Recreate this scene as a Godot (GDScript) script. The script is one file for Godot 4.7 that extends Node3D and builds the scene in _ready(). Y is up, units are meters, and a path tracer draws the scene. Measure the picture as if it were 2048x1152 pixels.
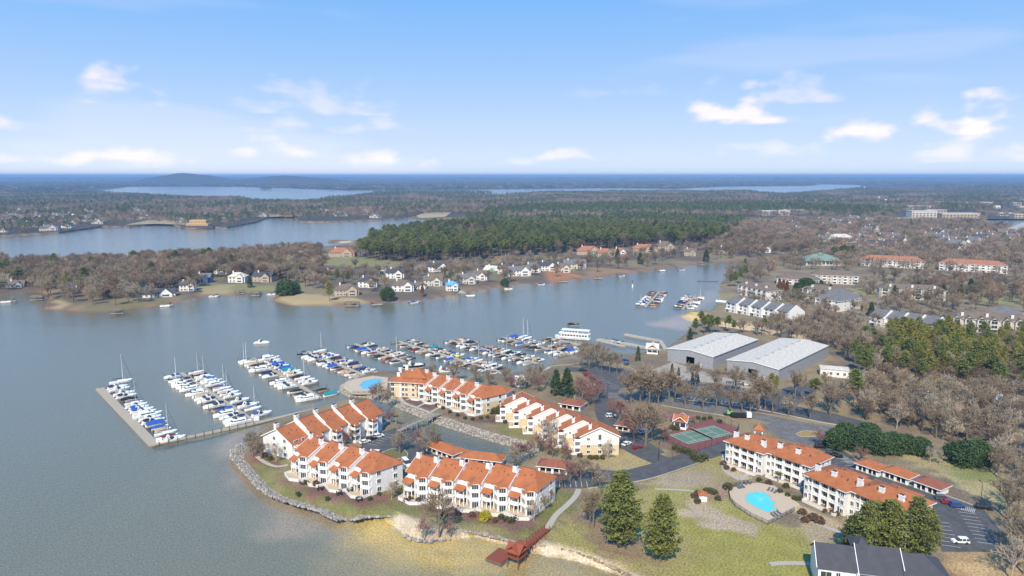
extends Node3D
# A lake marina seen from the air: water, wooded shores, terraces with orange roofs, docks full of boats.
# x right, y up, -z away from the camera; metres.

var mats := {}
var names := {}
var keep_clear := []   # outlines where no tree may stand
var rng := RandomNumberGenerator.new()
var nz := FastNoiseLite.new()
var nz2 := FastNoiseLite.new()
const GL := 1.8   # level of the near land above the lake


func _ready() -> void:
	rng.seed = 7
	nz.seed = 3
	nz.frequency = 0.02
	nz.fractal_octaves = 4
	nz2.seed = 11
	nz2.frequency = 0.12
	nz2.fractal_octaves = 3
	setup_view()
	setup_sky()
	setup_materials()
	build_water()
	build_land()
	build_paving()
	build_terraces()
	build_other_buildings()
	build_far_buildings()
	build_docks()
	build_tree_prototypes()
	build_trees()
	build_woods()
	build_shore_stones()
	build_vehicles()
	build_details()


func setup_view() -> void:
	var cam := Camera3D.new()
	cam.name = "camera"
	cam.position = Vector3(0, 108, 0)
	cam.rotation_degrees = Vector3(-9.004, 0, 0)
	cam.fov = 44.16
	cam.near = 1.0
	cam.far = 90000.0
	add_child(cam)
	cam.current = true
	var sun := DirectionalLight3D.new()
	sun.name = "sun"
	sun.rotation_degrees = Vector3(-43, -11, 0)
	sun.light_energy = 1.6
	sun.light_color = Color(1.0, 0.955, 0.87)
	sun.light_angular_distance = 0.6
	sun.shadow_enabled = true
	add_child(sun)


func setup_sky() -> void:
	var env := Environment.new()
	env.background_mode = Environment.BG_SKY
	env.tonemap_mode = Environment.TONE_MAPPER_LINEAR
	env.tonemap_exposure = 1.2
	env.sdfgi_enabled = true
	env.ssao_enabled = true
	env.ssil_enabled = true
	env.fog_enabled = true
	env.fog_density = 0.00009
	env.fog_light_color = Color(0.64, 0.81, 1.0)
	var sm := ProceduralSkyMaterial.new()
	sm.sky_top_color = lin(0.05, 0.33, 0.80)
	sm.sky_horizon_color = lin(0.68, 0.765, 0.87)
	sm.sky_curve = 0.105
	sm.ground_bottom_color = Color(0.35, 0.36, 0.36)
	sm.ground_horizon_color = Color(0.6, 0.65, 0.7)
	sm.sun_angle_max = 1.0
	sm.sky_cover = cloud_cover()
	sm.sky_cover_modulate = Color(1, 1, 1, 1)
	var sky := Sky.new()
	sky.sky_material = sm
	env.sky = sky
	var we := WorldEnvironment.new()
	we.name = "world"
	we.environment = env
	add_child(we)


# Fair-weather clouds in every direction: small cumulus low over the horizon and thin streaks.
func cloud_cover() -> ImageTexture:
	var w := 4096
	var h := 2048
	var im := Image.create(w, h, false, Image.FORMAT_RGBA8)
	im.fill(Color(1, 1, 1, 0))
	var cn := FastNoiseLite.new()
	cn.seed = 21
	cn.frequency = 0.018
	cn.fractal_octaves = 5
	var thin := FastNoiseLite.new()
	thin.seed = 5
	thin.frequency = 0.004
	thin.fractal_octaves = 4
	# clouds: azimuth from the view direction (deg, right positive), elevation of the flat base, width, height, strength
	var cl := [[-28.2, 5.2, 3.6, 2.3, 0.9], [-15.0, 5.0, 8.0, 2.6, 0.42], [-14.0, 3.6, 9.0, 1.3, 0.34], [-28.0, 0.9, 7.5, 1.5, 0.55], [-17.8, 1.7, 5.0, 1.2, 0.5], [-9.6, 0.9, 5.0, 1.2, 0.5],
		[17.3, 4.2, 5.6, 2.9, 0.95], [21.2, 5.6, 4.2, 1.8, 0.5], [25.8, 2.7, 3.6, 1.6, 0.8], [31.6, 3.1, 4.6, 2.2, 0.95], [35.2, 2.6, 4.2, 2.0, 0.95], [33.5, 1.3, 7.0, 1.4, 0.5], [-36.2, 3.2, 2.8, 1.2, 0.7],
		[4.3, 1.4, 3.6, 0.8, 0.5], [20.0, 1.6, 6.0, 1.3, 0.35], [8.0, 6.2, 5.0, 0.8, 0.2], [0.2, 1.0, 2.6, 0.6, 0.3], [-36.0, 0.9, 3.0, 0.8, 0.35]]
	var r := RandomNumberGenerator.new()
	r.seed = 99
	for k in 60:   # the same weather all the way round
		var az := 45.0 + r.randf() * 270.0
		cl.append([az, r.randf_range(0.8, 6.0), r.randf_range(3.0, 7.0), r.randf_range(1.0, 2.8), r.randf_range(0.35, 0.95)])
	var ppd := w / 360.0
	for c in cl:
		var hw: float = c[2] * 0.9
		for dy in range(int(-0.4 * ppd), int(c[3] * ppd * 1.2)):
			var e: float = c[1] + dy / ppd
			for dx in range(int(-hw * ppd), int(hw * ppd)):
				var u := dx / (hw * ppd)
				var px := int((c[0] / 360.0) * w) + dx
				var py := int((0.5 - e / 180.0) * h)
				var v: float = dy / (c[3] * ppd)
				var lump := cn.get_noise_2d(px * 1.0, py * 2.4)
				var top: float = (1.0 - u * u) * (0.7 + 0.9 * cn.get_noise_2d(px * 0.7, 40.0 + c[1] * 30.0))
				var d: float = smoothstep(0.0, 2.0, (top - v) * 1.7 + lump * 2.0 + 0.3) * smoothstep(-0.35, 0.35, v + lump * 0.6) * smoothstep(0.0, 0.5, 1.0 - absf(u))
				if d <= 0.003:
					continue
				var xw := posmod(px, w)
				var a: float = d * c[4] * 0.5
				var old := im.get_pixel(xw, py)
				im.set_pixel(xw, py, Color(1, 0.74, 0.30, minf(0.5, old.a + a * (1.0 - old.a))))
	for py in range(int(h * 0.35), int(h * 0.5), 1):   # thin veils
		var e2 := (0.5 - float(py) / h) * 180.0
		for px in range(0, w, 1):
			var s := thin.get_noise_3d(cos(px * TAU / w) * 260.0, py * 3.0, sin(px * TAU / w) * 260.0)
			var a2 := clampf((s - 0.1) * 0.4, 0.0, 0.08)
			if a2 > 0.004:
				var o := im.get_pixel(px, py)
				im.set_pixel(px, py, Color(1, 0.76, 0.34, minf(0.55, o.a + a2 * (1.0 - o.a))))
	return ImageTexture.create_from_image(im)


# ---------------------------------------------------------------- helpers

func gl(x: float, z: float) -> Vector3:
	return Vector3(x, GL, z)


func pts(a: Array) -> PackedVector2Array:
	var p := PackedVector2Array()
	for i in range(0, a.size(), 2):
		p.append(Vector2(a[i], a[i + 1]))
	return p


# Collects triangles (corners counter-clockwise seen from outside).
class Shape:
	var v := PackedVector3Array()
	var n := PackedVector3Array()
	var c := PackedColorArray()
	var col := Color(1, 1, 1)

	func tri(a: Vector3, b: Vector3, d: Vector3) -> void:
		var m := (b - a).cross(d - a).normalized()
		v.append(a); v.append(d); v.append(b)
		n.append(m); n.append(m); n.append(m)
		c.append(col); c.append(col); c.append(col)

	func quad(a: Vector3, b: Vector3, d: Vector3, e: Vector3) -> void:
		tri(a, b, d)
		tri(a, d, e)

	func box(lo: Vector3, hi: Vector3) -> void:
		hexa([Vector3(lo.x, lo.y, hi.z), Vector3(hi.x, lo.y, hi.z), Vector3(hi.x, lo.y, lo.z), Vector3(lo.x, lo.y, lo.z),
			Vector3(lo.x, hi.y, hi.z), Vector3(hi.x, hi.y, hi.z), Vector3(hi.x, hi.y, lo.z), Vector3(lo.x, hi.y, lo.z)])

	func cbox(at: Vector3, size: Vector3) -> void:
		box(at - size * 0.5, at + size * 0.5)

	# four bottom corners counter-clockwise seen from above starting front left, then the four top corners
	func hexa(q: Array) -> void:
		quad(q[0], q[1], q[5], q[4])
		quad(q[1], q[2], q[6], q[5])
		quad(q[2], q[3], q[7], q[6])
		quad(q[3], q[0], q[4], q[7])
		quad(q[4], q[5], q[6], q[7])
		quad(q[3], q[2], q[1], q[0])

	# a bar of rectangular section from a to b
	func bar(a: Vector3, b: Vector3, w: float, h: float) -> void:
		var d := (b - a).normalized()
		var s := d.cross(Vector3.UP)
		if s.length() < 0.01:
			s = Vector3.RIGHT
		s = s.normalized()
		var u := s.cross(d).normalized()
		s *= w * 0.5
		u *= h * 0.5
		hexa([a - s - u, a + s - u, b + s - u, b - s - u, a - s + u, a + s + u, b + s + u, b - s + u])

	func tube(a: Vector3, b: Vector3, r0: float, r1: float, k := 5) -> void:
		var d := (b - a).normalized()
		var s := d.cross(Vector3(0.31, 0.2, 0.93)).normalized()
		var t := d.cross(s)
		for i in k:
			var p := s * cos(TAU * i / k) + t * sin(TAU * i / k)
			var q := s * cos(TAU * (i + 1) / k) + t * sin(TAU * (i + 1) / k)
			quad(a + p * r0, a + q * r0, b + q * r1, b + p * r1)

	# upright prism over an outline in x,z (any turn)
	func prism(p: PackedVector2Array, y0: float, y1: float) -> void:
		if Geometry2D.is_polygon_clockwise(p):
			p = p.duplicate()
			p.reverse()
		var k := p.size()
		for i in k:
			var a := p[i]
			var b := p[(i + 1) % k]
			quad(Vector3(b.x, y0, b.y), Vector3(a.x, y0, a.y), Vector3(a.x, y1, a.y), Vector3(b.x, y1, b.y))
		flat(p, y1)

	func flat(p: PackedVector2Array, y: float) -> void:
		var t := Geometry2D.triangulate_polygon(p)
		for i in range(0, t.size(), 3):
			var a := p[t[i]]
			var b := p[t[i + 1]]
			var d := p[t[i + 2]]
			var A := Vector3(a.x, y, a.y)
			var B := Vector3(b.x, y, b.y)
			var D := Vector3(d.x, y, d.y)
			if (B - A).cross(D - A).y < 0.0:
				tri(A, D, B)
			else:
				tri(A, B, D)

	func mesh() -> ArrayMesh:
		var arr := []
		arr.resize(Mesh.ARRAY_MAX)
		arr[Mesh.ARRAY_VERTEX] = v
		arr[Mesh.ARRAY_NORMAL] = n
		arr[Mesh.ARRAY_COLOR] = c
		var m := ArrayMesh.new()
		if v.size() > 0:
			m.add_surface_from_arrays(Mesh.PRIMITIVE_TRIANGLES, arr)
		return m


func numbered(called: String, under := 0) -> String:
	var key := str(under) + called
	if not names.has(key):
		names[key] = 0
		return called
	names[key] += 1
	return "%s_%03d" % [called, names[key]]


func meshnode(called: String, m: Mesh, material: Material, parent: Node = self) -> MeshInstance3D:
	var o := MeshInstance3D.new()
	o.name = numbered(called, 0 if parent == self else parent.get_instance_id())
	o.mesh = m
	o.material_override = material
	parent.add_child(o, true)
	return o


func put(called: String, s: Shape, material: String, parent: Node = self) -> MeshInstance3D:
	return meshnode(called, s.mesh(), mats[material], parent)


func tag(o: Node, label: String, category: String, group := "", kind := "") -> void:
	if label:
		o.set_meta("label", label)
	if category:
		o.set_meta("category", category)
	if group:
		o.set_meta("group", group)
	if kind:
		o.set_meta("kind", kind)


func structure(called: String, s: Shape, material: String) -> MeshInstance3D:
	var o := put(called, s, material)
	o.set_meta("kind", "structure")
	return o


func thing(called: String, at: Vector3, turn: float, label: String, category: String, group := "") -> Node3D:
	var o := Node3D.new()
	o.name = numbered(called)
	add_child(o, true)
	o.position = at
	o.rotation.y = turn
	tag(o, label, category, group)
	return o


func copy_of(src: Node3D, called: String, at: Vector3, turn: float, scl: float, label := "", group := "") -> Node3D:
	var o: Node3D = src.duplicate()
	o.name = numbered(called)
	add_child(o, true)
	o.position = at
	o.rotation.y = turn
	o.scale = Vector3.ONE * scl
	if label:
		o.set_meta("label", label)
	if group:
		o.set_meta("group", group)
	return o


# turn so that local +x runs from a to b (seen from the front, left to right) and local +z looks out of the front
func turn_of(a: Vector3, b: Vector3) -> float:
	return atan2(-(b.z - a.z), b.x - a.x)


# ---------------------------------------------------------------- materials

func lin(r: float, g: float, b: float) -> Color:
	return Color(r, g, b).linear_to_srgb()


func noise_tex(freq: float, lo: float, hi: float, sd: int, octaves := 4, tint := Color(1, 1, 1)) -> NoiseTexture2D:
	var f := FastNoiseLite.new()
	f.seed = sd
	f.frequency = freq
	f.fractal_octaves = octaves
	var t := NoiseTexture2D.new()
	t.width = 512
	t.height = 512
	t.seamless = true
	t.noise = f
	var gr := Gradient.new()
	gr.set_color(0, Color(lo * tint.r, lo * tint.g, lo * tint.b))
	gr.set_color(1, Color(hi, hi, hi))
	gr.set_offset(0, 0.2)
	gr.set_offset(1, 0.8)
	t.color_ramp = gr
	return t


func mat(key: String, c: Color, rough := 0.85, tex: Texture2D = null, scl := 0.2, vcol := false, metal := 0.0) -> StandardMaterial3D:
	var m := StandardMaterial3D.new()
	m.resource_name = key
	m.albedo_color = c
	m.roughness = rough
	m.metallic = metal
	m.cull_mode = BaseMaterial3D.CULL_DISABLED
	if tex:
		m.albedo_texture = tex
		m.uv1_triplanar = true
		m.uv1_world_triplanar = true
		m.uv1_scale = Vector3.ONE * scl
	m.vertex_color_use_as_albedo = vcol
	mats[key] = m
	return m


func setup_materials() -> void:
	var fine := noise_tex(0.05, 0.72, 1.0, 1)
	var soft := noise_tex(0.02, 0.86, 1.0, 2)
	var ground := noise_tex(0.05, 0.74, 1.0, 4, 6, Color(0.95, 0.97, 1.0))
	var woods := noise_tex(0.03, 0.5, 1.0, 8, 6)
	var shingle := noise_tex(0.16, 0.68, 1.0, 6, 3, Color(1, 0.94, 0.92))
	mat("ground", Color(1, 1, 1), 0.95, ground, 0.045, true)
	mat("land_far", Color(1, 1, 1), 0.95, woods, 0.004, true)
	mat("asphalt", lin(0.105, 0.104, 0.105), 0.9, soft, 0.08)
	mat("asphalt_old", lin(0.19, 0.18, 0.17), 0.9, soft, 0.08)
	mat("concrete", lin(0.46, 0.41, 0.34), 0.85, soft, 0.3)
	mat("gravel", lin(0.52, 0.46, 0.38), 0.95, fine, 0.12)
	mat("paint_white", lin(0.72, 0.72, 0.7), 0.7, soft, 0.6)
	mat("white_wall", lin(0.80, 0.785, 0.76), 0.8, soft, 0.16)
	mat("white_trim", lin(0.84, 0.83, 0.81), 0.6)
	mat("cream_wall", lin(0.72, 0.57, 0.36), 0.8, soft, 0.16)
	mat("grey_wall", lin(0.34, 0.345, 0.37), 0.6, soft, 0.1)
	mat("pale_wall", lin(0.60, 0.56, 0.50), 0.8, soft, 0.1)
	mat("tan_wall", lin(0.46, 0.37, 0.27), 0.85, soft, 0.1)
	mat("brick_wall", lin(0.33, 0.19, 0.13), 0.9, fine, 0.2)
	mat("orange_roof", lin(0.62, 0.215, 0.075), 0.85, shingle, 0.14)
	mat("rust_roof", lin(0.38, 0.095, 0.045), 0.85, shingle, 0.14)
	mat("faded_roof", lin(0.42, 0.15, 0.09), 0.9, shingle, 0.14)
	mat("clay_roof", lin(0.56, 0.26, 0.14), 0.85, shingle, 0.1)
	mat("slate_roof", lin(0.10, 0.105, 0.125), 0.85, shingle, 0.2)
	mat("blue_grey_roof", lin(0.25, 0.26, 0.275), 0.9, shingle, 0.1)
	mat("tan_roof", lin(0.27, 0.215, 0.165), 0.9, shingle, 0.1)
	mat("green_roof", lin(0.20, 0.28, 0.22), 0.8, soft, 0.1)
	mat("metal_roof", lin(0.64, 0.575, 0.49), 0.95, soft, 0.05)
	mat("skylight", lin(0.42, 0.40, 0.38), 0.4)
	mat("glass", lin(0.04, 0.046, 0.052), 0.1)
	mat("interior_shade", lin(0.30, 0.19, 0.10), 0.9)  # brown for the shade inside the open timber frame
	mat("door_dark", lin(0.015, 0.017, 0.02), 0.8)
	mat("cap", lin(0.05, 0.05, 0.05), 0.7)
	mat("patio", lin(0.58, 0.45, 0.32), 0.9, soft, 0.4)
	mat("deck_wood", lin(0.46, 0.40, 0.33), 0.9, fine, 0.3)
	mat("dock", lin(0.54, 0.44, 0.33), 0.9, fine, 0.3)
	mat("dock_dark", lin(0.19, 0.155, 0.125), 0.9, fine, 0.3)
	mat("pile", lin(0.12, 0.10, 0.08), 0.9)
	mat("red_wood", lin(0.30, 0.075, 0.04), 0.8, fine, 0.4)
	mat("red_court", lin(0.23, 0.075, 0.065), 0.9, soft, 0.2)
	mat("green_court", lin(0.13, 0.21, 0.145), 0.9, soft, 0.2)
	mat("pool_water", lin(0.10, 0.56, 0.56), 0.08)
	mat("pool_blue", lin(0.13, 0.42, 0.58), 0.08)
	mat("iron", lin(0.03, 0.028, 0.025), 0.6)
	mat("steel", lin(0.32, 0.32, 0.32), 0.4, null, 1.0, false, 0.6)
	mat("bark", lin(0.17, 0.135, 0.105), 0.95)
	mat("bark_pale", lin(0.34, 0.29, 0.235), 0.95)
	mat("bark_pine", lin(0.19, 0.125, 0.085), 0.95)
	mat("foliage", Color(1, 1, 1), 0.8, null, 1.0, true)
	mats["foliage"].backlight = Color(0.25, 0.25, 0.15)
	mat("twigs", Color(1, 1, 1), 0.95, null, 1.0, true)
	mat("stone", Color(1, 1, 1), 0.95, fine, 0.5, true)
	mat("hull_white", lin(0.82, 0.82, 0.80), 0.3)
	mat("hull_cream", lin(0.68, 0.62, 0.5), 0.35)
	mat("hull_navy", lin(0.02, 0.03, 0.08), 0.25)
	mat("hull_black", lin(0.02, 0.02, 0.022), 0.3)
	mat("hull_red", lin(0.28, 0.02, 0.02), 0.3)
	mat("hull_yellow", lin(0.75, 0.60, 0.03), 0.35)
	mat("hull_tan", lin(0.36, 0.24, 0.16), 0.5)
	mat("canvas_blue", lin(0.02, 0.08, 0.34), 0.9)
	mat("canvas_navy", lin(0.012, 0.022, 0.075), 0.9)
	mat("canvas_black", lin(0.018, 0.018, 0.02), 0.9)
	mat("canvas_tan", lin(0.45, 0.31, 0.19), 0.9)
	mat("canvas_teal", lin(0.01, 0.20, 0.24), 0.9)
	mat("canvas_sky", lin(0.10, 0.34, 0.62), 0.9)
	mat("canvas_grey", lin(0.26, 0.25, 0.24), 0.9)
	mat("canvas_maroon", lin(0.13, 0.03, 0.03), 0.9)
	mat("car_white", lin(0.78, 0.78, 0.78), 0.25)
	mat("car_black", lin(0.012, 0.012, 0.014), 0.2)
	mat("car_grey", lin(0.16, 0.17, 0.19), 0.25, null, 1.0, false, 0.4)
	mat("car_red", lin(0.32, 0.015, 0.02), 0.25)
	mat("car_blue", lin(0.03, 0.08, 0.26), 0.25)
	mat("car_silver", lin(0.46, 0.47, 0.48), 0.25, null, 1.0, false, 0.4)
	mat("rubber", lin(0.018, 0.018, 0.018), 0.9)
	mat("lime", lin(0.20, 0.48, 0.08), 0.6)
	mat("yellow_wood", lin(0.48, 0.31, 0.13), 0.85)
	mat("house_wrap", lin(0.12, 0.32, 0.19), 0.7)
	# coarse weathering over roofs, paving and pale walls
	var stain := noise_tex(0.012, 0.88, 1.0, 61, 5, Color(1.0, 0.98, 0.97))
	for k in [["orange_roof", 0.05], ["faded_roof", 0.05], ["clay_roof", 0.03], ["tan_roof", 0.03], ["blue_grey_roof", 0.03], ["slate_roof", 0.05], ["asphalt", 0.03], ["asphalt_old", 0.03], ["gravel", 0.04]]:
		var m: StandardMaterial3D = mats[k[0]]
		m.detail_enabled = true
		m.detail_albedo = stain
		m.detail_blend_mode = BaseMaterial3D.BLEND_MODE_MUL
		m.detail_uv_layer = BaseMaterial3D.DETAIL_UV_2
		m.uv2_triplanar = true
		m.uv2_world_triplanar = true
		m.uv2_scale = Vector3.ONE * k[1]
	# the lake: murky, glossy, rippled
	var wm := mat("water", lin(0.31, 0.285, 0.17), 0.12)
	wm.transparency = BaseMaterial3D.TRANSPARENCY_ALPHA
	wm.albedo_color.a = 0.22
	var rn := FastNoiseLite.new()
	rn.seed = 31
	rn.frequency = 0.028
	rn.fractal_octaves = 5
	rn.domain_warp_enabled = true
	rn.domain_warp_amplitude = 25.0
	rn.domain_warp_frequency = 0.01
	var rt := NoiseTexture2D.new()
	rt.width = 1024
	rt.height = 1024
	rt.seamless = true
	rt.noise = rn
	rt.as_normal_map = true
	rt.bump_strength = 5.0
	wm.normal_enabled = true
	wm.normal_texture = rt
	wm.normal_scale = 0.42
	wm.uv1_triplanar = true
	wm.uv1_world_triplanar = true
	wm.uv1_scale = Vector3(0.011, 0.02, 0.022)


# ---------------------------------------------------------------- water and land

var shore_near := pts([35.66, -145.13, 34.26, -168.1, 30.17, -179.2, 24.52, -183.2, 19.38, -186.3, 13.88, -188.7, 8.79, -190, 5.52, -191.7, 1.77, -194.5, -5.08, -197.7, -11.21, -200.6, -18.65, -199.1, -24.5, -197.7, -29.4, -198.5, -32.39, -201.5, -35.52, -205.9, -38.39, -209.1, -42.46, -212.4, -46.4, -213.7, -49.33, -212.4, -51.98, -210.7, -54.91, -212.4, -60.13, -217.2, -67.93, -221.1, -74.19, -224.7, -79.49, -228.1, -85.38, -234.4, -92.95, -244.9, -99.37, -253.5, -103.58, -259.2, -106.01, -265.1, -106.93, -272.9, -107.07, -280.1, -107.65, -288.2, -107.82, -296.7, -104.18, -305.7, -99.03, -312.5, -90.49, -321.7, -83.22, -330.7, -77.97, -335.4, -67.51, -324.6, -56.37, -308.4, -49.38, -299.8, -36.52, -284.6, -24.01, -272.9, -12.47, -263.1, -1.72, -257.7, 3.42, -256.3, 6.98, -261.6, 5.79, -269.8, -0.61, -273.5, -9.72, -280.1, -22.04, -290.5, -34.53, -301.1, -51.51, -319.5, -60.7, -329.2, -71.42, -337, -80.65, -338.6, -86.82, -346.8, -88.62, -355.4, -87.05, -364.5, -83.97, -371.1, -79.68, -377.9, -74.29, -382.9, -62.48, -383.9, -48.91, -387, -36.82, -377.9, -25.63, -374.9, -16.05, -374, -6.54, -374.9, 4.45, -382.9, 14.41, -389.1, 21.75, -394.4, 25.94, -406.6, 31.76, -413.6, 47.25, -418.4, 62.23, -417.2, 75.35, -423.3, 88.59, -428.2, 98.32, -435.9, 104.16, -449.4, 119.66, -477.3, 127.63, -498.3, 137.24, -517.6, 131.83, -530.7, 131.92, -542.4, 140.08, -556.6, 151.7, -563, 161.8, -563, 173.1, -589.9, 186.1, -616.8, 191, -646.2, 203.7, -678.5, 209.2, -704, 242.6, -780.9, 269.6, -814.7, 308.6, -856.3, 364.5, -918.7, 394.6, -959.3, 464.5, -1067.1, 1414.7, -1067.1, 211.7, -145.13])
var shore_mid := pts([409.5, -984.2, 359.6, -947.4, 319.5, -924.3, 249.3, -881.2, 194.7, -846.7, 158.8, -810.3, 114.32, -776.9, 88.54, -749.8, 74.51, -753.5, 53.9, -728, 31.89, -710.7, 9.62, -710.7, -15.69, -687.9, -31.99, -669.4, -49.37, -646.2, -72.01, -622, -105.88, -606.7, -126.01, -597, -138.59, -592.2, -160.9, -585.2, -187, -589.9, -208.7, -606.7, -214.1, -637.9, -217.8, -657.6, -240.8, -660.5, -257.6, -640.7, -280.9, -640.7, -291.3, -597, -304, -578.4, -320.3, -569.5, -332.4, -556.6, -359.2, -565.1, -381.5, -569.5, -403.8, -609.2, -421.4, -640.7, -450.6, -660.5, -466.6, -660.5, -464.6, -635.2, -502.4, -614.3, -669.3, -614.3, -941.5, -871.1, -632.6, -871.1, -549.3, -886.4, -468.4, -913.1, -392.3, -965.5, -338.2, -1031, -293.6, -1082.3, -256.7, -1122.1, -298.9, -1147.4, -308.5, -1201.6, -268.3, -1192.2, -252.3, -1192.2, -232.1, -1271.5, -208.2, -1349.9, -186.4, -1480.1, -173.1, -1620.5, -211.4, -1729.7, -256.4, -1789.9, -274.1, -1972.9, -202.4, -2329.3, 3061.7, -2329.3, 1250.8, -941.5, 410.7, -941.5])
var shore_far := pts([-264, -1900.1, -294.5, -1769.4, -367.7, -1710.5, -435.1, -1655.3, -500.9, -1673.3, -581.4, -1900.1, -618.7, -1900.1, -624.3, -1810.9, -594.4, -1655.3, -593.6, -1480.1, -675.7, -1466, -761, -1587.1, -798.9, -1587.1, -811.1, -1509.2, -869.5, -1509.2, -859.6, -1349.9, -917.8, -1271.5, -1070.7, -1240.6, -1767.9, -1304])
var lake_far_outline := pts([-2821.3, -4777.9, -2593.5, -4632.6, -2175.8, -4245.1, -1793.3, -3725.4, -1608.2, -3551.3, -1355, -3551.3, -1023.6, -2962.4, -918, -2962.4, -839.5, -3392.8, -886.6, -3917.3, -899, -4632.6, -747, -4777.9, -554.3, -4563.2, -287.4, -4074.7, -132.38, -3867.5, 5.69, -4074.7, 171.4, -4632.6, 547.3, -4932.5, 1115.3, -4932.5, 1645.5, -4932.5, 1525.3, -4074.7, 1794, -4430.4, 2248.1, -5097.5, 3112.5, -6376, 3892.3, -8058.3, 3768.6, -8750.5, 3107.7, -7467.5, 1939.8, -6802.2, 1280.6, -5665.7, 883.6, -6120.3, 570.5, -5884.3, 7.9, -5665.7, -298.5, -5347.8, -685.2, -5366.7, -1023, -5273.8, -1163.2, -5097.5, -1818.3, -5884.3, -2601.2, -6832.7, -3087.1, -6832.7, -3607.5, -6772, -3138.2, -5665.7])


func build_water() -> void:
	var s := Shape.new()
	s.quad(Vector3(-30000, 0, 2000), Vector3(30000, 0, 2000), Vector3(30000, 0, -32000), Vector3(-30000, 0, -32000))
	structure("lake_water", s, "water")
	var b := Shape.new()
	b.col = Color(0.21, 0.195, 0.115)
	b.quad(Vector3(-30000, -3.3, 2000), Vector3(30000, -3.3, 2000), Vector3(30000, -3.3, -32000), Vector3(-30000, -3.3, -32000))
	structure("lake_bed", b, "ground")


# distance to an outline (inside positive), cut off at reach, on a grid
func outline_grid(poly: PackedVector2Array, x0: float, z0: float, nx: int, nzz: int, step: float, reach: float) -> PackedFloat32Array:
	var d := PackedFloat32Array()
	d.resize(nx * nzz)
	d.fill(reach)
	var k := poly.size()
	for i in k:
		var a := poly[i]
		var b := poly[(i + 1) % k]
		var lx := maxi(0, int((minf(a.x, b.x) - reach - x0) / step))
		var hx := mini(nx - 1, int((maxf(a.x, b.x) + reach - x0) / step) + 1)
		var lz := maxi(0, int((minf(a.y, b.y) - reach - z0) / step))
		var hz := mini(nzz - 1, int((maxf(a.y, b.y) + reach - z0) / step) + 1)
		var ab := b - a
		var l2 := maxf(ab.length_squared(), 1e-6)
		for j in range(lz, hz + 1):
			for q in range(lx, hx + 1):
				var p := Vector2(x0 + q * step, z0 + j * step)
				var t := clampf((p - a).dot(ab) / l2, 0.0, 1.0)
				var e := p.distance_to(a + ab * t)
				if e < d[j * nx + q]:
					d[j * nx + q] = e
	for j in nzz:
		for q in nx:
			if not Geometry2D.is_point_in_polygon(Vector2(x0 + q * step, z0 + j * step), poly):
				d[j * nx + q] = -d[j * nx + q]
	return d


func land_grid(called: String, poly: PackedVector2Array, x0: float, x1: float, z0: float, z1: float, step: float, top: float, bank: float, paint: Callable, keep_bed: bool) -> void:
	var nx := int((x1 - x0) / step) + 1
	var nzz := int((z1 - z0) / step) + 1
	var reach := maxf(30.0, step * 3.0)
	var d := outline_grid(poly, x0, z0, nx, nzz, step, reach)
	var v := PackedVector3Array()
	var n := PackedVector3Array()
	var c := PackedColorArray()
	v.resize(nx * nzz)
	n.resize(nx * nzz)
	c.resize(nx * nzz)
	for j in nzz:
		for q in nx:
			var i := j * nx + q
			var x := x0 + q * step
			var z := z0 + j * step
			var sd := d[i]
			var y := 0.0
			if sd >= 0.0:
				var t := clampf(sd / bank, 0.0, 1.0)
				y = top * t * (1.6 - 0.6 * t)
			else:
				y = maxf(-3.0, sd * 0.14)
			v[i] = Vector3(x, y, z)
			c[i] = paint.call(x, z, sd)
	for j in nzz:
		for q in nx:
			var i := j * nx + q
			var l := v[i - 1 if q > 0 else i]
			var r := v[i + 1 if q < nx - 1 else i]
			var u := v[i - nx if j > 0 else i]
			var w := v[i + nx if j < nzz - 1 else i]
			n[i] = (w - u).cross(r - l).normalized()
	var ix := PackedInt32Array()
	for j in nzz - 1:
		for q in nx - 1:
			var i := j * nx + q
			if not keep_bed and d[i] <= -reach + 0.01 and d[i + 1] <= -reach + 0.01 and d[i + nx] <= -reach + 0.01 and d[i + nx + 1] <= -reach + 0.01:
				continue
			ix.append_array(PackedInt32Array([i, i + 1, i + nx + 1, i, i + nx + 1, i + nx]))
	var arr := []
	arr.resize(Mesh.ARRAY_MAX)
	arr[Mesh.ARRAY_VERTEX] = v
	arr[Mesh.ARRAY_NORMAL] = n
	arr[Mesh.ARRAY_COLOR] = c
	arr[Mesh.ARRAY_INDEX] = ix
	var m := ArrayMesh.new()
	m.add_surface_from_arrays(Mesh.PRIMITIVE_TRIANGLES, arr)
	var o := meshnode(called, m, mats["ground"])
	o.set_meta("kind", "structure")


# what covers the ground where: outline, colour, how ragged the edge is (m)
var covers := []


func add_cover(p: PackedVector2Array, c: Color, ragged := 3.0, bed := false) -> void:
	var lo := Vector2(1e9, 1e9)
	var hi := Vector2(-1e9, -1e9)
	for q in p:
		lo = lo.min(q)
		hi = hi.max(q)
	covers.append([p, c, ragged, Rect2(lo - Vector2.ONE * ragged, hi - lo + Vector2.ONE * ragged * 2.0), bed])


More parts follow.
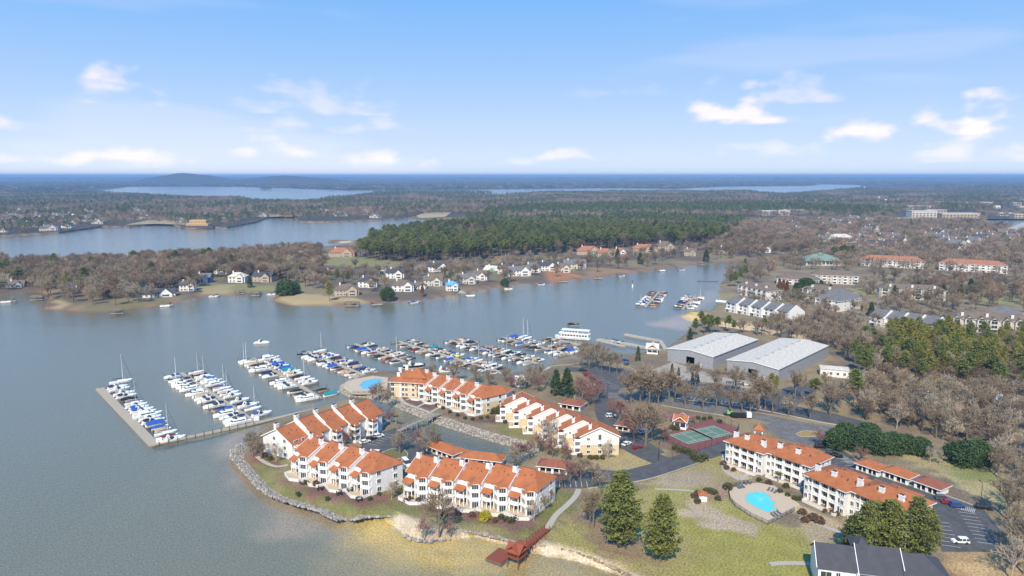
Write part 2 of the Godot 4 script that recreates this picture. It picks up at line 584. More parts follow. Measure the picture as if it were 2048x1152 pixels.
func paint_near(x: float, z: float, sd: float) -> Color:
	var w1 := nz.get_noise_2d(x, z)
	var w2 := nz2.get_noise_2d(x, z)
	var base: Color
	if sd < 0.0:
		var t := clampf((-sd + w1 * 8.0) / 11.0, 0.0, 1.0)
		base = Color(0.20, 0.145, 0.09).lerp(Color(0.18, 0.165, 0.098), t)
	else:
		base = Color(0.19, 0.13, 0.085).lerp(Color(0.28, 0.20, 0.11), clampf(w1 * 1.6 + 0.4, 0.0, 1.0))
		base = base.lerp(Color(0.17, 0.155, 0.075), clampf(w2 * 1.4, 0.0, 0.6))
	var sum := Color(0, 0, 0)
	var spread := 9.0 if sd < -0.3 else 1.4   # silt and sand on the bed drift into one another
	for k in 9:
		var c := base
		var ox := x + (k % 3 - 1.0) * 0.5 * spread
		var oz := z + (k / 3 - 1.0) * 0.5 * spread
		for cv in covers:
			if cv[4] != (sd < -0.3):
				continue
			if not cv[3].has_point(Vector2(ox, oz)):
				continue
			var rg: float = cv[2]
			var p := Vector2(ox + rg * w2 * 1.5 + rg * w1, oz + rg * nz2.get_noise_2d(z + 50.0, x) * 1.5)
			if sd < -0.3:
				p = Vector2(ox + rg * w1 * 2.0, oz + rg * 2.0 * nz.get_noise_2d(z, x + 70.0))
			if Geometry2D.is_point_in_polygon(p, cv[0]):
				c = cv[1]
		sum += c
	sum = sum * (1.0 / 9.0)
	if sd > 0.0:   # worn, straw-coloured patches
		sum = sum.lerp(Color(0.30, 0.215, 0.115), clampf(w1 * 1.1 + w2 * 0.5 + 0.05, 0.0, 0.45))
	var g := 1.0 + w2 * (0.22 if sd > 0.0 else 0.06)
	g *= 1.25
	return Color(sum.r * g, sum.g * g, sum.b * g)


func paint_mid(x: float, z: float, sd: float) -> Color:
	var w1 := nz.get_noise_2d(x * 0.6, z * 0.6)
	if sd < 0.0:
		return Color(0.22, 0.13, 0.075).lerp(Color(0.18, 0.165, 0.098), clampf(-sd / 10.0, 0.0, 1.0))
	if sd < 3.5 + w1 * 3.0:
		return Color(0.36, 0.19, 0.10)
	var base := Color(0.17, 0.12, 0.08).lerp(Color(0.30, 0.225, 0.115), clampf(w1 * 2.2 + 0.35, 0.0, 1.0))
	for cv in covers:
		if not cv[4] and cv[3].has_point(Vector2(x, z)) and Geometry2D.is_point_in_polygon(Vector2(x + w1 * 8.0, z), cv[0]):
			base = cv[1]
	return base


func build_land() -> void:
	var lawn := Color(0.18, 0.165, 0.048)
	var lawn2 := Color(0.31, 0.255, 0.075)
	var dry := Color(0.40, 0.30, 0.17)
	var sand := Color(0.72, 0.56, 0.37)
	var mulch := Color(0.145, 0.07, 0.05)
	# near lawns, beds and beaches
	add_cover(pts([-100.51, -255.8, -95.07, -246.5, -86.94, -236.2, -78.57, -226.6, -70.25, -221.4, -58.86, -215.6, -50.52, -210.8, -38.87, -212.2, -25.59, -207.5, -11.29, -202.4, 5.34, -196.4, 10.77, -201.2, 19.68, -217, 17.69, -234.9, 12.89, -227, -39.55, -237, -88.46, -257.3]), lawn, 2.5)
	for q in [pts([-82.9, -237.9, -71.91, -227, -60.31, -221.4, -49.45, -217, -41.44, -217.8, -39.38, -225.1, -48.17, -227, -62.72, -230.9, -78.17, -242.1]), pts([-38.77, -221.4, -27.88, -213.6, -16.23, -207.5, -3.66, -202.4, 3.93, -200.6, 8.68, -205.9, 5.7, -210.8, -6.97, -210.8, -23.57, -218.5, -37.99, -227]), pts([-101.7, -262.2, -94.68, -258.7, -86.92, -252.5, -84.71, -245.6, -93.6, -250.2, -100.66, -257.3])]:
		add_cover(q, mulch * 1.25, 2.5)
	add_cover(pts([9.73, -195.2, 16.66, -209.2, 24.19, -221.4, 30.19, -237, 45.11, -227, 48.81, -242.1, 80.74, -262.2, 75.57, -237, 79.03, -227, 72.24, -221.4, 82.45, -204.3, 93.42, -201.2, 93.17, -193.8, 99.92, -189.6, 81.76, -157.1, 38.22, -157.1, 38.01, -174.3, 24.93, -186.8]), lawn2, 3.0)
	add_cover(pts([17.32, -207.5, 22.36, -219.5, 28.72, -217.8, 35.79, -201.2, 42.79, -184.2, 37.61, -179.1, 22.7, -192.4]), Color(0.22, 0.15, 0.08), 4.0)
	add_cover(pts([49.18, -214.2, 64.61, -217.8, 81.29, -201.2, 90.24, -193.8, 79.28, -165.3, 47.62, -165.3, 45.36, -189.6]), Color(0.29, 0.25, 0.055), 5.0)
	add_cover(pts([48.33, -234.9, 56.72, -241.3, 68.99, -247, 74.94, -243.4, 69.88, -233.7, 55.91, -229.7]), Color(0.36, 0.27, 0.17), 2.5)
	add_cover(pts([54.01, -217.8, 62.29, -221.4, 68.54, -209.2, 74.23, -202.8, 69.5, -197.6, 61.4, -200.6, 54, -207.5]), Color(0.42, 0.31, 0.20), 3.0)
	add_cover(pts([89.89, -207.5, 100.81, -207.5, 96.76, -195.2, 87.31, -193.8]), Color(0.42, 0.32, 0.19), 2.0)
	add_cover(pts([81.73, -255.8, 82.33, -245.6, 90.9, -227, 93.98, -217.8, 102.45, -204.3, 99.49, -201.2, 91.21, -210.8, 82.02, -230.9, 76.75, -243.4]), Color(0.48, 0.36, 0.22), 0.8)
	add_cover(pts([61.22, -227, 72.85, -234.9, 78.23, -230.9, 75.05, -225.1, 68.92, -221.4, 62.78, -223.2]), Color(0.32, 0.20, 0.13), 1.5)
	add_cover(pts([3.11, -186.3, 6.09, -191.8, 9.68, -194.1, 15.38, -191.8, 22.22, -187.9, 29.81, -181.6, 39.93, -170.8, 29.75, -157.1, 29.37, -174.3, 24.11, -180.1, 19.06, -183.2, 13.63, -185.3]), sand, 0.5)
	add_cover(pts([-39.87, -208.9, -35.58, -211.5, -28.71, -207.5, -23.62, -203.7, -18.1, -201.8, -9.68, -200.6, 3.8, -193.5, 5.43, -188.5, 1.74, -191.2, -4.99, -194.4, -10.99, -196.7, -28.23, -192.4, -33.78, -200]), sand, 0.6)
	add_cover(pts([-27.74, -197.6, -24.85, -203.7, -18.91, -202.4, -14.14, -199.4, -18.44, -197, -24.19, -195.2]), Color(0.44, 0.31, 0.21), 1.0)
	add_cover(pts([122.68, -186.8, 135.27, -191, 146.77, -186.8, 131.21, -165.3, 110.94, -165.3]), Color(0.42, 0.26, 0.12), 4.0)
	add_cover(pts([123.99, -182.1, 135.25, -185.5, 132.69, -176.7, 117.51, -169.7]), Color(0.62, 0.40, 0.17), 3.0)
	add_cover(pts([149.6, -275.4, 162.3, -262.2, 177.9, -247.9, 174.3, -225.1, 164.1, -210.8, 155.1, -221.4, 154.7, -237, 147.94, -257.3]), Color(0.36, 0.28, 0.13), 4.0)
	add_cover(pts([159, -250.2, 172.3, -247.9, 172.3, -237, 158.2, -237]), Color(0.22, 0.22, 0.07), 4.0)
	add_cover(pts([186.9, -380.6, 209, -375.5, 190.1, -335.3, 168.7, -312.8, 161.9, -327.5]), Color(0.46, 0.31, 0.18), 5.0)
	add_cover(pts([-8.49, -296.1, 3.41, -289.9, 15.45, -275.4, 24.46, -262.2, 18.3, -257.3, 7.14, -268.4, -4.99, -282.2]), lawn, 1.5)
	add_cover(pts([-53.63, -361.1, -36.88, -327.5, -5.3, -300.6, -5.17, -293, -27.55, -302.6, -53.64, -327.5, -63.66, -343.5]), mulch, 1.0)
	add_cover(pts([26.55, -361.1, 33.13, -361.1, 33.69, -339.4, 25.96, -335.3]), lawn, 2.0)
	add_cover(pts([42.3, -264.8, 59.93, -264.8, 57.32, -252.5, 42.72, -243.4, 28.72, -247.9, 28.79, -257.3]), Color(0.36, 0.27, 0.12), 2.0)
	add_cover(pts([79.85, -335.3, 125.56, -320, 141.36, -293, 115.5, -293, 77.21, -323.7]), Color(0.30, 0.215, 0.12), 2.0)
	add_cover(pts([147.34, -518.1, 169.7, -518.1, 195.4, -470.8, 195.4, -439.2, 179.5, -464.8, 148.61, -496.8]), Color(0.66, 0.45, 0.24), 2.0)
	add_cover(pts([130.1, -533.3, 140.22, -549.4, 154.8, -545.3, 139.89, -518.1, 133.4, -507.2]), Color(0.70, 0.48, 0.18), 1.0)
	add_cover(pts([193.5, -643.8, 218.4, -591.8, 212.6, -575.5, 181.8, -604]), Color(0.27, 0.23, 0.08), 3.0)
	add_cover(pts([319.7, -673.3, 350.3, -658.2, 324.3, -616.7, 299.6, -630]), Color(0.24, 0.22, 0.08), 3.0)
	add_cover(pts([420.1, -635.5, 456.9, -624.6, 421.9, -575.5, 396.2, -591.8]), Color(0.24, 0.22, 0.08), 4.0)
	add_cover(pts([513.1, -1200.4, 572.3, -1200.4, 495, -1020.7, 424.8, -943.4, 423.1, -987]), Color(0.40, 0.31, 0.15), 6.0)
	# under water: ochre sand off the beach, reddish silt off the sea wall
	add_cover(pts([-52.78, -210.1, -45.74, -214.4, -35.04, -207.8, -26.28, -200, -11.33, -203.1, 6.15, -193.3, 30.25, -179.6, 36.81, -155.8, -40.03, -132.75, -48.01, -172.5, -47.3, -192.8, -52.32, -201.5]), Color(0.33, 0.245, 0.10), 8.0, true)
	add_cover(pts([-52.06, -210.4, -44, -213.7, -36.71, -208.4, -29.1, -198.5, -25.89, -196.8, -11.13, -199.1, 5.52, -191.7, -3.46, -190, -25, -189.5, -38.96, -195, -48.79, -202.8]), Color(0.85, 0.55, 0.09), 3.0, true)
	add_cover(pts([0.86, -190, 14.98, -186, 27.84, -177.2, 27.18, -163.8, 12.66, -172.5, -0.56, -183.4]), Color(0.50, 0.34, 0.10), 5.0, true)
	add_cover(pts([-117.54, -277.3, -112.94, -287, -108.69, -299.2, -98.96, -254.4, -71.44, -225.1, -52.63, -209.4, -59.22, -204.6, -75.84, -217.9, -92.83, -232.8, -107.46, -254.4]), Color(0.44, 0.30, 0.20), 8.0, true)
	add_cover(pts([100.64, -526.9, 133.25, -546.4, 137.99, -517.6, 125.98, -491.7, 115.56, -508.7]), Color(0.55, 0.36, 0.24), 6.0, true)
	add_cover(pts([165.2, -640.7, 203.1, -684.7, 182.7, -614.3, 157.5, -585.2]), Color(0.40, 0.28, 0.19), 5.0, true)
	add_cover(pts([-79.26, -334.6, -63.45, -328.4, -51.51, -319.5, -34.46, -300.5, -22, -289.9, -9.7, -279.5, -0.61, -272.9, 6.37, -269.2, 7.38, -262.1, 3.41, -255.3, -1.71, -256.3, -12.41, -261.6, -23.88, -271.3, -36.31, -282.9, -49.09, -297.9, -55.91, -305.7]), Color(0.05, 0.055, 0.03), 1.0, true)  # canal bed: reflection of the banks put into its dark olive colour
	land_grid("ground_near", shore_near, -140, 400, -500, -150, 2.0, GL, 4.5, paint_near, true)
	land_grid("ground_east", shore_near, 400, 1000, -500, -100, 10.0, GL, 4.5, paint_near, false)
	land_grid("ground_north", shore_near, -140, 1000, -1100, -500, 6.0, GL, 5.0, paint_near, false)
	covers.clear()
	add_cover(pts([-209.2, -624.6, -194.8, -643.8, -162.4, -624.6, -122.64, -604, -135.56, -584.7, -185, -582.4, -203.1, -596.6]), Color(0.52, 0.37, 0.17), 1.0)
	add_cover(pts([-251.8, -925.8, -216.4, -943.4, -142.52, -897.9, -134.56, -846.8, -189.3, -823.3, -230.7, -846.8]), Color(0.30, 0.27, 0.10), 3.0)
	add_cover(pts([-306.4, -689.1, -269.6, -695.6, -203.5, -673.3, -195.7, -646.6, -243.9, -652.4, -286.7, -643.8]), Color(0.30, 0.27, 0.10), 3.0)
	add_cover(pts([-304.3, -673.3, -276.9, -689.1, -258.1, -641, -283.1, -635.5]), Color(0.44, 0.33, 0.15), 2.0)
	add_cover(pts([-399, -604, -383, -599.1, -361.4, -571, -372.9, -566.5]), Color(0.50, 0.36, 0.18), 2.0)
	add_cover(pts([-51.18, -658.2, -30.72, -673.3, -16.54, -682.7, -29.79, -652.4, -47.18, -635.5]), Color(0.75, 0.62, 0.45), 1.0)
	add_cover(pts([31.04, -780, 65.99, -801.1, 66.09, -737.3, 33.63, -715.8]), Color(0.48, 0.20, 0.09), 2.0)
	add_cover(pts([91.16, -823.3, 134.26, -801.1, 192, -856.6, 183.7, -818.8, 117.3, -763.9, 83.45, -752.3]), Color(0.36, 0.22, 0.11), 3.0)
	add_cover(pts([-353.3, -564.3, -312.6, -604, -280.7, -630, -273.9, -614.2, -296, -571, -334.9, -553.6]), Color(0.25, 0.19, 0.08), 2.0)
	add_cover(pts([-295.7, -1119.9, -261.8, -1163.3, -250.4, -1111.6, -285.4, -1095.3]), Color(0.75, 0.62, 0.48), 1.0)
	land_grid("ground_across", shore_mid, -760, 1080, -2050, -520, 9.0, 2.0, 12.0, paint_mid, false)
	# the far land, out to the horizon
	var s := Shape.new()
	s.col = Color(0.11, 0.10, 0.07)
	var p := shore_far.duplicate()
	p.append_array(pts([-30500, -5000, -30500, -32500, 30500, -32500, 30500, -1500]))
	p.append_array(pts([2919.2, -1749.3, -29.49, -1749.3]))
	s.flat(p, 2.4)
	var k := shore_far.size()
	s.col = Color(0.30, 0.20, 0.12)
	for i in k - 1:
		var a := shore_far[i]
		var b := shore_far[i + 1]
		s.quad(Vector3(a.x, 2.4, a.y), Vector3(b.x, 2.4, b.y), Vector3(b.x, -1, b.y + 6.0), Vector3(a.x, -1, a.y + 6.0))
	structure("ground_far", s, "land_far")
	var f := Shape.new()
	f.flat(lake_far_outline, 3.2)
	structure("lake_far", f, "water")
	# tan fields among the far woods
	for q in [pts([-1437.6, -2878.1, -1438.5, -3051.8, -1173.9, -2824.5, -1039.6, -2457.9, -1175.6, -2418.6]), pts([-834.3, -1533.1, -868.1, -1707.2, -796.1, -1746.8, -694.2, -1533.1, -785.5, -1565]), pts([-680.5, -1975.8, -634.4, -2085, -558.6, -1877.4, -622.3, -1831.8]), pts([-253, -1877.4, -250.9, -2056.6, -174, -2085, -172.3, -1831.8, -228.3, -1767.3]), pts([-848.4, -1877.4, -837.1, -1975.8, -712.2, -1707.2, -749.3, -1669.3])]:
		var t := Shape.new()
		t.col = Color(0.52, 0.39, 0.21)
		t.flat(q, 3.0)
		structure("field", t, "ground")
	hill("hill", pts([-76038.5, -120913.9, -22205.9, -120913.9]), 11000.0, [[0.0, 0.0], [0.22, 0.12], [0.32, 0.75], [0.38, 1.0], [0.46, 0.8], [0.55, 0.42], [0.60, 0.55], [0.66, 0.72], [0.70, 0.78], [0.8, 0.6], [1.0, 0.0]], 138.0, 8300.0)
	hill("hill", pts([-76038.5, -120913.9, -22205.9, -120913.9]), 11000.0, [[-2.5, 0.5], [-1.0, 1.0], [0.0, 0.8], [0.5, 0.7], [1.2, 0.75], [2.2, 0.55], [3.2, 0.8], [4.5, 0.6]], 60.0, 12500.0)


func hill(called: String, span: PackedVector2Array, _d: float, prof: Array, high: float, dist: float) -> void:
	# a long wooded ridge across the view line at that distance; prof: share along the span, share of the height
	var xa := span[0].x / absf(span[0].y) * dist
	var xb := span[1].x / absf(span[1].y) * dist
	var s := Shape.new()
	s.col = Color(0.085, 0.08, 0.06)
	var rows := []
	for i in prof.size():
		for sub in (6 if i < prof.size() - 1 else 1):
			var t := sub / 6.0
			var u: float = prof[i][0] if i == prof.size() - 1 else lerpf(prof[i][0], prof[i + 1][0], t)
			var hh: float = prof[i][1] if i == prof.size() - 1 else lerpf(prof[i][1], prof[i + 1][1], smoothstep(0.0, 1.0, t))
			rows.append([lerpf(xa, xb, u), hh * high * (1.0 + 0.05 * nz2.get_noise_2d(u * 900.0, high))])
	for i in rows.size() - 1:
		var a: float = rows[i][0]
		var b: float = rows[i + 1][0]
		var ha: float = rows[i][1]
		var hb: float = rows[i + 1][1]
		var zs := [dist - 900.0, dist - 500.0, dist - 200.0, dist, dist + 1200.0]
		var fs := [0.0, 0.35, 0.85, 1.0, 0.0]
		for k in 4:
			s.quad(Vector3(a, 1.0 + ha * fs[k], -zs[k]), Vector3(b, 1.0 + hb * fs[k], -zs[k]), Vector3(b, 1.0 + hb * fs[k + 1], -zs[k + 1]), Vector3(a, 1.0 + ha * fs[k + 1], -zs[k + 1]))
	structure(called, s, "land_far")


# ---------------------------------------------------------------- building parts

var win_cache := {}


# a glazed window: dark pane with a white frame standing proud of the wall; face = turn about y of the wall it sits on
func window(parent: Node, at: Vector3, w: float, h: float, face := 0.0, bars := 1) -> void:
	var key := "%.2f_%.2f_%d" % [w, h, bars]
	if not win_cache.has(key):
		var g := Shape.new()
		g.cbox(Vector3(0, 0, 0), Vector3(w, h, 0.06))
		var f := Shape.new()
		for sx in [-1, 1]:
			f.cbox(Vector3(sx * (w * 0.5 + 0.05), 0, 0.04), Vector3(0.12, h + 0.22, 0.14))
		for sy in [-1, 1]:
			f.cbox(Vector3(0, sy * (h * 0.5 + 0.05), 0.045), Vector3(w, 0.12, 0.13))
		for b in bars:
			f.cbox(Vector3(-w * 0.5 + w * (b + 1) / (bars + 1), 0, 0.05), Vector3(0.07, h - 0.02, 0.06))
		win_cache[key] = [g.mesh(), f.mesh()]
	var o := meshnode("window", win_cache[key][0], mats["glass"], parent)
	o.position = at
	o.rotation.y = face
	meshnode("frame", win_cache[key][1], mats["white_trim"], o)


# sloping slab with thickness: four top corners counter-clockwise from above
func slab(s: Shape, a: Vector3, b: Vector3, c: Vector3, d: Vector3, t := 0.22) -> void:
	var u := Vector3(0, -t, 0)
	s.hexa([a + u, b + u, c + u, d + u, a, b, c, d])


func hip_roof(s: Shape, x0: float, x1: float, zb: float, zf: float, y: float, rise: float, over := 0.6, hip_l := true, hip_r := true) -> void:
	x0 -= over; x1 += over; zb -= over; zf += over
	var zm := (zb + zf) * 0.5
	var inset := (zf - zb) * 0.5
	inset = minf(inset, (x1 - x0) * 0.5 - 0.01)
	var l := Vector3(x0 + (inset if hip_l else 0.0), y + rise, zm)
	var r := Vector3(x1 - (inset if hip_r else 0.0), y + rise, zm)
	var fl := Vector3(x0, y, zf)
	var fr := Vector3(x1, y, zf)
	var bl := Vector3(x0, y, zb)
	var br := Vector3(x1, y, zb)
	s.quad(fl, fr, r, l)
	s.quad(br, bl, l, r)
	s.tri(bl, fl, l)
	s.tri(fr, br, r)
	var u := Vector3(0, -0.2, 0)   # eave thickness
	s.quad(fl + u, fr + u, fr, fl)
	s.quad(fr + u, br + u, br, fr)
	s.quad(br + u, bl + u, bl, br)
	s.quad(bl + u, fl + u, fl, bl)
	s.quad(bl + u, br + u, fr + u, fl + u)


func fascia(parent: Node, x0: float, x1: float, zb: float, zf: float, y: float, over := 0.6) -> void:
	x0 -= over + 0.06; x1 += over + 0.06; zb -= over + 0.06; zf += over + 0.06
	var s := Shape.new()
	var y0 := y - 0.24
	var y1 := y - 0.02
	s.box(Vector3(x0, y0, zf - 0.1), Vector3(x1, y1, zf))
	s.box(Vector3(x0, y0, zb), Vector3(x1, y1, zb + 0.1))
	s.box(Vector3(x0, y0, zb + 0.1), Vector3(x0 + 0.1, y1, zf - 0.1))
	s.box(Vector3(x1 - 0.1, y0, zb + 0.1), Vector3(x1, y1, zf - 0.1))
	put("fascia", s, "white_trim", parent)


func chimney(parent: Node, at: Vector3, w: float, d: float, h: float, stepped := true) -> void:
	var s := Shape.new()
	s.box(at + Vector3(-w * 0.5, -2.2, -d * 0.5), at + Vector3(w * 0.5, h, d * 0.5))
	if stepped:
		s.hexa([at + Vector3(-w * 0.72, -2.2, d * 0.5), at + Vector3(w * 0.72, -2.2, d * 0.5), at + Vector3(w * 0.72, -2.2, -d * 0.55), at + Vector3(-w * 0.72, -2.2, -d * 0.55),
			at + Vector3(-w * 0.53, h * 0.25, d * 0.53), at + Vector3(w * 0.53, h * 0.25, d * 0.53), at + Vector3(w * 0.53, h * 0.25, -d * 0.53), at + Vector3(-w * 0.53, h * 0.25, -d * 0.53)])
	s.box(at + Vector3(-w * 0.56, h - 0.3, -d * 0.56), at + Vector3(w * 0.56, h - 0.08, d * 0.56))
	var o := put("chimney", s, "white_wall", parent)
	var c := Shape.new()
	for k in [-0.25, 0.25]:
		c.cbox(at + Vector3(k * w, h + 0.18, 0), Vector3(w * 0.3, 0.42, d * 0.5))
	put("cap", c, "cap", o)


# ---------------------------------------------------------------- terraces with staggered units

# style: "bay" (pointed bays and porches) or "tower" (stacks of open balconies)
func terrace(called: String, label: String, at: Vector3, turn: float, n: int, pitch: float, stagger: float, d: float, he: float, rise: float, style: String, cream: bool, first_drop := 0.0, shade_roof := false) -> Node3D:
	var b := thing(called, at, turn, label, "building", "orange-roofed buildings round the marina")
	var roof_m := "orange_roof"
	var st := he / 3.0
	for k in n:
		var x0 := k * pitch
		var x1 := x0 + pitch
		var zf := -k * stagger
		var zb := zf - d
		var zm := zf - d * 0.5
		var drop := first_drop if k == 0 else 0.0
		var last := k == n - 1
		var e := he - drop
		var rg := e + rise
		# walls
		var w := Shape.new()
		var lo := 0.0
		if cream:
			lo = st * (1.9 if style == "bay" else 1.55)
			var cs := Shape.new()
			cs.box(Vector3(x0, 0, zb), Vector3(x1, lo, zf))
			put("wall", cs, "cream_wall", b)
		w.box(Vector3(x0, lo, zb), Vector3(x1, e, zf))
		if not last or style == "tower":
			w.tri(Vector3(x1, e, zf), Vector3(x1, e, zb), Vector3(x1, rg - 0.05, zm))
		if k == 0 or first_drop > 0.0:
			w.tri(Vector3(x0, e, zb), Vector3(x0, e, zf), Vector3(x0, rg - 0.05, zm))
		elif stagger < 0.0:
			w.tri(Vector3(x0, e, zb), Vector3(x0, e, zf), Vector3(x0, rg - 0.05, zm))
		put("wall", w, "white_wall", b)
		# roof
		var r := Shape.new()
		var o := 0.55
		var drp := rise / (d * 0.5) * o
		if last and style == "bay":
			var hx := x1 + o
			var rx := x1 - d * 0.32
			slab(r, Vector3(x0, e - drp, zf + o), Vector3(hx, e - drp, zf + o), Vector3(rx, rg, zm), Vector3(x0, rg, zm))
			slab(r, Vector3(hx, e - drp, zb - o), Vector3(x0, e - drp, zb - o), Vector3(x0, rg, zm), Vector3(rx, rg, zm))
			r.tri(Vector3(hx, e - drp, zf + o), Vector3(hx, e - drp, zb - o), Vector3(rx, rg, zm))
		else:
			var xr := x1 + (o if last else 0.12)
			var xl := x0 - (o if k == 0 else (0.12 if stagger < 0.0 or (first_drop > 0.0 and k == 1) else 0.0))
			slab(r, Vector3(xl, e - drp, zf + o), Vector3(xr, e - drp, zf + o), Vector3(xr, rg, zm), Vector3(xl, rg, zm))
			slab(r, Vector3(xr, e - drp, zb - o), Vector3(xl, e - drp, zb - o), Vector3(xl, rg, zm), Vector3(xr, rg, zm))
			for q in [[xr + 0.05, stagger >= 0.0], [xl - 0.05, stagger < 0.0 or k == 0]]:   # white barge boards up the exposed gable
				if q[1]:
					for zz in [zf + o, zb - o]:
						var tr := Shape.new()
						tr.bar(Vector3(q[0], e - drp - 0.12, zz), Vector3(q[0], rg - 0.12, zm), 0.1, 0.3)
						put("barge_board", tr, "white_trim", b)
		if style == "bay":
			var bx0 := x0 + pitch * 0.44
			var bx1 := x0 + pitch * 0.97
			var xm := (bx0 + bx1) * 0.5
			# hipped point of roof over the bay
			var ap := Vector3(xm, e + rise * 0.42, zf - d * 0.21)
			var pl := Vector3(bx0 - 0.5, e - drp + 0.04, zf + o)
			var pm := Vector3(xm, e - drp, zf + 3.1)
			var pr := Vector3(bx1 + 0.5, e - drp + 0.04, zf + o)
			r.tri(pl, pm, ap)
			r.tri(pm, pr, ap)
			r.quad(pl + Vector3(0, -0.25, 0), pm + Vector3(0, -0.25, 0), pm, pl)
			r.quad(pm + Vector3(0, -0.25, 0), pr + Vector3(0, -0.25, 0), pr, pm)
			# pointed bay
			var bay := Shape.new()
			bay.prism(PackedVector2Array([Vector2(bx0, zf), Vector2(bx0, zf + 0.9), Vector2(xm, zf + 2.4), Vector2(bx1, zf + 0.9), Vector2(bx1, zf)]), 0.0, e - 0.25)
			var bo := put("bay", bay, "white_wall", b)
			var fa := atan2(-1.5, xm - bx0)   # faces of the bay
			for f in 3:
				var y := f * st
				var wh := 2.15 if f == 0 else 1.65
				var yc := y + (1.2 if f == 0 else 1.7)
				var half := (xm - bx0) * 0.5
				window(bo, Vector3(xm - half, yc, zf + 1.65) + Vector3(sin(fa) * 0.03, 0, 0.03), 2.1, wh, fa, 2)
				window(bo, Vector3(xm + half, yc, zf + 1.65) + Vector3(-sin(fa) * 0.03, 0, 0.03), 2.1, wh, -fa, 2)
				if f > 0:
					var rail := Shape.new()
					var q0 := [Vector2(bx0 - 0.25, zf + 0.2), Vector2(bx0 - 0.25, zf + 1.1), Vector2(xm, zf + 2.85), Vector2(bx1 + 0.25, zf + 1.1), Vector2(bx1 + 0.25, zf + 0.2)]
					for i in 4:
						rail.bar(Vector3(q0[i].x, y + 0.3, q0[i].y), Vector3(q0[i + 1].x, y + 0.3, q0[i + 1].y), 0.1, 0.95)
					put("balcony_rail", rail, "white_trim", bo)
			for cx in [bx0 - 0.2, xm, bx1 + 0.15]:
				var cl := Shape.new()
				cl.cbox(Vector3(cx, e * 0.5 - 0.2, zf + (2.75 if cx == xm else 1.05)), Vector3(0.22, e - 0.3, 0.22))
				put("column", cl, "white_trim", b)
			# porch beside the bay
			var px0 := x0 + 0.2
			var px1 := bx0 - 0.35
			var pf := zf + 2.6
			var ps := Shape.new()
			ps.box(Vector3(px0, st - 0.15, zf), Vector3(px1, st + 0.1, pf))
			put("porch_floor", ps, "white_trim", b)
			var rl := Shape.new()
			var arc := []
			for i in 7:
				var t := i / 6.0
				arc.append(Vector3(lerpf(px0, px1, t), st + 0.55, pf - 0.1 + 0.75 * sin(t * PI)))
			for i in 6:
				rl.bar(arc[i], arc[i + 1], 0.1, 0.95)
			rl.bar(Vector3(px0, st + 0.55, zf), arc[0], 0.1, 0.95)
			put("balcony_rail", rl, "white_trim", b)
			for cx in [px0 + 0.1, (px0 + px1) * 0.5, px1 - 0.1]:
				var c := Shape.new()
				c.cbox(Vector3(cx, st * 0.5, pf - 0.15), Vector3(0.24, st - 0.3, 0.24))
				if cx != (px0 + px1) * 0.5:
					c.cbox(Vector3(cx, st * 1.5 + 0.05, pf - 0.15), Vector3(0.2, st - 0.1, 0.2))
				put("column", c, "white_trim", b)
			var pr2 := Shape.new()
			slab(pr2, Vector3(px0 - 0.5, st * 2.0 - 0.1, pf + 0.5), Vector3(px1 + 0.2, st * 2.0 - 0.1, pf + 0.5), Vector3(px1 + 0.2, st * 2.0 + 0.95, zf + 0.9), Vector3(px0 - 0.5, st * 2.0 + 0.95, zf + 0.9), 0.15)
			put("porch_roof", pr2, roof_m, b)
			var pd := Shape.new()   # little pediment behind the porch roof
			var pc := (px0 + px1) * 0.5 - 0.15
			pd.prism(PackedVector2Array([Vector2(px0 - 0.3, zf), Vector2(px1 + 0.1, zf), Vector2(px1 + 0.1, zf + 0.95), Vector2(px0 - 0.3, zf + 0.95)]), st * 2.0, st * 2.0 + 0.9)
			pd.tri(Vector3(px0 - 0.5, st * 2.0 + 0.9, zf + 0.96), Vector3(px1 + 0.3, st * 2.0 + 0.9, zf + 0.96), Vector3(pc, st * 2.0 + 2.3, zf + 0.96))
			pd.quad(Vector3(px0 - 0.5, st * 2.0 + 0.9, zf + 0.96), Vector3(pc, st * 2.0 + 2.3, zf + 0.96), Vector3(pc, st * 2.0 + 2.3, zf - 1.6), Vector3(px0 - 0.5, st * 2.0 + 0.9, zf - 1.0))
			pd.quad(Vector3(pc, st * 2.0 + 2.3, zf + 0.96), Vector3(px1 + 0.3, st * 2.0 + 0.9, zf + 0.96), Vector3(px1 + 0.3, st * 2.0 + 0.9, zf - 1.0), Vector3(pc, st * 2.0 + 2.3, zf - 1.6))
			put("pediment", pd, "white_trim", b)
			for f in 2:
				window(b, Vector3((px0 + px1) * 0.5, f * st + 1.2, zf + 0.04), 2.2, 2.05, 0.0, 2)
			# patio with its low white wall
			var pt := Shape.new()
			var pp := PackedVector2Array([Vector2(x0 - 0.2, zf), Vector2(x0 - 0.2, zf + 5.0), Vector2(x0 + pitch * 0.62, zf + 6.2), Vector2(x1 - 0.3, zf + 4.4), Vector2(x1 - 0.3, zf)])
			pt.prism(pp, -0.3, 0.22)
			put("patio", pt, "patio", b)
			var pw := Shape.new()
			for i in 4:
				pw.bar(Vector3(pp[i].x, 0.35, pp[i].y), Vector3(pp[i + 1].x, 0.35, pp[i + 1].y), 0.22, 1.3)
			put("patio_wall", pw, "white_wall", b)
			if not last:
				chimney(b, Vector3(x1 - 0.75, rg, zm + 0.9), 1.35, 1.2, 1.15)
			if k == 0:
				chimney(b, Vector3(x0 + 0.75, rg, zm + 0.9), 1.35, 1.2, 1.15)
			if last:
				for f in 3:
					for zz in [0.22, 0.75]:
						window(b, Vector3(x1 + 0.03, f * st + 1.45, zf - d * zz), 1.5, 1.5, PI / 2)
			elif cream:
				window(b, Vector3(x1 + 0.03, st * 2.4, zf - 0.9), 0.8, 0.9, PI / 2)
		else:
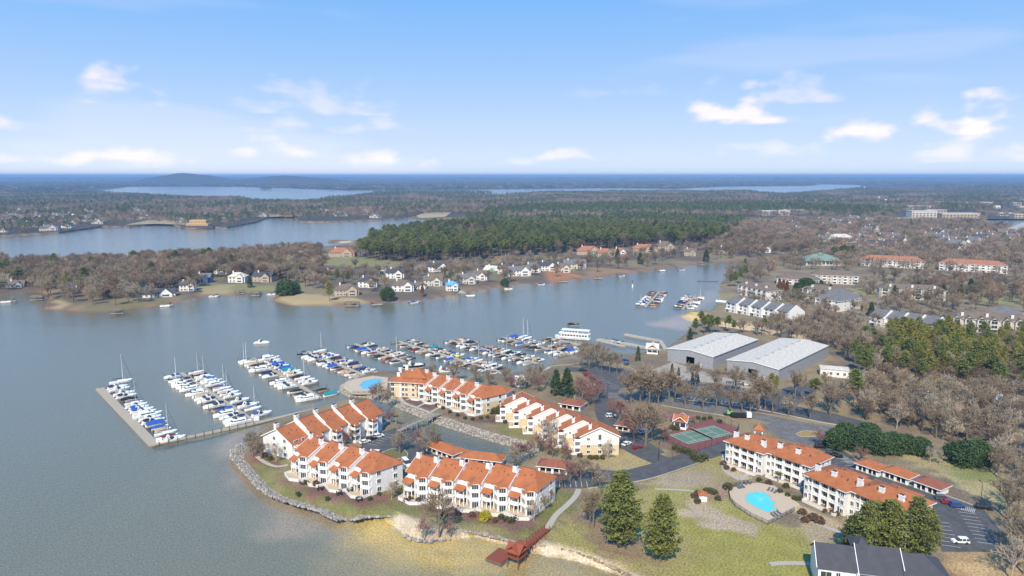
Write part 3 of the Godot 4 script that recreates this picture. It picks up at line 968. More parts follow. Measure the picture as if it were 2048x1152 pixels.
			# stack of open balconies at the exposed corner
			var tx0 := x0 + 0.4 if stagger < 0.0 else x1 - 3.4
			var tx1 := tx0 + 3.0
			var tz := zf + 2.3
			for f in 3:
				var y := f * st
				var fl := Shape.new()
				fl.box(Vector3(tx0, y - 0.12, zf), Vector3(tx1, y + 0.12, tz))
				put("balcony_floor", fl, "white_trim", b)
				var rl := Shape.new()
				rl.bar(Vector3(tx0, y + 0.6, zf), Vector3(tx0, y + 0.6, tz), 0.1, 0.9)
				rl.bar(Vector3(tx0, y + 0.6, tz), Vector3(tx1, y + 0.6, tz), 0.1, 0.9)
				rl.bar(Vector3(tx1, y + 0.6, tz), Vector3(tx1, y + 0.6, zf), 0.1, 0.9)
				put("balcony_rail", rl, "white_trim", b)
				window(b, Vector3((tx0 + tx1) * 0.5, y + 1.3, zf + 0.04), 2.2, 2.0, 0.0, 2)
				window(b, Vector3(tx0 - 1.6 if stagger >= 0.0 else tx1 + 1.6, y + 1.5, zf + 0.04), 1.3, 1.4, 0.0)
			for cx in [tx0 + 0.1, tx1 - 0.1]:
				var c := Shape.new()
				c.cbox(Vector3(cx, e * 0.5, tz - 0.1), Vector3(0.24, e - 0.2, 0.24))
				put("column", c, "white_trim", b)
			slab(r, Vector3(tx0 - 0.4, e - 0.9, tz + 0.5), Vector3(tx1 + 0.4, e - 0.9, tz + 0.5), Vector3(tx1 + 0.4, e + 0.35, zf - 0.4), Vector3(tx0 - 0.4, e + 0.35, zf - 0.4), 0.2)
			if stagger >= 0.0:
				chimney(b, Vector3(x1 - 2.4, e + rise * 0.55, zf - d * 0.26), 1.4, 1.2, 1.9, false)
				var pt := Shape.new()
				var pp := PackedVector2Array([Vector2(x0 + 0.3, zf), Vector2(x0 + 0.3, zf + 4.2), Vector2(x1 - 0.2, zf + 4.2), Vector2(x1 - 0.2, zf)])
				pt.prism(pp, -0.3, 0.2)
				put("patio", pt, "patio", b)
				var pw := Shape.new()
				for i in 3:
					pw.bar(Vector3(pp[i].x, 0.3, pp[i].y), Vector3(pp[i + 1].x, 0.3, pp[i + 1].y), 0.2, 1.1)
				put("patio_wall", pw, "white_wall", b)
				if last:
					for q in [[-3.0, 2.45, 1.0, 0.9], [-3.0, 1.35, 1.3, 1.1], [-3.0, 0.5, 1.3, 1.1], [-7.4, 2.75, 1.1, 2.2], [-7.4, 1.5, 1.3, 1.3], [-11.6, 1.5, 1.3, 1.3], [-11.6, 0.5, 1.3, 1.3], [-7.4, 0.5, 1.3, 1.3]]:
						window(b, Vector3(x1 + 0.03, st * q[1], zf + q[0]), q[2], q[3], PI / 2)
				else:
					window(b, Vector3(x1 + 0.03, st * 2.35, zf - 2.4), 0.7, 0.8, PI / 2)
			else:
				if k > 0:   # white clerestory wall standing on the roof where two units meet
					var cw := Shape.new()
					var z1 := zm + d * 0.33
					var y1 := rg - rise * 0.66
					cw.hexa([Vector3(x0 - 0.5, y1 - 0.6, z1), Vector3(x0 - 0.1, y1 - 0.6, z1), Vector3(x0 - 0.1, rg - 0.6, zm), Vector3(x0 - 0.5, rg - 0.6, zm), Vector3(x0 - 0.5, y1 + 0.5, z1), Vector3(x0 - 0.1, y1 + 0.5, z1), Vector3(x0 - 0.1, rg + 0.85, zm), Vector3(x0 - 0.5, rg + 0.85, zm)])
					put("clerestory", cw, "white_trim", b)
				chimney(b, Vector3(x0 + 1.2, rg - 0.8, zm - 1.6), 1.6, 1.3, 2.2, false)
				if k == 0:
					for f in 3:
						for zz in [0.25, 0.6]:
							window(b, Vector3(x0 - 0.03, f * st + 1.5, zf - d * zz), 1.4, 1.4, -PI / 2)
				if last:
					for f in 3:
						window(b, Vector3(x1 + 0.03, f * st + 1.5, zf - d * 0.3), 1.4, 1.4, PI / 2)
		put("roof", r, roof_m, b)
		var cap := Shape.new()
		cap.bar(Vector3(x0, rg + 0.04, zm), Vector3(x1 if not (last and style == "bay") else x1 - d * 0.32, rg + 0.04, zm), 0.34, 0.12)
		put("ridge_cap", cap, "faded_roof", b)
		for i in 3:
			var vents := Shape.new()
			vents.cbox(Vector3(x0 + pitch * (0.3 + 0.22 * i), e + rise * (0.55 + 0.1 * (i % 2)) + 0.15, zf - d * (0.275 + 0.05 * (i % 2))), Vector3(0.22, 0.5, 0.22))
			put("roof_vent", vents, "cap", b)
	return b


func at_from(p: Vector3, turn: float, local: Vector3, y := GL) -> Vector3:
	var o := p - Basis(Vector3.UP, turn) * local
	o.y = y
	return o


func build_terraces() -> void:
	var he := 8.4
	var t := deg_to_rad(-46)
	var pt := 8.97
	terrace("terrace_building", "white terrace of four units with orange roofs, patios facing the stone sea wall", at_from(Vector3(-75.68, 9.9, -238.1), t, Vector3(pt * 0.705, 0, 3.0)), t, 4, pt, 2.8, 12.5, he, 3.6, "bay", false)
	t = deg_to_rad(-31)
	pt = 8.9
	terrace("terrace_building", "white terrace of five units with orange roofs, patios facing the sandy beach", at_from(Vector3(-31.19, 9.9, -220.1), t, Vector3(pt * 0.705, 0, 3.0)), t, 5, pt, 2.3, 12.5, he, 3.6, "bay", false)
	t = deg_to_rad(-52)
	pt = 8.66
	terrace("terrace_building", "white and cream terrace of five units with orange roofs above the canal footbridge", at_from(Vector3(-45.13, 9.4, -328.6), t, Vector3(pt * 0.705, 0, 3.0)), t, 5, pt, 2.2, 12.5, 7.8, 3.4, "bay", true)
	t = deg_to_rad(-89)
	terrace("terrace_building", "white and cream stepped terrace with six gable ends and orange roofs beside the canal", at_from(Vector3(4.55, 13.1, -296.8), t, Vector3(7.5, 0, -7.4)), t, 6, 7.5, 5.7, 14.8, 7.8, 3.5, "tower", true)
	t = deg_to_rad(57)
	terrace("terrace_building", "white building with long orange roof and white clerestory strips beside the marina pier", at_from(Vector3(-88.55, 12.4, -260.4), t, Vector3(2.0, 0, -8.5)), t, 5, 8.4, -1.5, 17.0, 8.0, 4.3, "tower", false, 1.3)


# ---------------------------------------------------------------- long blocks with balconies (F, G) and other near buildings

func balcony_block(label: String, at: Vector3, turn: float, sections: Array, d: float, he: float, rise: float) -> void:
	var b := thing("apartment_block", at, turn, label, "building", "orange-roofed buildings round the marina")
	var st := he / 3.0
	var x := 0.0
	for sc in sections:
		var L: float = sc[0]
		var zf: float = sc[1]
		var x1 := x + L
		var core := Shape.new()
		core.box(Vector3(x, 0, zf - d), Vector3(x1, he, zf - 1.5))
		put("wall", core, "white_wall", b)
		var nb: int = sc[2]
		var bw := L / nb
		for i in nb:
			var c0 := x + i * bw
			var c1 := c0 + bw
			var solid: bool = (i == 0 or i == nb - 1)
			if solid:
				var w := Shape.new()
				w.box(Vector3(c0 + (0.0 if i == 0 else bw * 0.4), 0, zf - 1.5), Vector3(c1 - (bw * 0.4 if i == 0 else 0.0), he, zf))
				var wo := put("wall", w, "white_wall", b)
				var wx := c0 + (bw * 0.3 if i == 0 else bw * 0.7)
				for f in 3:
					window(wo, Vector3(wx, f * st + 1.45, zf + 0.03), 1.1, 1.4)
			for f in 3:
				var y := f * st
				var ox0 := c0 + (bw * 0.6 if solid and i == 0 else 0.0)
				var ox1 := c1 - (bw * 0.6 if solid and i > 0 else 0.0)
				window(b, Vector3((ox0 + ox1) * 0.5, y + 1.25, zf - 1.46), minf(2.6, ox1 - ox0 - 0.3), 2.0, 0.0, 2)
				if f > 0:
					var fl := Shape.new()
					fl.box(Vector3(ox0, y - 0.35, zf - 1.5), Vector3(ox1, y - 0.1, zf - 0.05))
					put("balcony_floor", fl, "white_trim", b)
					var rl := Shape.new()
					rl.box(Vector3(ox0, y + 0.72, zf - 0.14), Vector3(ox1, y + 0.86, zf - 0.02))
					rl.box(Vector3(ox0, y - 0.1, zf - 0.12), Vector3(ox1, y + 0.06, zf - 0.04))
					var np := int((ox1 - ox0) / 0.22)
					for q in np:
						rl.box(Vector3(ox0 + (q + 0.5) * (ox1 - ox0) / np - 0.06, y + 0.06, zf - 0.1), Vector3(ox0 + (q + 0.5) * (ox1 - ox0) / np + 0.06, y + 0.72, zf - 0.06))
					put("balcony_rail", rl, "white_trim", b)
			var cl := Shape.new()
			cl.cbox(Vector3(c1, he * 0.5, zf - 0.1), Vector3(0.45 if i % 2 == 0 else 0.9, he, 0.3))
			if i < nb - 1:
				put("column", cl, "white_trim", b)
			if i < nb - 1 and i > 0:
				var dv := Shape.new()
				dv.box(Vector3(c0 - 0.08, 0, zf - 1.5), Vector3(c0 + 0.08, he, zf - 0.26))
				put("divider", dv, "white_wall", b)
		var hd := Shape.new()
		hd.box(Vector3(x, he - 0.45, zf - 0.2), Vector3(x1, he, zf + 0.02))
		put("lintel", hd, "white_trim", b)
		var pp := Shape.new()
		pp.box(Vector3(x + 1.5, -0.2, zf), Vector3(x1 - 1.5, 0.18, zf + 2.6))
		put("patio", pp, "patio", b)
		var pw := Shape.new()
		pw.bar(Vector3(x + 1.5, 0.4, zf), Vector3(x + 1.5, 0.4, zf + 2.6), 0.18, 0.9)
		pw.bar(Vector3(x + 1.5, 0.4, zf + 2.6), Vector3(x1 - 1.5, 0.4, zf + 2.6), 0.18, 0.9)
		pw.bar(Vector3(x1 - 1.5, 0.4, zf + 2.6), Vector3(x1 - 1.5, 0.4, zf), 0.18, 0.9)
		put("patio_wall", pw, "white_wall", b)
		for f in 3:
			for zz in [0.3, 0.6, 0.85]:
				window(b, Vector3(x1 + 0.03, f * st + 1.45, zf - d * zz), 1.2, 1.4, PI / 2)
		var r := Shape.new()
		hip_roof(r, x, x1, zf - d, zf, he + sc[3], rise, 0.75)
		# shallow gablets over the balcony columns and on the car-park side
		for q in [[x + L * 0.2, x + L * 0.8, 1.0], [x + L * 0.25, x + L * 0.75, -1.0]]:
			if q[2] > 0:
				hip_roof(r, q[0], q[1], zf - 5.0, zf + 0.25, he + sc[3] + 0.07, rise * 0.36, 0.75)
			else:
				hip_roof(r, q[0], q[1], zf - d - 1.6, zf - d + 4.0, he + sc[3] + 0.07, rise * 0.36, 0.75)
		put("roof", r, "orange_roof", b)
		var cap := Shape.new()
		cap.bar(Vector3(x + d * 0.5, he + sc[3] + rise + 0.04, zf - d * 0.5), Vector3(x1 - d * 0.5, he + sc[3] + rise + 0.04, zf - d * 0.5), 0.34, 0.12)
		put("ridge_cap", cap, "faded_roof", b)
		for vx in [0.2, 0.35, 0.5, 0.7, 0.85]:
			var vt := Shape.new()
			vt.cbox(Vector3(x + L * vx, he + sc[3] + rise * 0.6 + 0.2, zf - d * (0.3 if vx != 0.5 else 0.72)), Vector3(0.25, 0.55, 0.25))
			put("roof_vent", vt, "cap", b)
		fascia(b, x, x1, zf - d, zf, he + sc[3], 0.75)
		for q in sc[4]:
			chimney(b, Vector3(x + L * q, he + sc[3] + rise * 0.55, zf - d * 0.26), 1.5, 1.1, 1.5)
		x = x1
	return


func shelter(called: String, label: String, a: Vector3, bb: Vector3, d: float, h: float, bays: int, roof_m: String, group: String) -> void:
	# open-fronted car shelter: back wall, end walls, piers, hipped roof
	var turn := turn_of(a, bb)
	var L := Vector2(bb.x - a.x, bb.z - a.z).length()
	var at := a
	at.y = GL
	var b := thing(called, at, turn, label, "car shelter", group)
	var w := Shape.new()
	w.box(Vector3(0, 0, -d), Vector3(L, h, -d + 0.25))
	put("back_wall", w, "white_wall", b)
	for x in [0.0, L - 0.25]:
		var e := Shape.new()
		e.box(Vector3(x, 0, -d + 0.25), Vector3(x + 0.25, h, -0.3))
		put("end_wall", e, "white_wall", b)
	for i in bays + 1:
		var c := Shape.new()
		c.cbox(Vector3(0.4 + (L - 0.8) * i / bays, h * 0.5, -0.15), Vector3(0.9 if i % 2 == 0 else 0.35, h, 0.3))
		put("pier", c, "white_trim", b)
	var f := Shape.new()
	f.box(Vector3(0.2, -0.1, -d + 0.3), Vector3(L - 0.2, 0.09, 0))
	put("floor", f, "concrete", b)
	var r := Shape.new()
	hip_roof(r, 0, L, -d, 0, h, 1.7, 0.7)
	put("roof", r, roof_m, b)
	fascia(b, 0, L, -d, 0, h, 0.7)


func build_other_buildings() -> void:
	balcony_block("long white apartment block with orange roof between the pool and the turning circle", gl(79.94, -253), deg_to_rad(-52), [[15.5, 0.0, 5, 0.0, [0.12, 0.42, 0.86]], [16.5, -2.4, 5, -0.02, [0.18, 0.6]]], 14.0, 8.4, 3.2)
	balcony_block("long white apartment block with orange roof beside the pool terrace and the tall pines", at_from(Vector3(96.54, 10.2, -222.6), deg_to_rad(-60), Vector3(0, 0, 0.7)), deg_to_rad(-60), [[15.0, 0.0, 5, 0.0, [0.15, 0.55]], [18.0, -2.2, 5, -0.02, [0.05, 0.45, 0.8]]], 14.0, 8.4, 3.2)
	var g := "white car shelters with orange roofs"
	shelter("car_shelter", "white car shelter with orange roof closest to the dark green hedge", Vector3(125.69, 4.4, -245.9), Vector3(130.32, 4.4, -239.2), 6.0, 2.7, 4, "orange_roof", g)
	shelter("car_shelter", "white car shelter with orange roof, middle one of the row of three", Vector3(132.14, 4.4, -239.6), Vector3(137.09, 4.4, -232.4), 6.0, 2.7, 4, "orange_roof", g)
	shelter("car_shelter", "white car shelter with darker red roof at the end of the row of three", Vector3(138.42, 4.4, -230.8), Vector3(142.81, 4.4, -223.7), 6.0, 2.7, 4, "faded_roof", g)
	shelter("car_shelter", "white car shelter with orange roof beside the canal and round planting island", Vector3(-33.47, 4.4, -263.4), Vector3(-22.33, 4.4, -253.4), 6.5, 2.7, 5, "orange_roof", g)
	shelter("car_shelter", "white car shelter with orange roof at the head of the canal", Vector3(-19.38, 4.4, -251.4), Vector3(-4.22, 4.4, -247.2), 6.0, 2.7, 5, "orange_roof", g)
	shelter("car_shelter", "weathered red-roofed car shelter among bare trees beyond the canal head", Vector3(9.4, 4.4, -243.6), Vector3(19.69, 4.4, -240.9), 6.0, 2.7, 4, "faded_roof", g)
	shelter("car_shelter", "weathered red-roofed car shelter beside the road bend and the white car", Vector3(43.81, 4.4, -286.4), Vector3(51.61, 4.4, -282.8), 6.0, 2.6, 3, "faded_roof", g)
	shelter("car_shelter", "weathered red-roofed car shelter between the stepped terrace and the drive", Vector3(22.13, 4.4, -315), Vector3(30.94, 4.4, -310.7), 7.0, 2.6, 3, "faded_roof", g)
	shelter("car_shelter", "orange-roofed shelter behind the cream terrace by the marina shore", Vector3(-13.69, 4.4, -335.1), Vector3(-2.89, 4.4, -330.3), 8.0, 2.8, 4, "orange_roof", g)
	# hipped block on the point with the small blue pool
	var b := thing("corner_building", gl(-58.87, -332.9), deg_to_rad(-9), "cream three-storey building with broad orange hipped roof beside the small blue pool", "building", "orange-roofed buildings round the marina")
	var w := Shape.new()
	w.box(Vector3(0, 0, -15), Vector3(13, 5.0, 0))
	put("wall", w, "cream_wall", b)
	w = Shape.new()
	w.box(Vector3(0, 5.0, -15), Vector3(13, 7.6, 0))
	put("wall", w, "cream_wall", b)
	w = Shape.new()
	w.box(Vector3(13, 0, -13), Vector3(17, 7.5, -2))
	put("wall", w, "cream_wall", b)
	var bnd := Shape.new()
	bnd.box(Vector3(-0.05, 4.9, -15.05), Vector3(13.05, 5.15, 0.05))
	put("band", bnd, "white_trim", b)
	for f in 3:
		for x in [6.2, 7.9, 11.3]:
			window(b, Vector3(x, f * 2.5 + 1.4, 0.03), 1.2, 1.5)
		window(b, Vector3(1.0, f * 2.5 + 1.3, 0.03), 1.6, 1.9)
		for z in [-3.0, -7.5, -12.0]:
			window(b, Vector3(-0.03, f * 2.5 + 1.4, z), 1.5, 1.6, -PI / 2)
	var cl := Shape.new()
	cl.box(Vector3(4.6, 0, 0), Vector3(5.0, 7.6, 0.3))
	put("pilaster", cl, "white_trim", b)
	var r := Shape.new()
	hip_roof(r, 0, 17, -15, 0, 7.6, 4.4, 0.9)
	hip_roof(r, 6, 17, -13, -2, 9.4, 3.6, 0.4)
	put("roof", r, "orange_roof", b)
	fascia(b, 0, 17, -15, 0, 7.6, 0.9)
	var ws := Shape.new()
	ws.bar(Vector3(8.4, 11.6, -7.0), Vector3(15.5, 10.0, -4.5), 0.2, 0.7)
	put("clerestory", ws, "white_trim", b)
	chimney(b, Vector3(3.2, 9.4, -3.2), 1.5, 1.2, 2.1, false)
	chimney(b, Vector3(2.0, 10.0, -9.5), 1.5, 1.2, 2.2, false)
	chimney(b, Vector3(4.5, 10.6, -12.5), 1.5, 1.2, 2.2, false)
	# grey-roofed house at the bottom
	b = thing("grey_roof_house", gl(79.12, -169.7), deg_to_rad(-14), "white house with dark grey shingle roof below the tall pines", "house")
	w = Shape.new()
	w.box(Vector3(0, 0, -11), Vector3(9, 6.6, 0))
	w.tri(Vector3(0, 6.6, -11), Vector3(0, 6.6, 0), Vector3(0, 10.4, -5.5))
	put("wall", w, "white_wall", b)
	w = Shape.new()
	w.box(Vector3(9, 0, -12.5), Vector3(30, 6.4, 1.0))
	put("wall", w, "white_wall", b)
	r = Shape.new()
	slab(r, Vector3(-0.4, 6.4, 0.5), Vector3(9.3, 6.4, 0.5), Vector3(9.3, 10.5, -5.5), Vector3(-0.4, 10.5, -5.5))
	slab(r, Vector3(9.3, 6.4, -11.5), Vector3(-0.4, 6.4, -11.5), Vector3(-0.4, 10.5, -5.5), Vector3(9.3, 10.5, -5.5))
	put("roof", r, "slate_roof", b)
	r = Shape.new()
	slab(r, Vector3(9.4, 5.6, 2.2), Vector3(20.2, 5.6, 2.2), Vector3(20.2, 10.9, -6.2), Vector3(9.4, 10.9, -6.2))
	slab(r, Vector3(20.2, 6.2, -13.0), Vector3(9.4, 6.2, -13.0), Vector3(9.4, 10.9, -6.2), Vector3(20.2, 10.9, -6.2))
	put("roof", r, "slate_roof", b)
	r = Shape.new()
	hip_roof(r, 20.4, 31, -12.5, 1.5, 6.2, 4.2, 0.5, false, true)
	put("roof", r, "slate_roof", b)
	r = Shape.new()
	hip_roof(r, 9.6, 14.2, -15.0, -5.0, 8.6, 2.6, 0.3)
	put("dormer", r, "slate_roof", b)
	var tm := Shape.new()
	for x in [-0.5, 9.35, 20.3]:
		var zf := 0.5 if x < 5 else 2.2
		tm.bar(Vector3(x, 6.5 if x < 5 else 5.7, zf), Vector3(x, 10.7 if x < 5 else 11.0, -5.6 if x < 5 else -6.2), 0.14, 0.3)
	put("barge_board", tm, "white_trim", b)
	for q in [[1.9, 4.6, 2.6, 1.7], [4.8, 4.7, 1.0, 1.6], [1.9, 1.6, 2.6, 1.8], [6.6, 1.6, 1.6, 1.6], [11.5, 3.6, 1.6, 1.6], [15.5, 3.6, 1.6, 1.6]]:
		window(b, Vector3(q[0], q[1], 0.03 if q[0] < 9 else 1.03), q[2], q[3])
	# two boat storage sheds
	storage_shed("grey metal boat storage shed with pale roof closest to the marina basin", at_from(Vector3(90.13, 9.3, -400.2), 0.0, Vector3.ZERO), Vector3.ZERO, deg_to_rad(-43), 28.6, 57.0, 7.5)
	storage_shed("grey metal boat storage shed with pale roof beside the woods and the small white shed", at_from(Vector3(116.8, 9.3, -374.4), 0.0, Vector3.ZERO), Vector3.ZERO, deg_to_rad(-43), 28.5, 71.0, 7.5)
	# small things of the grounds
	b = thing("white_shed", gl(165.2, -368.7), deg_to_rad(-20), "small white shed with pale flat roof behind the boat storage", "shed")
	w = Shape.new()
	w.box(Vector3(0, 0, -8), Vector3(14, 4.2, 0))
	put("wall", w, "white_wall", b)
	r = Shape.new()
	hip_roof(r, 0, 14, -8, 0, 4.2, 0.8, 0.3)
	put("roof", r, "metal_roof", b)
	for k in 4:
		window(b, Vector3(2 + k * 3.3, 2.0, 0.03), 1.3, 1.4)
	gazebo("small white gazebo with cross-gabled orange roof beside the tennis court", gl(72.11, -289.9), deg_to_rad(-25), 5.2, 3.4, "orange_roof")
	gazebo("white open pavilion with pale roof by the marina shore", gl(4.6, -350.4), deg_to_rad(-10), 5.0, 3.2, "white_wall")
	gazebo("white pavilion with twin gables beside the marina car park", gl(85.11, -418.6), deg_to_rad(-15), 6.5, 3.4, "metal_roof")
	b = thing("pump_house", gl(61.68, -220.3), deg_to_rad(-8), "tiny white pump house with orange roof on the lawn near the pool", "hut")
	w = Shape.new()
	w.box(Vector3(0, 0, -2.4), Vector3(2.6, 2.3, 0))
	put("wall", w, "white_wall", b)
	r = Shape.new()
	hip_roof(r, 0, 2.6, -2.4, 0, 2.3, 1.1, 0.35)
	put("roof", r, "orange_roof", b)
	w = Shape.new()
	w.box(Vector3(0.8, 0, 0.0), Vector3(1.7, 1.9, 0.06))
	put("door", w, "white_trim", b)
	b = thing("gate_lantern_tower", gl(99.25, -273.2), deg_to_rad(-20), "square white lantern tower with pyramid orange roof at the turning circle", "tower")
	for q in [[-1.4, -1.4], [1.4, -1.4], [1.4, 1.4], [-1.4, 1.4]]:
		w = Shape.new()
		w.cbox(Vector3(q[0], 2.8, q[1]), Vector3(0.4, 5.6, 0.4))
		put("post", w, "white_trim", b)
	w = Shape.new()
	w.cbox(Vector3(0, 1.7, 0), Vector3(2.7, 3.4, 2.7))
	put("wall", w, "white_wall", b)
	w = Shape.new()
	w.cbox(Vector3(0, 5.45, 0), Vector3(3.3, 0.5, 3.3))
	put("beam", w, "white_trim", b)
	r = Shape.new()
	hip_roof(r, -1.7, 1.7, -1.7, 1.7, 5.7, 2.2, 0.5)
	put("roof", r, "orange_roof", b)


func storage_shed(label: String, left: Vector3, _right: Vector3, turn: float, W: float, L: float, he: float) -> void:
	var b := thing("boat_storage_shed", left, turn, label, "shed", "boat storage sheds")
	var dx := W * 0.42
	var w := Shape.new()   # front wall round the open door
	var rg := he + 1.5
	w.box(Vector3(0, 0, -0.3), Vector3(dx, he, 0))
	w.box(Vector3(dx + 5.2, 0, -0.3), Vector3(W, he, 0))
	w.box(Vector3(dx, 4.9, -0.3), Vector3(dx + 5.2, he, 0))
	w.tri(Vector3(0, he, 0), Vector3(W, he, 0), Vector3(W * 0.5, rg, 0))
	put("front_wall", w, "grey_wall", b)
	for x in [0.0, W - 0.3]:
		w = Shape.new()
		w.box(Vector3(x, 0, -L), Vector3(x + 0.3, he, -0.3))
		put("side_wall", w, "grey_wall", b)
	w = Shape.new()
	w.box(Vector3(0.3, 0, -L), Vector3(W - 0.3, he, -L + 0.3))
	w.tri(Vector3(W, he, -L), Vector3(0, he, -L), Vector3(W * 0.5, rg, -L))
	put("back_wall", w, "grey_wall", b)
	w = Shape.new()
	w.box(Vector3(0.3, -0.1, -L + 0.3), Vector3(W - 0.3, 0.08, -0.05))
	put("floor", w, "asphalt_old", b)
	for s in 2:
		var r := Shape.new()
		if s == 0:
			slab(r, Vector3(-0.4, he - 0.02, 0.4), Vector3(W * 0.5, rg + 0.05, 0.4), Vector3(W * 0.5, rg + 0.05, -L - 0.4), Vector3(-0.4, he - 0.02, -L - 0.4), 0.15)
		else:
			slab(r, Vector3(W * 0.5, rg + 0.05, 0.4), Vector3(W + 0.4, he - 0.02, 0.4), Vector3(W + 0.4, he - 0.02, -L - 0.4), Vector3(W * 0.5, rg + 0.05, -L - 0.4), 0.15)
		var ro := put("roof", r, "metal_roof", b)
		if s == 0:
			for k in 7:
				var v := Shape.new()
				v.cbox(Vector3(W * 0.5 - 0.2, rg + 0.3, -L * (0.1 + 0.13 * k)), Vector3(1.4, 0.5, 2.4))
				put("ridge_vent", v, "skylight", ro)
	var tr := Shape.new()
	tr.bar(Vector3(-0.45, he - 0.1, 0.42), Vector3(W * 0.5, rg - 0.03, 0.42), 0.12, 0.3)
	tr.bar(Vector3(W * 0.5, rg - 0.03, 0.42), Vector3(W + 0.45, he - 0.1, 0.42), 0.12, 0.3)
	put("eave_trim", tr, "white_trim", b)
	tr = Shape.new()
	tr.bar(Vector3(W + 0.42, he - 0.1, 0.4), Vector3(W + 0.42, he - 0.1, -L - 0.4), 0.12, 0.3)
	put("gutter", tr, "grey_wall", b)
	var d := Shape.new()
	d.box(Vector3(dx + 8.5, 0, 0.0), Vector3(dx + 9.6, 2.1, 0.07))
	put("door", d, "white_trim", b)


func gazebo(label: String, at: Vector3, turn: float, w: float, h: float, roof_m: String) -> void:
	var b := thing("gazebo", at, turn, label, "gazebo")
	var a := w * 0.5
	for q in [Vector2(-a, -a), Vector2(0, -a), Vector2(a, -a), Vector2(a, 0), Vector2(a, a), Vector2(0, a), Vector2(-a, a), Vector2(-a, 0)]:
		var c := Shape.new()
		c.cbox(Vector3(q.x * 0.92, h * 0.5, q.y * 0.92), Vector3(0.32, h, 0.32))
		put("post", c, "white_trim", b)
	for s in [-1, 1]:
		var r := Shape.new()
		r.cbox(Vector3(0, 0.55, s * a * 0.92), Vector3(w * 0.86, 0.9, 0.1))
		put("rail", r, "white_trim", b)
		r = Shape.new()
		r.cbox(Vector3(s * a * 0.92, 0.55, 0), Vector3(0.1, 0.9, w * 0.8))
		put("rail", r, "white_trim", b)
	var bm := Shape.new()
	bm.cbox(Vector3(0, h - 0.15, a * 0.92), Vector3(w, 0.4, 0.25))
	bm.cbox(Vector3(0, h - 0.15, -a * 0.92), Vector3(w, 0.4, 0.25))
	bm.cbox(Vector3(a * 0.92, h - 0.15, 0), Vector3(0.25, 0.39, w * 0.86))
	bm.cbox(Vector3(-a * 0.92, h - 0.15, 0), Vector3(0.25, 0.39, w * 0.86))
	put("beam", bm, "white_trim", b)
	var rise := w * 0.42
	var o := a + 0.5
	var r1 := Shape.new()
	slab(r1, Vector3(-o, h, o), Vector3(0, h + rise, o), Vector3(0, h + rise, -o), Vector3(-o, h, -o), 0.15)
	slab(r1, Vector3(0, h + rise, o), Vector3(o, h, o), Vector3(o, h, -o), Vector3(0, h + rise, -o), 0.15)
	slab(r1, Vector3(-o, h + 0.03, o), Vector3(o, h + 0.03, o), Vector3(o, h + rise + 0.02, 0), Vector3(-o, h + rise + 0.02, 0), 0.15)
	slab(r1, Vector3(-o, h + rise + 0.02, 0), Vector3(o, h + rise + 0.02, 0), Vector3(o, h + 0.03, -o), Vector3(-o, h + 0.03, -o), 0.15)
	put("roof", r1, roof_m, b)
	for k in 4:
		var g := Shape.new()
		g.bar(Vector3(-o, h - 0.1, o + 0.04), Vector3(0, h + rise - 0.1, o + 0.04), 0.1, 0.3)
		g.bar(Vector3(0, h + rise - 0.1, o + 0.04), Vector3(o, h - 0.1, o + 0.04), 0.1, 0.3)
		var go := put("barge_board", g, "white_trim", b)
		go.rotation.y = k * PI / 2
	var fl := Shape.new()
	fl.box(Vector3(-a, -0.2, -a), Vector3(a, 0.12, a))
	put("floor", fl, "concrete", b)


# ---------------------------------------------------------------- roads, car parks, paths, pools, courts

func sheet(called: String, p: PackedVector2Array, y: float, material: String) -> MeshInstance3D:
	var s := Shape.new()
	s.flat(p, y)
	keep_clear.append(p)
	return structure(called, s, material)


# a strip of that width along a line on the ground
func strip_outline(line: PackedVector2Array, w: float) -> PackedVector2Array:
	var l := PackedVector2Array()
	var r := PackedVector2Array()
	# smooth the line first
	var c := PackedVector2Array()
	for i in line.size() - 1:
		var p0 := line[maxi(i - 1, 0)]
		var p1 := line[i]
		var p2 := line[i + 1]
		var p3 := line[mini(i + 2, line.size() - 1)]
		for k in 4:
			c.append(p1.cubic_interpolate(p2, p0, p3, k / 4.0))
	c.append(line[line.size() - 1])
	for i in c.size():
		var d := (c[mini(i + 1, c.size() - 1)] - c[maxi(i - 1, 0)]).normalized()
		var n := Vector2(-d.y, d.x) * w * 0.5
		l.append(c[i] + n)
		r.append(c[i] - n)
	r.reverse()
	l.append_array(r)
	return l


func road(called: String, line: PackedVector2Array, w: float, y: float, material: String) -> void:
	var o := strip_outline(line, w)
	keep_clear.append(o)
	var n := o.size() / 2
	var s := Shape.new()
	for i in n - 1:
		var a := o[i]
		var b := o[i + 1]
		var c := o[o.size() - 2 - i]
		var d := o[o.size() - 1 - i]
		s.quad(Vector3(a.x, y, a.y), Vector3(b.x, y, b.y), Vector3(c.x, y, c.y), Vector3(d.x, y, d.y))
	structure(called, s, material)


func kerb(line: PackedVector2Array, w := 0.35, h := 0.14) -> void:
	var s := Shape.new()
	var o := strip_outline(line, w)
	var n := o.size() / 2
	for i in n - 1:
		var a := (o[i] + o[o.size() - 1 - i]) * 0.5
		var b := (o[i + 1] + o[o.size() - 2 - i]) * 0.5
		s.bar(Vector3(a.x, GL + h * 0.5, a.y), Vector3(b.x, GL + h * 0.5, b.y), w, h + 0.1)
	structure("kerb", s, "concrete")


# painted bay lines between a and b, each of that length to one side
func stalls(a: Vector3, b: Vector3, n: int, length: float, side := 1.0) -> void:
	var d := (b - a).normalized()
	var q := Vector3(-d.z, 0, d.x) * side
	for i in n + 1:
		var s := Shape.new()
		var p := a.lerp(b, float(i) / n)
		p.y = GL + 0.085
		var e := d * 0.07
		s.quad(p - e, p + e, p + e + q * length, p - e + q * length)
		structure("bay_marking", s, "paint_white")


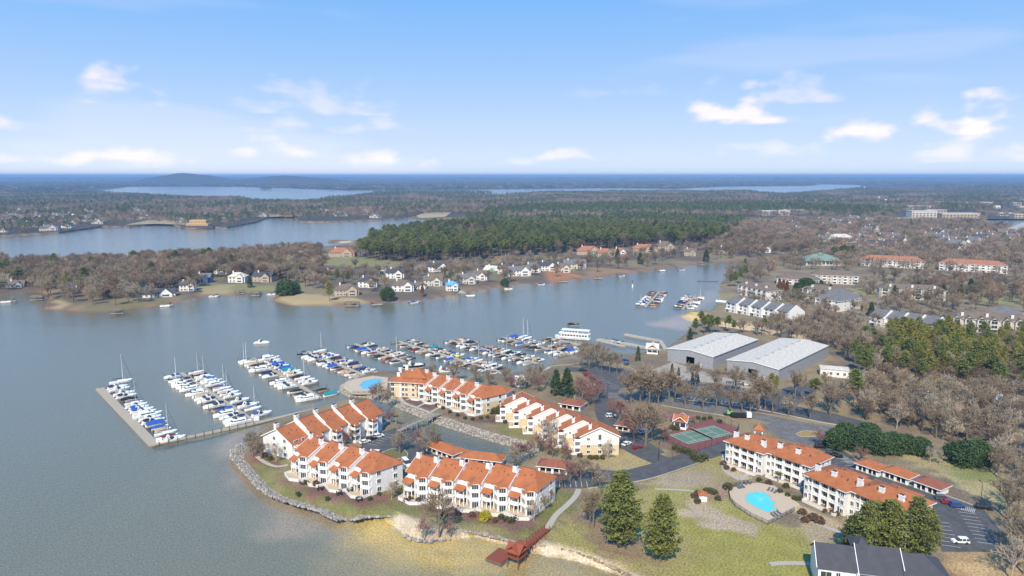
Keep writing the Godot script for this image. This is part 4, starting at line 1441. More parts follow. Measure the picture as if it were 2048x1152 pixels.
func build_paving() -> void:
	var y := GL + 0.06
	sheet("car_park", pts([-59.91, -268.4, -56.57, -282.2, -50.69, -288.1, -48.08, -291.7, -40.82, -285.7, -30.32, -270, -20.67, -255.8, -2.59, -249.2, 9.22, -243, 30.41, -246.5, 38.32, -244.3, 38.14, -237, 26.84, -230.5, 13.94, -230.5, 2.82, -237, -7.96, -243.4, -23.23, -252.5, -37.88, -250.2, -44.45, -256.3, -54.15, -262.2]), y, "asphalt")
	road("road", pts([34, -239.1, 44.16, -241.3, 56.44, -248.3, 72.32, -259.7, 89.97, -273.2]), 10.0, y + 0.004, "asphalt")
	road("road", pts([59.61, -250.2, 52.9, -258.7, 47.3, -268.9, 45.1, -283.3, 42.48, -298, 42.64, -316.3, 46.54, -335.3, 50.57, -350.4, 49.63, -366.8, 42.9, -378.5, 29.45, -382.6]), 9.0, y + 0.008, "asphalt")
	road("road", pts([46.78, -335.3, 64.13, -329.8, 83.03, -318.5, 103.22, -308.6, 117.38, -298, 130.64, -288.1, 141.14, -283.3]), 9.0, y + 0.012, "asphalt_old")
	sheet("turning_circle", pts([106.88, -293, 121.76, -298, 136.5, -291.7, 139.47, -283.3, 128.83, -272.1, 117.3, -270, 109.78, -277.6]), y + 0.016, "asphalt_old")
	sheet("car_park", pts([78.31, -345.2, 88.78, -357.5, 108.8, -350.4, 123.94, -335.3, 140.06, -348.6, 158.8, -353.9, 146.54, -333.7, 132.02, -318.5, 143.97, -308.6, 155.5, -295.5, 145.08, -291.7, 120.32, -305.9, 98.93, -317.1, 78.24, -328.2]), y, "asphalt")
	sheet("car_park", pts([35.1, -383.7, 49.93, -391.1, 65.45, -378.5, 62.62, -352.1, 50.89, -341.9, 42.12, -359.3]), y, "asphalt")
	sheet("car_park", pts([43.75, -296.1, 54.07, -275.4, 59.39, -262.2, 52.62, -257.3, 45.08, -263.7, 35.77, -275.4]), y - 0.004, "asphalt")
	sheet("car_park", pts([121.76, -267.3, 129.73, -263.2, 129.62, -250.2, 133.92, -236.2, 144.43, -224.3, 151.7, -214.2, 148.02, -201.2, 139.37, -188.5, 122.95, -188.5, 130.8, -210.8, 124.18, -225.1, 119.95, -242.1, 117.06, -252]), y, "asphalt")
	sheet("yard", pts([70.69, -372.6, 92.53, -397.6, 109.4, -368.7, 133.7, -352.1, 126.15, -340.2, 107.27, -353.9, 83.48, -363]), y, "gravel")
	keep_clear.append(pts([900, -1672.5, 1053.4, -1601.3, 1363.6, -2089, 1136.5, -2089]))
	keep_clear.append(pts([996.1, -1505.2, 1075.3, -1447.2, 1328.3, -1791.7, 1196.2, -1791.7]))
	keep_clear.append(pts([1407.5, -2089, 1505.4, -2032.8, 1850.9, -2503.2, 1693.2, -2503.2]))
	sheet("road", pts([860.6, -1277.4, 1246.9, -1713.7, 1018.1, -1396.2, 818.8, -1177.1]), 2.3, "concrete")
	# planting islands
	for q in [[pts([-50.27, -262.2, -46.08, -266.3, -41.3, -263.2, -40.35, -256.8, -45.4, -256.3]), Color(0.2, 0.17, 0.06)], [pts([118.13, -282.2, 123.73, -285.7, 128.61, -283.3, 125.24, -279.3, 118.65, -279.3]), Color(0.42, 0.28, 0.08)], [pts([38.56, -327.5, 45.37, -343.5, 40.03, -352.1, 30.86, -335.3, 31.72, -318.5]), Color(0.26, 0.17, 0.10)]]:
		var s := Shape.new()
		s.col = q[1]
		s.prism(q[0], GL, GL + 0.2)
		structure("planting_island", s, "ground")
		var l: PackedVector2Array = q[0].duplicate()
		l.append(l[0])
		kerb(l, 0.3, 0.18)
	# kerbs along the street and the drives
	kerb(pts([65.45, -336.9, 85.06, -326.7, 106.13, -317.8, 120.82, -307.3, 134.35, -296.7, 146.06, -289.3]), 0.7, 0.16)
	kerb(pts([65.22, -322.9, 81.44, -312.1, 95.23, -304.6]))
	kerb(pts([25.94, -230.1, 33.07, -232.1, 46.96, -237, 59.31, -244.7, 75.1, -255.8]))
	kerb(pts([122.21, -268.4, 130.2, -264.2, 130.45, -251.1, 134.89, -237, 145.39, -225.1, 152.4, -214.2]))
	kerb(pts([20.83, -387.9, 35.94, -393.2, 50.74, -397.6, 66.47, -384.7, 67.04, -368.7]))
	# painted bays
	stalls(gl(122.47, -262.2), gl(123.83, -246.5), 5, 4.8, -1.0)
	stalls(gl(130.4, -206.9), gl(125.13, -192.4), 6, 4.8, -1.0)
	stalls(gl(148.07, -213.6), gl(140.84, -192.4), 9, 4.8, 1.0)
	stalls(gl(89.73, -353.9), gl(121.49, -335.3), 20, 4.8, 1.0)
	stalls(gl(82.21, -329.8), gl(114.2, -314.2), 20, 4.8, -1.0)
	stalls(gl(-57.98, -271.6), gl(-52.83, -282.2), 5, 4.8, 1.0)
	stalls(gl(-2.21, -248.3), gl(6.53, -243.9), 4, 4.8, 1.0)
	stalls(gl(14.5, -231.3), gl(26.02, -230.9), 6, 4.8, -1.0)
	stalls(gl(44.96, -361.1), gl(50.61, -345.2), 6, 4.8, -1.0)
	stalls(gl(127.65, -258.7), gl(128.66, -252), 8, 3.6, 1.0)
	stalls(gl(146.57, -217), gl(149.28, -214.9), 7, 3.6, 1.0)
	# footpaths
	for q in [[pts([10.65, -201.8, 13.94, -210.8, 17.57, -217, 21.07, -223.6, 22.98, -229.7]), 2.0], [pts([-97.58, -258.2, -92.54, -252.5, -87.2, -248.8, -83.2, -250.2]), 1.6], [pts([-63.72, -341, -55.83, -333.7, -49.88, -321.4, -42.37, -314.2, -31.48, -301.9]), 1.8], [pts([-50.77, -327.5, -46.98, -331.3]), 1.4], [pts([-43.89, -317.1, -41.12, -322.9]), 1.4], [pts([-36.83, -310, -34.22, -315.6]), 1.4],
			[pts([79.05, -252.5, 77.87, -244.7, 80.51, -237]), 1.6], [pts([80.51, -237, 86.16, -243.4]), 1.6], [pts([90.55, -209.2, 94.76, -204.3, 100.81, -197.6]), 1.7], [pts([71.41, -182.1, 77.14, -182.6, 83.86, -182.1]), 2.0], [pts([49.05, -229.7, 57.44, -228.9, 63.87, -227.4]), 1.2], [pts([78.86, -252.5, 82.29, -262.2, 82.22, -267.3]), 1.2], [pts([-58.71, -285.7, -55.17, -295.5, -51.66, -300.6]), 2.4], [pts([21.34, -386.8, 16.77, -378.5]), 2.2]]:
		road("footpath", q[0], q[1], GL + 0.05, "concrete")
	# swimming pools
	pool("pool_deck", pts([73.61, -227, 76.04, -230.5, 79.21, -232.9, 85.85, -234.5, 90.73, -232.1, 92.55, -225.1, 93.98, -217.8, 90.38, -213.6, 78.87, -204.6, 75.16, -210.2, 72.55, -217, 72.24, -221.4]), pts([78.17, -224.3, 80.6, -226.6, 83.74, -227.4, 85.55, -226.2, 86.79, -223.6, 85.29, -221.7, 86.51, -219.2, 84.88, -217.4, 85.44, -214.9, 81.4, -212.2, 78.91, -215.6, 77.27, -219.5]), "pool_water", true, "turquoise swimming pool with notched edge on the fenced pool terrace")
	pool("pool_deck", pts([-85.51, -346.9, -86.02, -355.7, -82.43, -363, -74.81, -368.7, -65.31, -364.9, -62.45, -345.2, -69.88, -336.9, -78.24, -336.9]), pts([-78.34, -351.2, -77.44, -359.3, -72.04, -363.9, -68.26, -362.1, -67.43, -350.4, -70.34, -344.4, -74.87, -344.4]), "pool_blue", false, "small blue swimming pool on the point beside the marina")
	# tennis court
	sheet("court_surround", pts([60.92, -277.1, 67.28, -284.5, 87.43, -300.6, 96.28, -288.1, 91.34, -277.6, 69.94, -261.7, 63.68, -268.4]), y + 0.02, "red_court")
	var o := thing("tennis_court", Vector3.ZERO, 0.0, "green tennis court with white lines and a net on a red surround", "tennis court")
	var ca := gl(65.4, -280.8)
	var cb := gl(86.02, -291.5)
	var cd := gl(70.54, -271.7)
	var u := (cb - ca).normalized()
	var w := (cd - ca).normalized()
	w = (w - u * w.dot(u)).normalized()
	var yy := Vector3(0, 0.09, 0)
	var at := func(a: float, b: float, up: float) -> Vector3: return ca + u * a + w * b + Vector3(0, up, 0)
	var s := Shape.new()
	s.quad(at.call(-0.3, 11.3, 0.09), at.call(24.1, 11.3, 0.09), at.call(24.1, -0.3, 0.09), at.call(-0.3, -0.3, 0.09))
	put("playing_surface", s, "green_court", o)
	for q in [[0, 0, 23.77, 0], [0, 10.97, 23.77, 10.97], [0, 0, 0, 10.97], [23.77, 0, 23.77, 10.97], [0, 1.37, 23.77, 1.37], [0, 9.6, 23.77, 9.6], [5.5, 1.37, 5.5, 9.6], [18.3, 1.37, 18.3, 9.6], [5.5, 5.48, 18.3, 5.48]]:
		s = Shape.new()
		s.bar(at.call(q[0], q[1], 0.095), at.call(q[2], q[3], 0.095), 0.13, 0.012)
		put("line_marking", s, "paint_white", o)
	s = Shape.new()
	s.bar(at.call(11.9, -0.9, 0.55), at.call(11.9, 11.9, 0.55), 0.05, 0.85)
	put("net", s, "iron", o)
	s = Shape.new()
	s.bar(at.call(11.9, -0.9, 1.03), at.call(11.9, 11.9, 1.03), 0.09, 0.11)
	put("net_band", s, "paint_white", o)
	for b in [-1.0, 12.0]:
		s = Shape.new()
		s.tube(at.call(11.9, b, 0.0), at.call(11.9, b, 1.15), 0.06, 0.06)
		put("net_post", s, "iron", o)
	fence("chain_fence", "tall dark wire fence round the tennis court", pts([60.92, -277.1, 69.94, -261.7, 91.17, -277.1, 96.28, -288.1, 87.43, -300.6, 67.28, -284.5, 60.92, -277.1]), 2.6, 3.6, 0.6)
	fence("pool_fence", "black iron picket fence round the turquoise pool terrace", pts([90.36, -232.5, 85.98, -234.9, 79.34, -233.3, 75.7, -230.5, 73.32, -226.6, 72.12, -221, 72.44, -216.7, 75.05, -209.8, 78.76, -204.3, 90.7, -213.6]), 1.35, 2.6, 0.16)
	fence("pool_fence", "low dark fence round the small blue pool", pts([-78.42, -337.7, -70.04, -337.7, -62.7, -345.2, -65.42, -363.9]), 1.2, 2.6, 0.25)


func pool(called: String, deck: PackedVector2Array, basin: PackedVector2Array, material: String, coping: bool, label: String) -> void:
	var s := Shape.new()
	s.prism(deck, GL - 0.2, GL + 0.14)
	keep_clear.append(deck)
	structure(called, s, "patio")
	var o := thing("swimming_pool", Vector3.ZERO, 0.0, label, "swimming pool", "swimming pools")
	s = Shape.new()
	s.flat(basin, GL + 0.155)
	put("pool_surface", s, material, o)
	for i in basin.size():
		var a := basin[i]
		var b := basin[(i + 1) % basin.size()]
		s = Shape.new()
		s.bar(Vector3(a.x, GL + 0.16, a.y), Vector3(b.x, GL + 0.16, b.y), 0.35, 0.1)
		put("coping", s, "concrete", o)


func fence(called: String, label: String, line: PackedVector2Array, h: float, step: float, picket: float) -> void:
	var o := thing(called, Vector3.ZERO, 0.0, label, "fence")
	var pk := Shape.new()
	for i in line.size() - 1:
		var a := line[i]
		var b := line[i + 1]
		var L := a.distance_to(b)
		var n := maxi(1, int(round(L / step)))
		for k in n:
			var p := a.lerp(b, float(k) / n)
			var s := Shape.new()
			s.cbox(Vector3(p.x, GL + h * 0.5, p.y), Vector3(0.09, h + 0.1, 0.09))
			put("post", s, "iron", o)
		for hh in [0.12, h - 0.06]:
			var s := Shape.new()
			s.bar(Vector3(a.x, GL + 0.14 + hh, a.y), Vector3(b.x, GL + 0.14 + hh, b.y), 0.05, 0.06)
			put("rail", s, "iron", o)
		var m := int(L / picket)
		for k in m:
			var p := a.lerp(b, (k + 0.5) / m)
			pk.cbox(Vector3(p.x, GL + 0.1 + h * 0.5, p.y), Vector3(0.028, h - 0.1, 0.028))
	var q := put("pickets", pk, "iron", o)
	q.set_meta("kind", "stuff")


# ---------------------------------------------------------------- docks and boats

var boats := {}


func hull_shape(L: float, W: float, H: float, blunt := 0.0, below := 0.25) -> Shape:
	# stations from stern to bow; a sheer line that rises to the bow
	var s := Shape.new()
	var st := [[-0.5, 0.86, 0.86], [-0.25, 0.98, 0.88], [0.05, 1.0, 0.94], [0.28, 0.80, 1.04], [0.42, 0.46 + blunt * 0.4, 1.14], [0.5, 0.02 + blunt * 0.7, 1.2]]
	for i in st.size() - 1:
		var a: Array = st[i]
		var b: Array = st[i + 1]
		for sg in [-1.0, 1.0]:
			var at := Vector3(a[0] * L, H * a[2], sg * W * 0.5 * a[1])
			var bt := Vector3(b[0] * L, H * b[2], sg * W * 0.5 * b[1])
			var al := Vector3(a[0] * L * 0.98, -below, sg * W * 0.5 * a[1] * 0.78)
			var bl := Vector3(b[0] * L * 0.95, -below, sg * W * 0.5 * b[1] * 0.7)
			if sg > 0:
				s.quad(al, bl, bt, at)
			else:
				s.quad(bl, al, at, bt)
		s.quad(Vector3(a[0] * L, H * a[2] - 0.06, W * 0.5 * a[1]), Vector3(b[0] * L, H * b[2] - 0.06, W * 0.5 * b[1]), Vector3(b[0] * L, H * b[2] - 0.06, -W * 0.5 * b[1]), Vector3(a[0] * L, H * a[2] - 0.06, -W * 0.5 * a[1]))
	var q: Array = st[0]
	s.quad(Vector3(-0.5 * L, -below, -W * 0.33), Vector3(-0.5 * L, -below, W * 0.33), Vector3(-0.5 * L, H * q[2], W * 0.43), Vector3(-0.5 * L, H * q[2], -W * 0.43))
	return s


# rounded cover: outline scaled up in two steps
func cover_shape(x0: float, x1: float, w: float, y: float, h: float, peak := 0.5) -> Shape:
	var s := Shape.new()
	var xs := [x0, lerpf(x0, x1, 0.25), lerpf(x0, x1, peak), lerpf(x0, x1, 0.8), x1]
	var ws := [0.84, 1.0, 1.0, 0.8, 0.35]
	var hs := [0.55, 0.9, 1.0, 0.55, 0.15]
	for i in 4:
		for sg in [-1.0, 1.0]:
			var a := Vector3(xs[i], y, sg * w * 0.5 * ws[i])
			var b := Vector3(xs[i + 1], y, sg * w * 0.5 * ws[i + 1])
			var c := Vector3(xs[i + 1], y + h * hs[i + 1] * 0.8, sg * w * 0.32 * ws[i + 1])
			var d := Vector3(xs[i], y + h * hs[i] * 0.8, sg * w * 0.32 * ws[i])
			var e := Vector3(xs[i], y + h * hs[i], 0)
			var f := Vector3(xs[i + 1], y + h * hs[i + 1], 0)
			if sg > 0:
				s.quad(a, b, c, d)
				s.quad(d, c, f, e)
			else:
				s.quad(b, a, d, c)
				s.quad(c, d, e, f)
	s.quad(Vector3(x0, y, -w * 0.42), Vector3(x0, y, w * 0.42), Vector3(x0, y + h * 0.5, w * 0.27), Vector3(x0, y + h * 0.5, -w * 0.27))
	return s


func cabin_shape(x0: float, x1: float, w: float, y: float, h: float, rake := 0.5) -> Shape:
	var s := Shape.new()
	s.hexa([Vector3(x0, y, w * 0.5), Vector3(x1, y, w * 0.36), Vector3(x1, y, -w * 0.36), Vector3(x0, y, -w * 0.5),
		Vector3(x0 + 0.1, y + h, w * 0.42), Vector3(x1 - rake, y + h, w * 0.3), Vector3(x1 - rake, y + h, -w * 0.3), Vector3(x0 + 0.1, y + h, -w * 0.42)])
	return s


func new_boat(kind: String, hull: String, cloth: String) -> Node3D:
	var b := Node3D.new()
	b.name = kind
	b.set_meta("category", "boat")
	if kind == "motor_cruiser":
		put("hull", hull_shape(10.0, 3.2, 1.25), hull, b)
		put("boot_stripe", band_shape(10.02, 3.24, 0.02, 0.2), "hull_black" if hull == "hull_white" else "hull_white", b)
		put("foredeck", cabin_shape(-0.2, 4.4, 2.4, 1.2, 0.55, 1.5), "hull_white", b)
		put("windscreen", cabin_shape(-1.2, 1.0, 2.7, 1.45, 0.8, 1.3), "glass", b)
		put("cockpit", box_shape(Vector3(-4.7, 0.7, -1.1), Vector3(-1.2, 1.32, 1.1)), "hull_cream", b)
		var ar := Shape.new()
		for sg in [-1.0, 1.0]:
			ar.bar(Vector3(-2.4, 1.2, sg * 1.4), Vector3(-1.6, 2.7, sg * 1.15), 0.16, 0.45)
		ar.bar(Vector3(-1.6, 2.7, -1.2), Vector3(-1.6, 2.7, 1.2), 0.5, 0.14)
		put("radar_arch", ar, "hull_white", b)
		if cloth:
			put("bimini", cover_shape(-4.6, -0.6, 2.7, 1.9, 0.8, 0.4), cloth, b)
		put("swim_platform", box_shape(Vector3(-5.7, 0.2, -1.2), Vector3(-4.95, 0.35, 1.2)), "hull_white", b)
		for sg in [-1.0, 1.0]:
			var rl := Shape.new()
			rl.bar(Vector3(0.2, 1.85, sg * 1.5), Vector3(4.9, 2.05, sg * 0.12), 0.05, 0.05)
			put("rail", rl, "steel", b)
	elif kind == "covered_runabout":
		put("hull", hull_shape(7.4, 2.6, 0.95), hull, b)
		put("boot_stripe", band_shape(7.42, 2.63, 0.02, 0.16), "hull_black" if hull == "hull_white" else "hull_white", b)
		put("cover", cover_shape(-3.6, 2.9, 2.5, 0.85, 0.95, 0.5), cloth, b)
		put("engine", box_shape(Vector3(-4.2, 0.1, -0.3), Vector3(-3.65, 1.15, 0.3)), "hull_black", b)
	elif kind == "open_runabout":
		put("hull", hull_shape(7.6, 2.6, 1.0), hull, b)
		put("boot_stripe", band_shape(7.62, 2.63, 0.02, 0.16), "hull_navy" if hull == "hull_white" else "hull_white", b)
		put("cockpit", box_shape(Vector3(-3.4, 0.5, -1.0), Vector3(0.4, 1.02, 1.0)), "hull_tan" if hull == "hull_white" else "hull_cream", b)
		put("windscreen", cabin_shape(-0.3, 1.1, 2.3, 0.95, 0.6, 0.9), "glass", b)
		for k in 3:
			put("seat", box_shape(Vector3(-3.1 + k * 1.0, 1.0, -0.9), Vector3(-2.5 + k * 1.0, 1.4, 0.9)), "hull_cream", b)
		if cloth:
			var bm := Shape.new()
			bm.hexa([Vector3(-2.6, 2.3, 1.15), Vector3(0.2, 2.4, 1.15), Vector3(0.2, 2.4, -1.15), Vector3(-2.6, 2.3, -1.15), Vector3(-2.5, 2.5, 1.0), Vector3(0.1, 2.6, 1.0), Vector3(0.1, 2.6, -1.0), Vector3(-2.5, 2.5, -1.0)])
			put("bimini", bm, cloth, b)
			for sg in [-1.0, 1.0]:
				var po := Shape.new()
				po.bar(Vector3(-1.2, 1.0, sg * 1.15), Vector3(-2.4, 2.35, sg * 1.1), 0.05, 0.05)
				po.bar(Vector3(-1.2, 1.0, sg * 1.15), Vector3(0.0, 2.4, sg * 1.1), 0.05, 0.05)
				put("pole", po, "steel", b)
	elif kind == "sailboat":
		put("hull", hull_shape(9.6, 2.9, 1.15), hull, b)
		put("boot_stripe", band_shape(9.62, 2.94, 0.02, 0.2), "hull_navy", b)
		put("cabin", cabin_shape(-1.4, 2.6, 1.9, 1.1, 0.5, 0.8), "hull_white", b)
		put("cockpit", box_shape(Vector3(-4.2, 0.8, -0.8), Vector3(-1.6, 1.2, 0.8)), "hull_cream", b)
		var m := Shape.new()
		m.tube(Vector3(0.7, 1.2, 0), Vector3(0.7, 13.6, 0), 0.10, 0.07, 6)
		var mo := put("mast", m, "hull_white", b)
		var sp := Shape.new()
		sp.bar(Vector3(0.7, 7.5, -0.9), Vector3(0.7, 7.5, 0.9), 0.08, 0.06)
		put("spreader", sp, "hull_white", mo)
		var bo := Shape.new()
		bo.tube(Vector3(0.6, 2.3, 0), Vector3(-3.6, 2.4, 0), 0.17, 0.12, 6)
		put("boom", bo, cloth, b)
		var fs := Shape.new()
		fs.tube(Vector3(4.6, 1.4, 0), Vector3(0.75, 13.2, 0), 0.075, 0.045, 4)
		put("furled_jib", fs, "canvas_navy", b)
		for q in [Vector3(-4.7, 1.1, 0), Vector3(0.3, 1.1, 1.4), Vector3(0.3, 1.1, -1.4)]:
			var sh := Shape.new()
			sh.tube(q, Vector3(0.7, 13.4, 0), 0.018, 0.018, 3)
			put("stay", sh, "steel", b)
	elif kind == "pontoon_boat":
		for sg in [-1.0, 1.0]:
			var pn := Shape.new()
			pn.tube(Vector3(-3.8, 0.15, sg * 0.95), Vector3(3.4, 0.15, sg * 0.95), 0.32, 0.32, 8)
			pn.tube(Vector3(3.4, 0.15, sg * 0.95), Vector3(4.1, 0.35, sg * 0.95), 0.32, 0.04, 8)
			put("pontoon", pn, "car_silver", b)
		put("deck", box_shape(Vector3(-3.9, 0.45, -1.3), Vector3(3.6, 0.6, 1.3)), "hull_tan", b)
		for q in [[Vector3(-3.8, 1.0, -1.25), Vector3(3.5, 1.0, -1.25)], [Vector3(-3.8, 1.0, 1.25), Vector3(3.5, 1.0, 1.25)], [Vector3(3.5, 1.0, -1.2), Vector3(3.5, 1.0, 1.2)]]:
			var rr := Shape.new()
			rr.bar(q[0], q[1], 0.06, 0.75)
			put("side_panel", rr, hull, b)
		put("seat", box_shape(Vector3(0.8, 0.6, -1.15), Vector3(3.2, 1.1, -0.55)), "hull_cream", b)
		put("seat", box_shape(Vector3(0.8, 0.6, 0.55), Vector3(3.2, 1.1, 1.15)), "hull_cream", b)
		put("cover" if cloth != "canvas_tan" else "bimini", cover_shape(-3.7, 0.6, 2.6, 1.25, 0.9, 0.5), cloth, b)
	elif kind == "cabin_yacht":
		put("hull", hull_shape(12.5, 3.9, 1.55), hull, b)
		put("boot_stripe", band_shape(12.52, 3.94, 0.02, 0.25), "hull_navy", b)
		var cb := put("cabin", cabin_shape(-3.8, 3.4, 3.1, 1.5, 1.35, 1.3), "hull_white", b)
		put("window", cabin_shape(-3.2, 3.05, 3.14, 1.95, 0.55, 0.55), "glass", cb)
		put("flybridge", cabin_shape(-3.6, 0.8, 2.7, 2.85, 0.6, 0.3), "hull_white", b)
		put("windscreen", cabin_shape(0.2, 1.1, 2.2, 3.0, 0.75, 0.6), "glass", b)
		put("cockpit", box_shape(Vector3(-5.9, 0.9, -1.4), Vector3(-3.8, 1.45, 1.4)), "hull_cream", b)
		if cloth:
			put("bimini", cover_shape(-3.6, 0.4, 2.7, 4.2, 0.55, 0.45), cloth, b)
			for q in [Vector3(-3.4, 3.4, 1.1), Vector3(-3.4, 3.4, -1.1), Vector3(-0.4, 3.4, 1.1), Vector3(-0.4, 3.4, -1.1)]:
				var po := Shape.new()
				po.bar(q, q + Vector3(0, 1.0, 0), 0.06, 0.06)
				put("pole", po, "steel", b)
		put("foredeck", cabin_shape(2.2, 5.2, 2.3, 1.6, 0.3, 1.2), "hull_white", b)
	elif kind == "lift_tarp_boat":   # boat under a tent-like tarpaulin
		put("hull", hull_shape(9.0, 3.0, 1.1), hull, b)
		var tp := Shape.new()
		tp.quad(Vector3(-4.3, 1.2, 1.6), Vector3(3.4, 1.2, 1.5), Vector3(2.6, 2.7, 0), Vector3(-3.9, 2.7, 0))
		tp.quad(Vector3(3.4, 1.2, -1.5), Vector3(-4.3, 1.2, -1.6), Vector3(-3.9, 2.7, 0), Vector3(2.6, 2.7, 0))
		tp.tri(Vector3(-4.3, 1.2, -1.6), Vector3(-4.3, 1.2, 1.6), Vector3(-3.9, 2.7, 0))
		tp.tri(Vector3(3.4, 1.2, 1.5), Vector3(3.4, 1.2, -1.5), Vector3(2.6, 2.7, 0))
		put("tarpaulin", tp, cloth, b)
		put("boot_stripe", band_shape(9.02, 3.04, 0.02, 0.18), "hull_black", b)
	return b


func box_shape(lo: Vector3, hi: Vector3) -> Shape:
	var s := Shape.new()
	s.box(lo, hi)
	return s


# thin stripe round a hull just above the water
func band_shape(L: float, W: float, y0: float, y1: float) -> Shape:
	var s := Shape.new()
	var st := [[-0.5, 0.86], [-0.25, 0.98], [0.05, 1.0], [0.28, 0.8], [0.42, 0.46], [0.485, 0.1]]
	for i in st.size() - 1:
		var a: Array = st[i]
		var b: Array = st[i + 1]
		for sg in [-1.0, 1.0]:
			var k0 := 0.84
			var k1 := 0.87
			var q := [Vector3(a[0] * L * 0.985, y0, sg * W * 0.5 * a[1] * k0), Vector3(b[0] * L * 0.97, y0, sg * W * 0.5 * b[1] * k0), Vector3(b[0] * L * 0.98, y1, sg * W * 0.5 * b[1] * k1), Vector3(a[0] * L * 0.99, y1, sg * W * 0.5 * a[1] * k1)]
			if sg > 0:
				s.quad(q[0], q[1], q[2], q[3])
			else:
				s.quad(q[1], q[0], q[3], q[2])
	return s


const CLOTH_WORD := {"": "open cockpit", "canvas_blue": "bright blue canvas", "canvas_navy": "navy canvas", "canvas_black": "black canvas", "canvas_tan": "tan canvas", "canvas_teal": "teal canvas", "canvas_sky": "light blue canvas", "canvas_grey": "grey canvas", "canvas_maroon": "maroon canvas"}
const HULL_WORD := {"hull_white": "white", "hull_cream": "cream", "hull_navy": "navy", "hull_black": "black", "hull_red": "red", "hull_yellow": "yellow", "hull_tan": "tan"}
const BOAT_WORD := {"motor_cruiser": "motor cruiser", "covered_runabout": "runabout under", "open_runabout": "open runabout", "sailboat": "sailing boat", "pontoon_boat": "pontoon boat", "cabin_yacht": "cabin yacht", "lift_tarp_boat": "boat tented in"}


func boat(kind: String, hull: String, cloth: String, at: Vector3, turn: float, scl: float, place: String, group: String) -> Node3D:
	var key := kind + hull + cloth
	var src: Node3D
	if not boats.has(key):
		boats[key] = new_boat(kind, hull, cloth)
	src = boats[key]
	var word: String = BOAT_WORD[kind]
	var label: String
	if word.ends_with("under") or word.ends_with("in"):
		label = "%s %s %s %s" % [HULL_WORD[hull], word, CLOTH_WORD[cloth], place]
	else:
		label = "%s %s with %s %s" % [HULL_WORD[hull], word, CLOTH_WORD[cloth], place]
	var o := copy_of(src, kind, at, turn, scl, label, group)
	return o


func any_boat(at: Vector3, turn: float, place: String, group: String, mix: String, r: RandomNumberGenerator, room: float) -> void:
	var kind := "covered_runabout"
	var q := r.randf()
	if mix == "big":
		kind = "motor_cruiser" if q < 0.46 else ("cabin_yacht" if q < 0.58 else ("sailboat" if q < 0.68 else ("covered_runabout" if q < 0.94 else "lift_tarp_boat")))
	else:
		kind = "motor_cruiser" if q < 0.16 else ("covered_runabout" if q < 0.64 else ("pontoon_boat" if q < 0.76 else ("open_runabout" if q < 0.93 else ("sailboat" if q < 0.975 else "lift_tarp_boat"))))
	var hull := "hull_white"
	var h := r.randf()
	if h > 0.36 and kind in ["covered_runabout", "open_runabout", "pontoon_boat"]:
		hull = ["hull_navy", "hull_black", "hull_cream", "hull_red", "hull_tan", "hull_black", "hull_tan", "hull_black"][r.randi() % 8]
	var cloths := ["canvas_navy", "canvas_black", "canvas_blue", "canvas_tan", "canvas_black", "canvas_grey", "canvas_navy", "canvas_black", "canvas_maroon", "canvas_tan"]
	var cloth: String = cloths[r.randi() % cloths.size()]
	if kind in ["motor_cruiser", "open_runabout", "cabin_yacht"]:
		var c := r.randf()
		cloth = "" if c < 0.36 else ["canvas_navy", "canvas_blue", "canvas_black", "canvas_tan"][r.randi() % 4]
	if kind == "sailboat":
		cloth = ["canvas_blue", "canvas_navy"][r.randi() % 2]
	if kind == "lift_tarp_boat":
		cloth = ["canvas_blue", "canvas_teal", "canvas_blue", "canvas_navy"][r.randi() % 4]
	boat(kind, hull, cloth, at, turn + r.randf_range(-0.03, 0.03), room * r.randf_range(0.86, 1.06), place, group)


# a floating dock: walkway with fingers, boats in the slips
func dock(label: String, place: String, a: Vector3, b: Vector3, w: float, sides: Array, step: float, finger: float, mix: String, sd: int, material := "dock", scl := 1.0, empty := 0.08) -> void:
	var r := RandomNumberGenerator.new()
	r.seed = sd
	a.y = 0.0
	b.y = 0.0
	var turn := turn_of(a, b)
	var L := a.distance_to(b)
	var o := thing("floating_dock", a, turn, label, "dock", "floating docks of the marina")
	var s := Shape.new()
	s.box(Vector3(-1.0, -0.2, -w * 0.5), Vector3(L, 0.55, w * 0.5))
	put("walkway", s, material, o)
	var x := 1.5
	var i := 0
	var basis := Basis(Vector3.UP, turn)
	while x < L - 2.0:
		for sg in sides:
			if i % 2 == 0:
				var f := Shape.new()
				f.box(Vector3(x - 0.45, -0.1, minf(sg * w * 0.5, sg * (w * 0.5 + finger))), Vector3(x + 0.45, 0.45, maxf(sg * w * 0.5, sg * (w * 0.5 + finger))))
				put("finger", f, "dock_dark", o)
				var p := Shape.new()
				p.tube(Vector3(x, -1.0, sg * (w * 0.5 + finger)), Vector3(x, 2.4, sg * (w * 0.5 + finger)), 0.16, 0.15, 6)
				put("pile", p, "pile", o)
			if r.randf() > empty:
				var bx := x + (0.5 + 0.02) * step + (0.2 if i % 2 == 0 else -0.2)
				var local := Vector3(bx, 0, sg * (w * 0.5 + 0.9 + 4.6 * scl))
				var at := a + basis * local
				any_boat(at, turn + (-PI / 2 if sg > 0 else PI / 2), place, "boats " + place, mix, r, scl)
		x += step
		i += 1


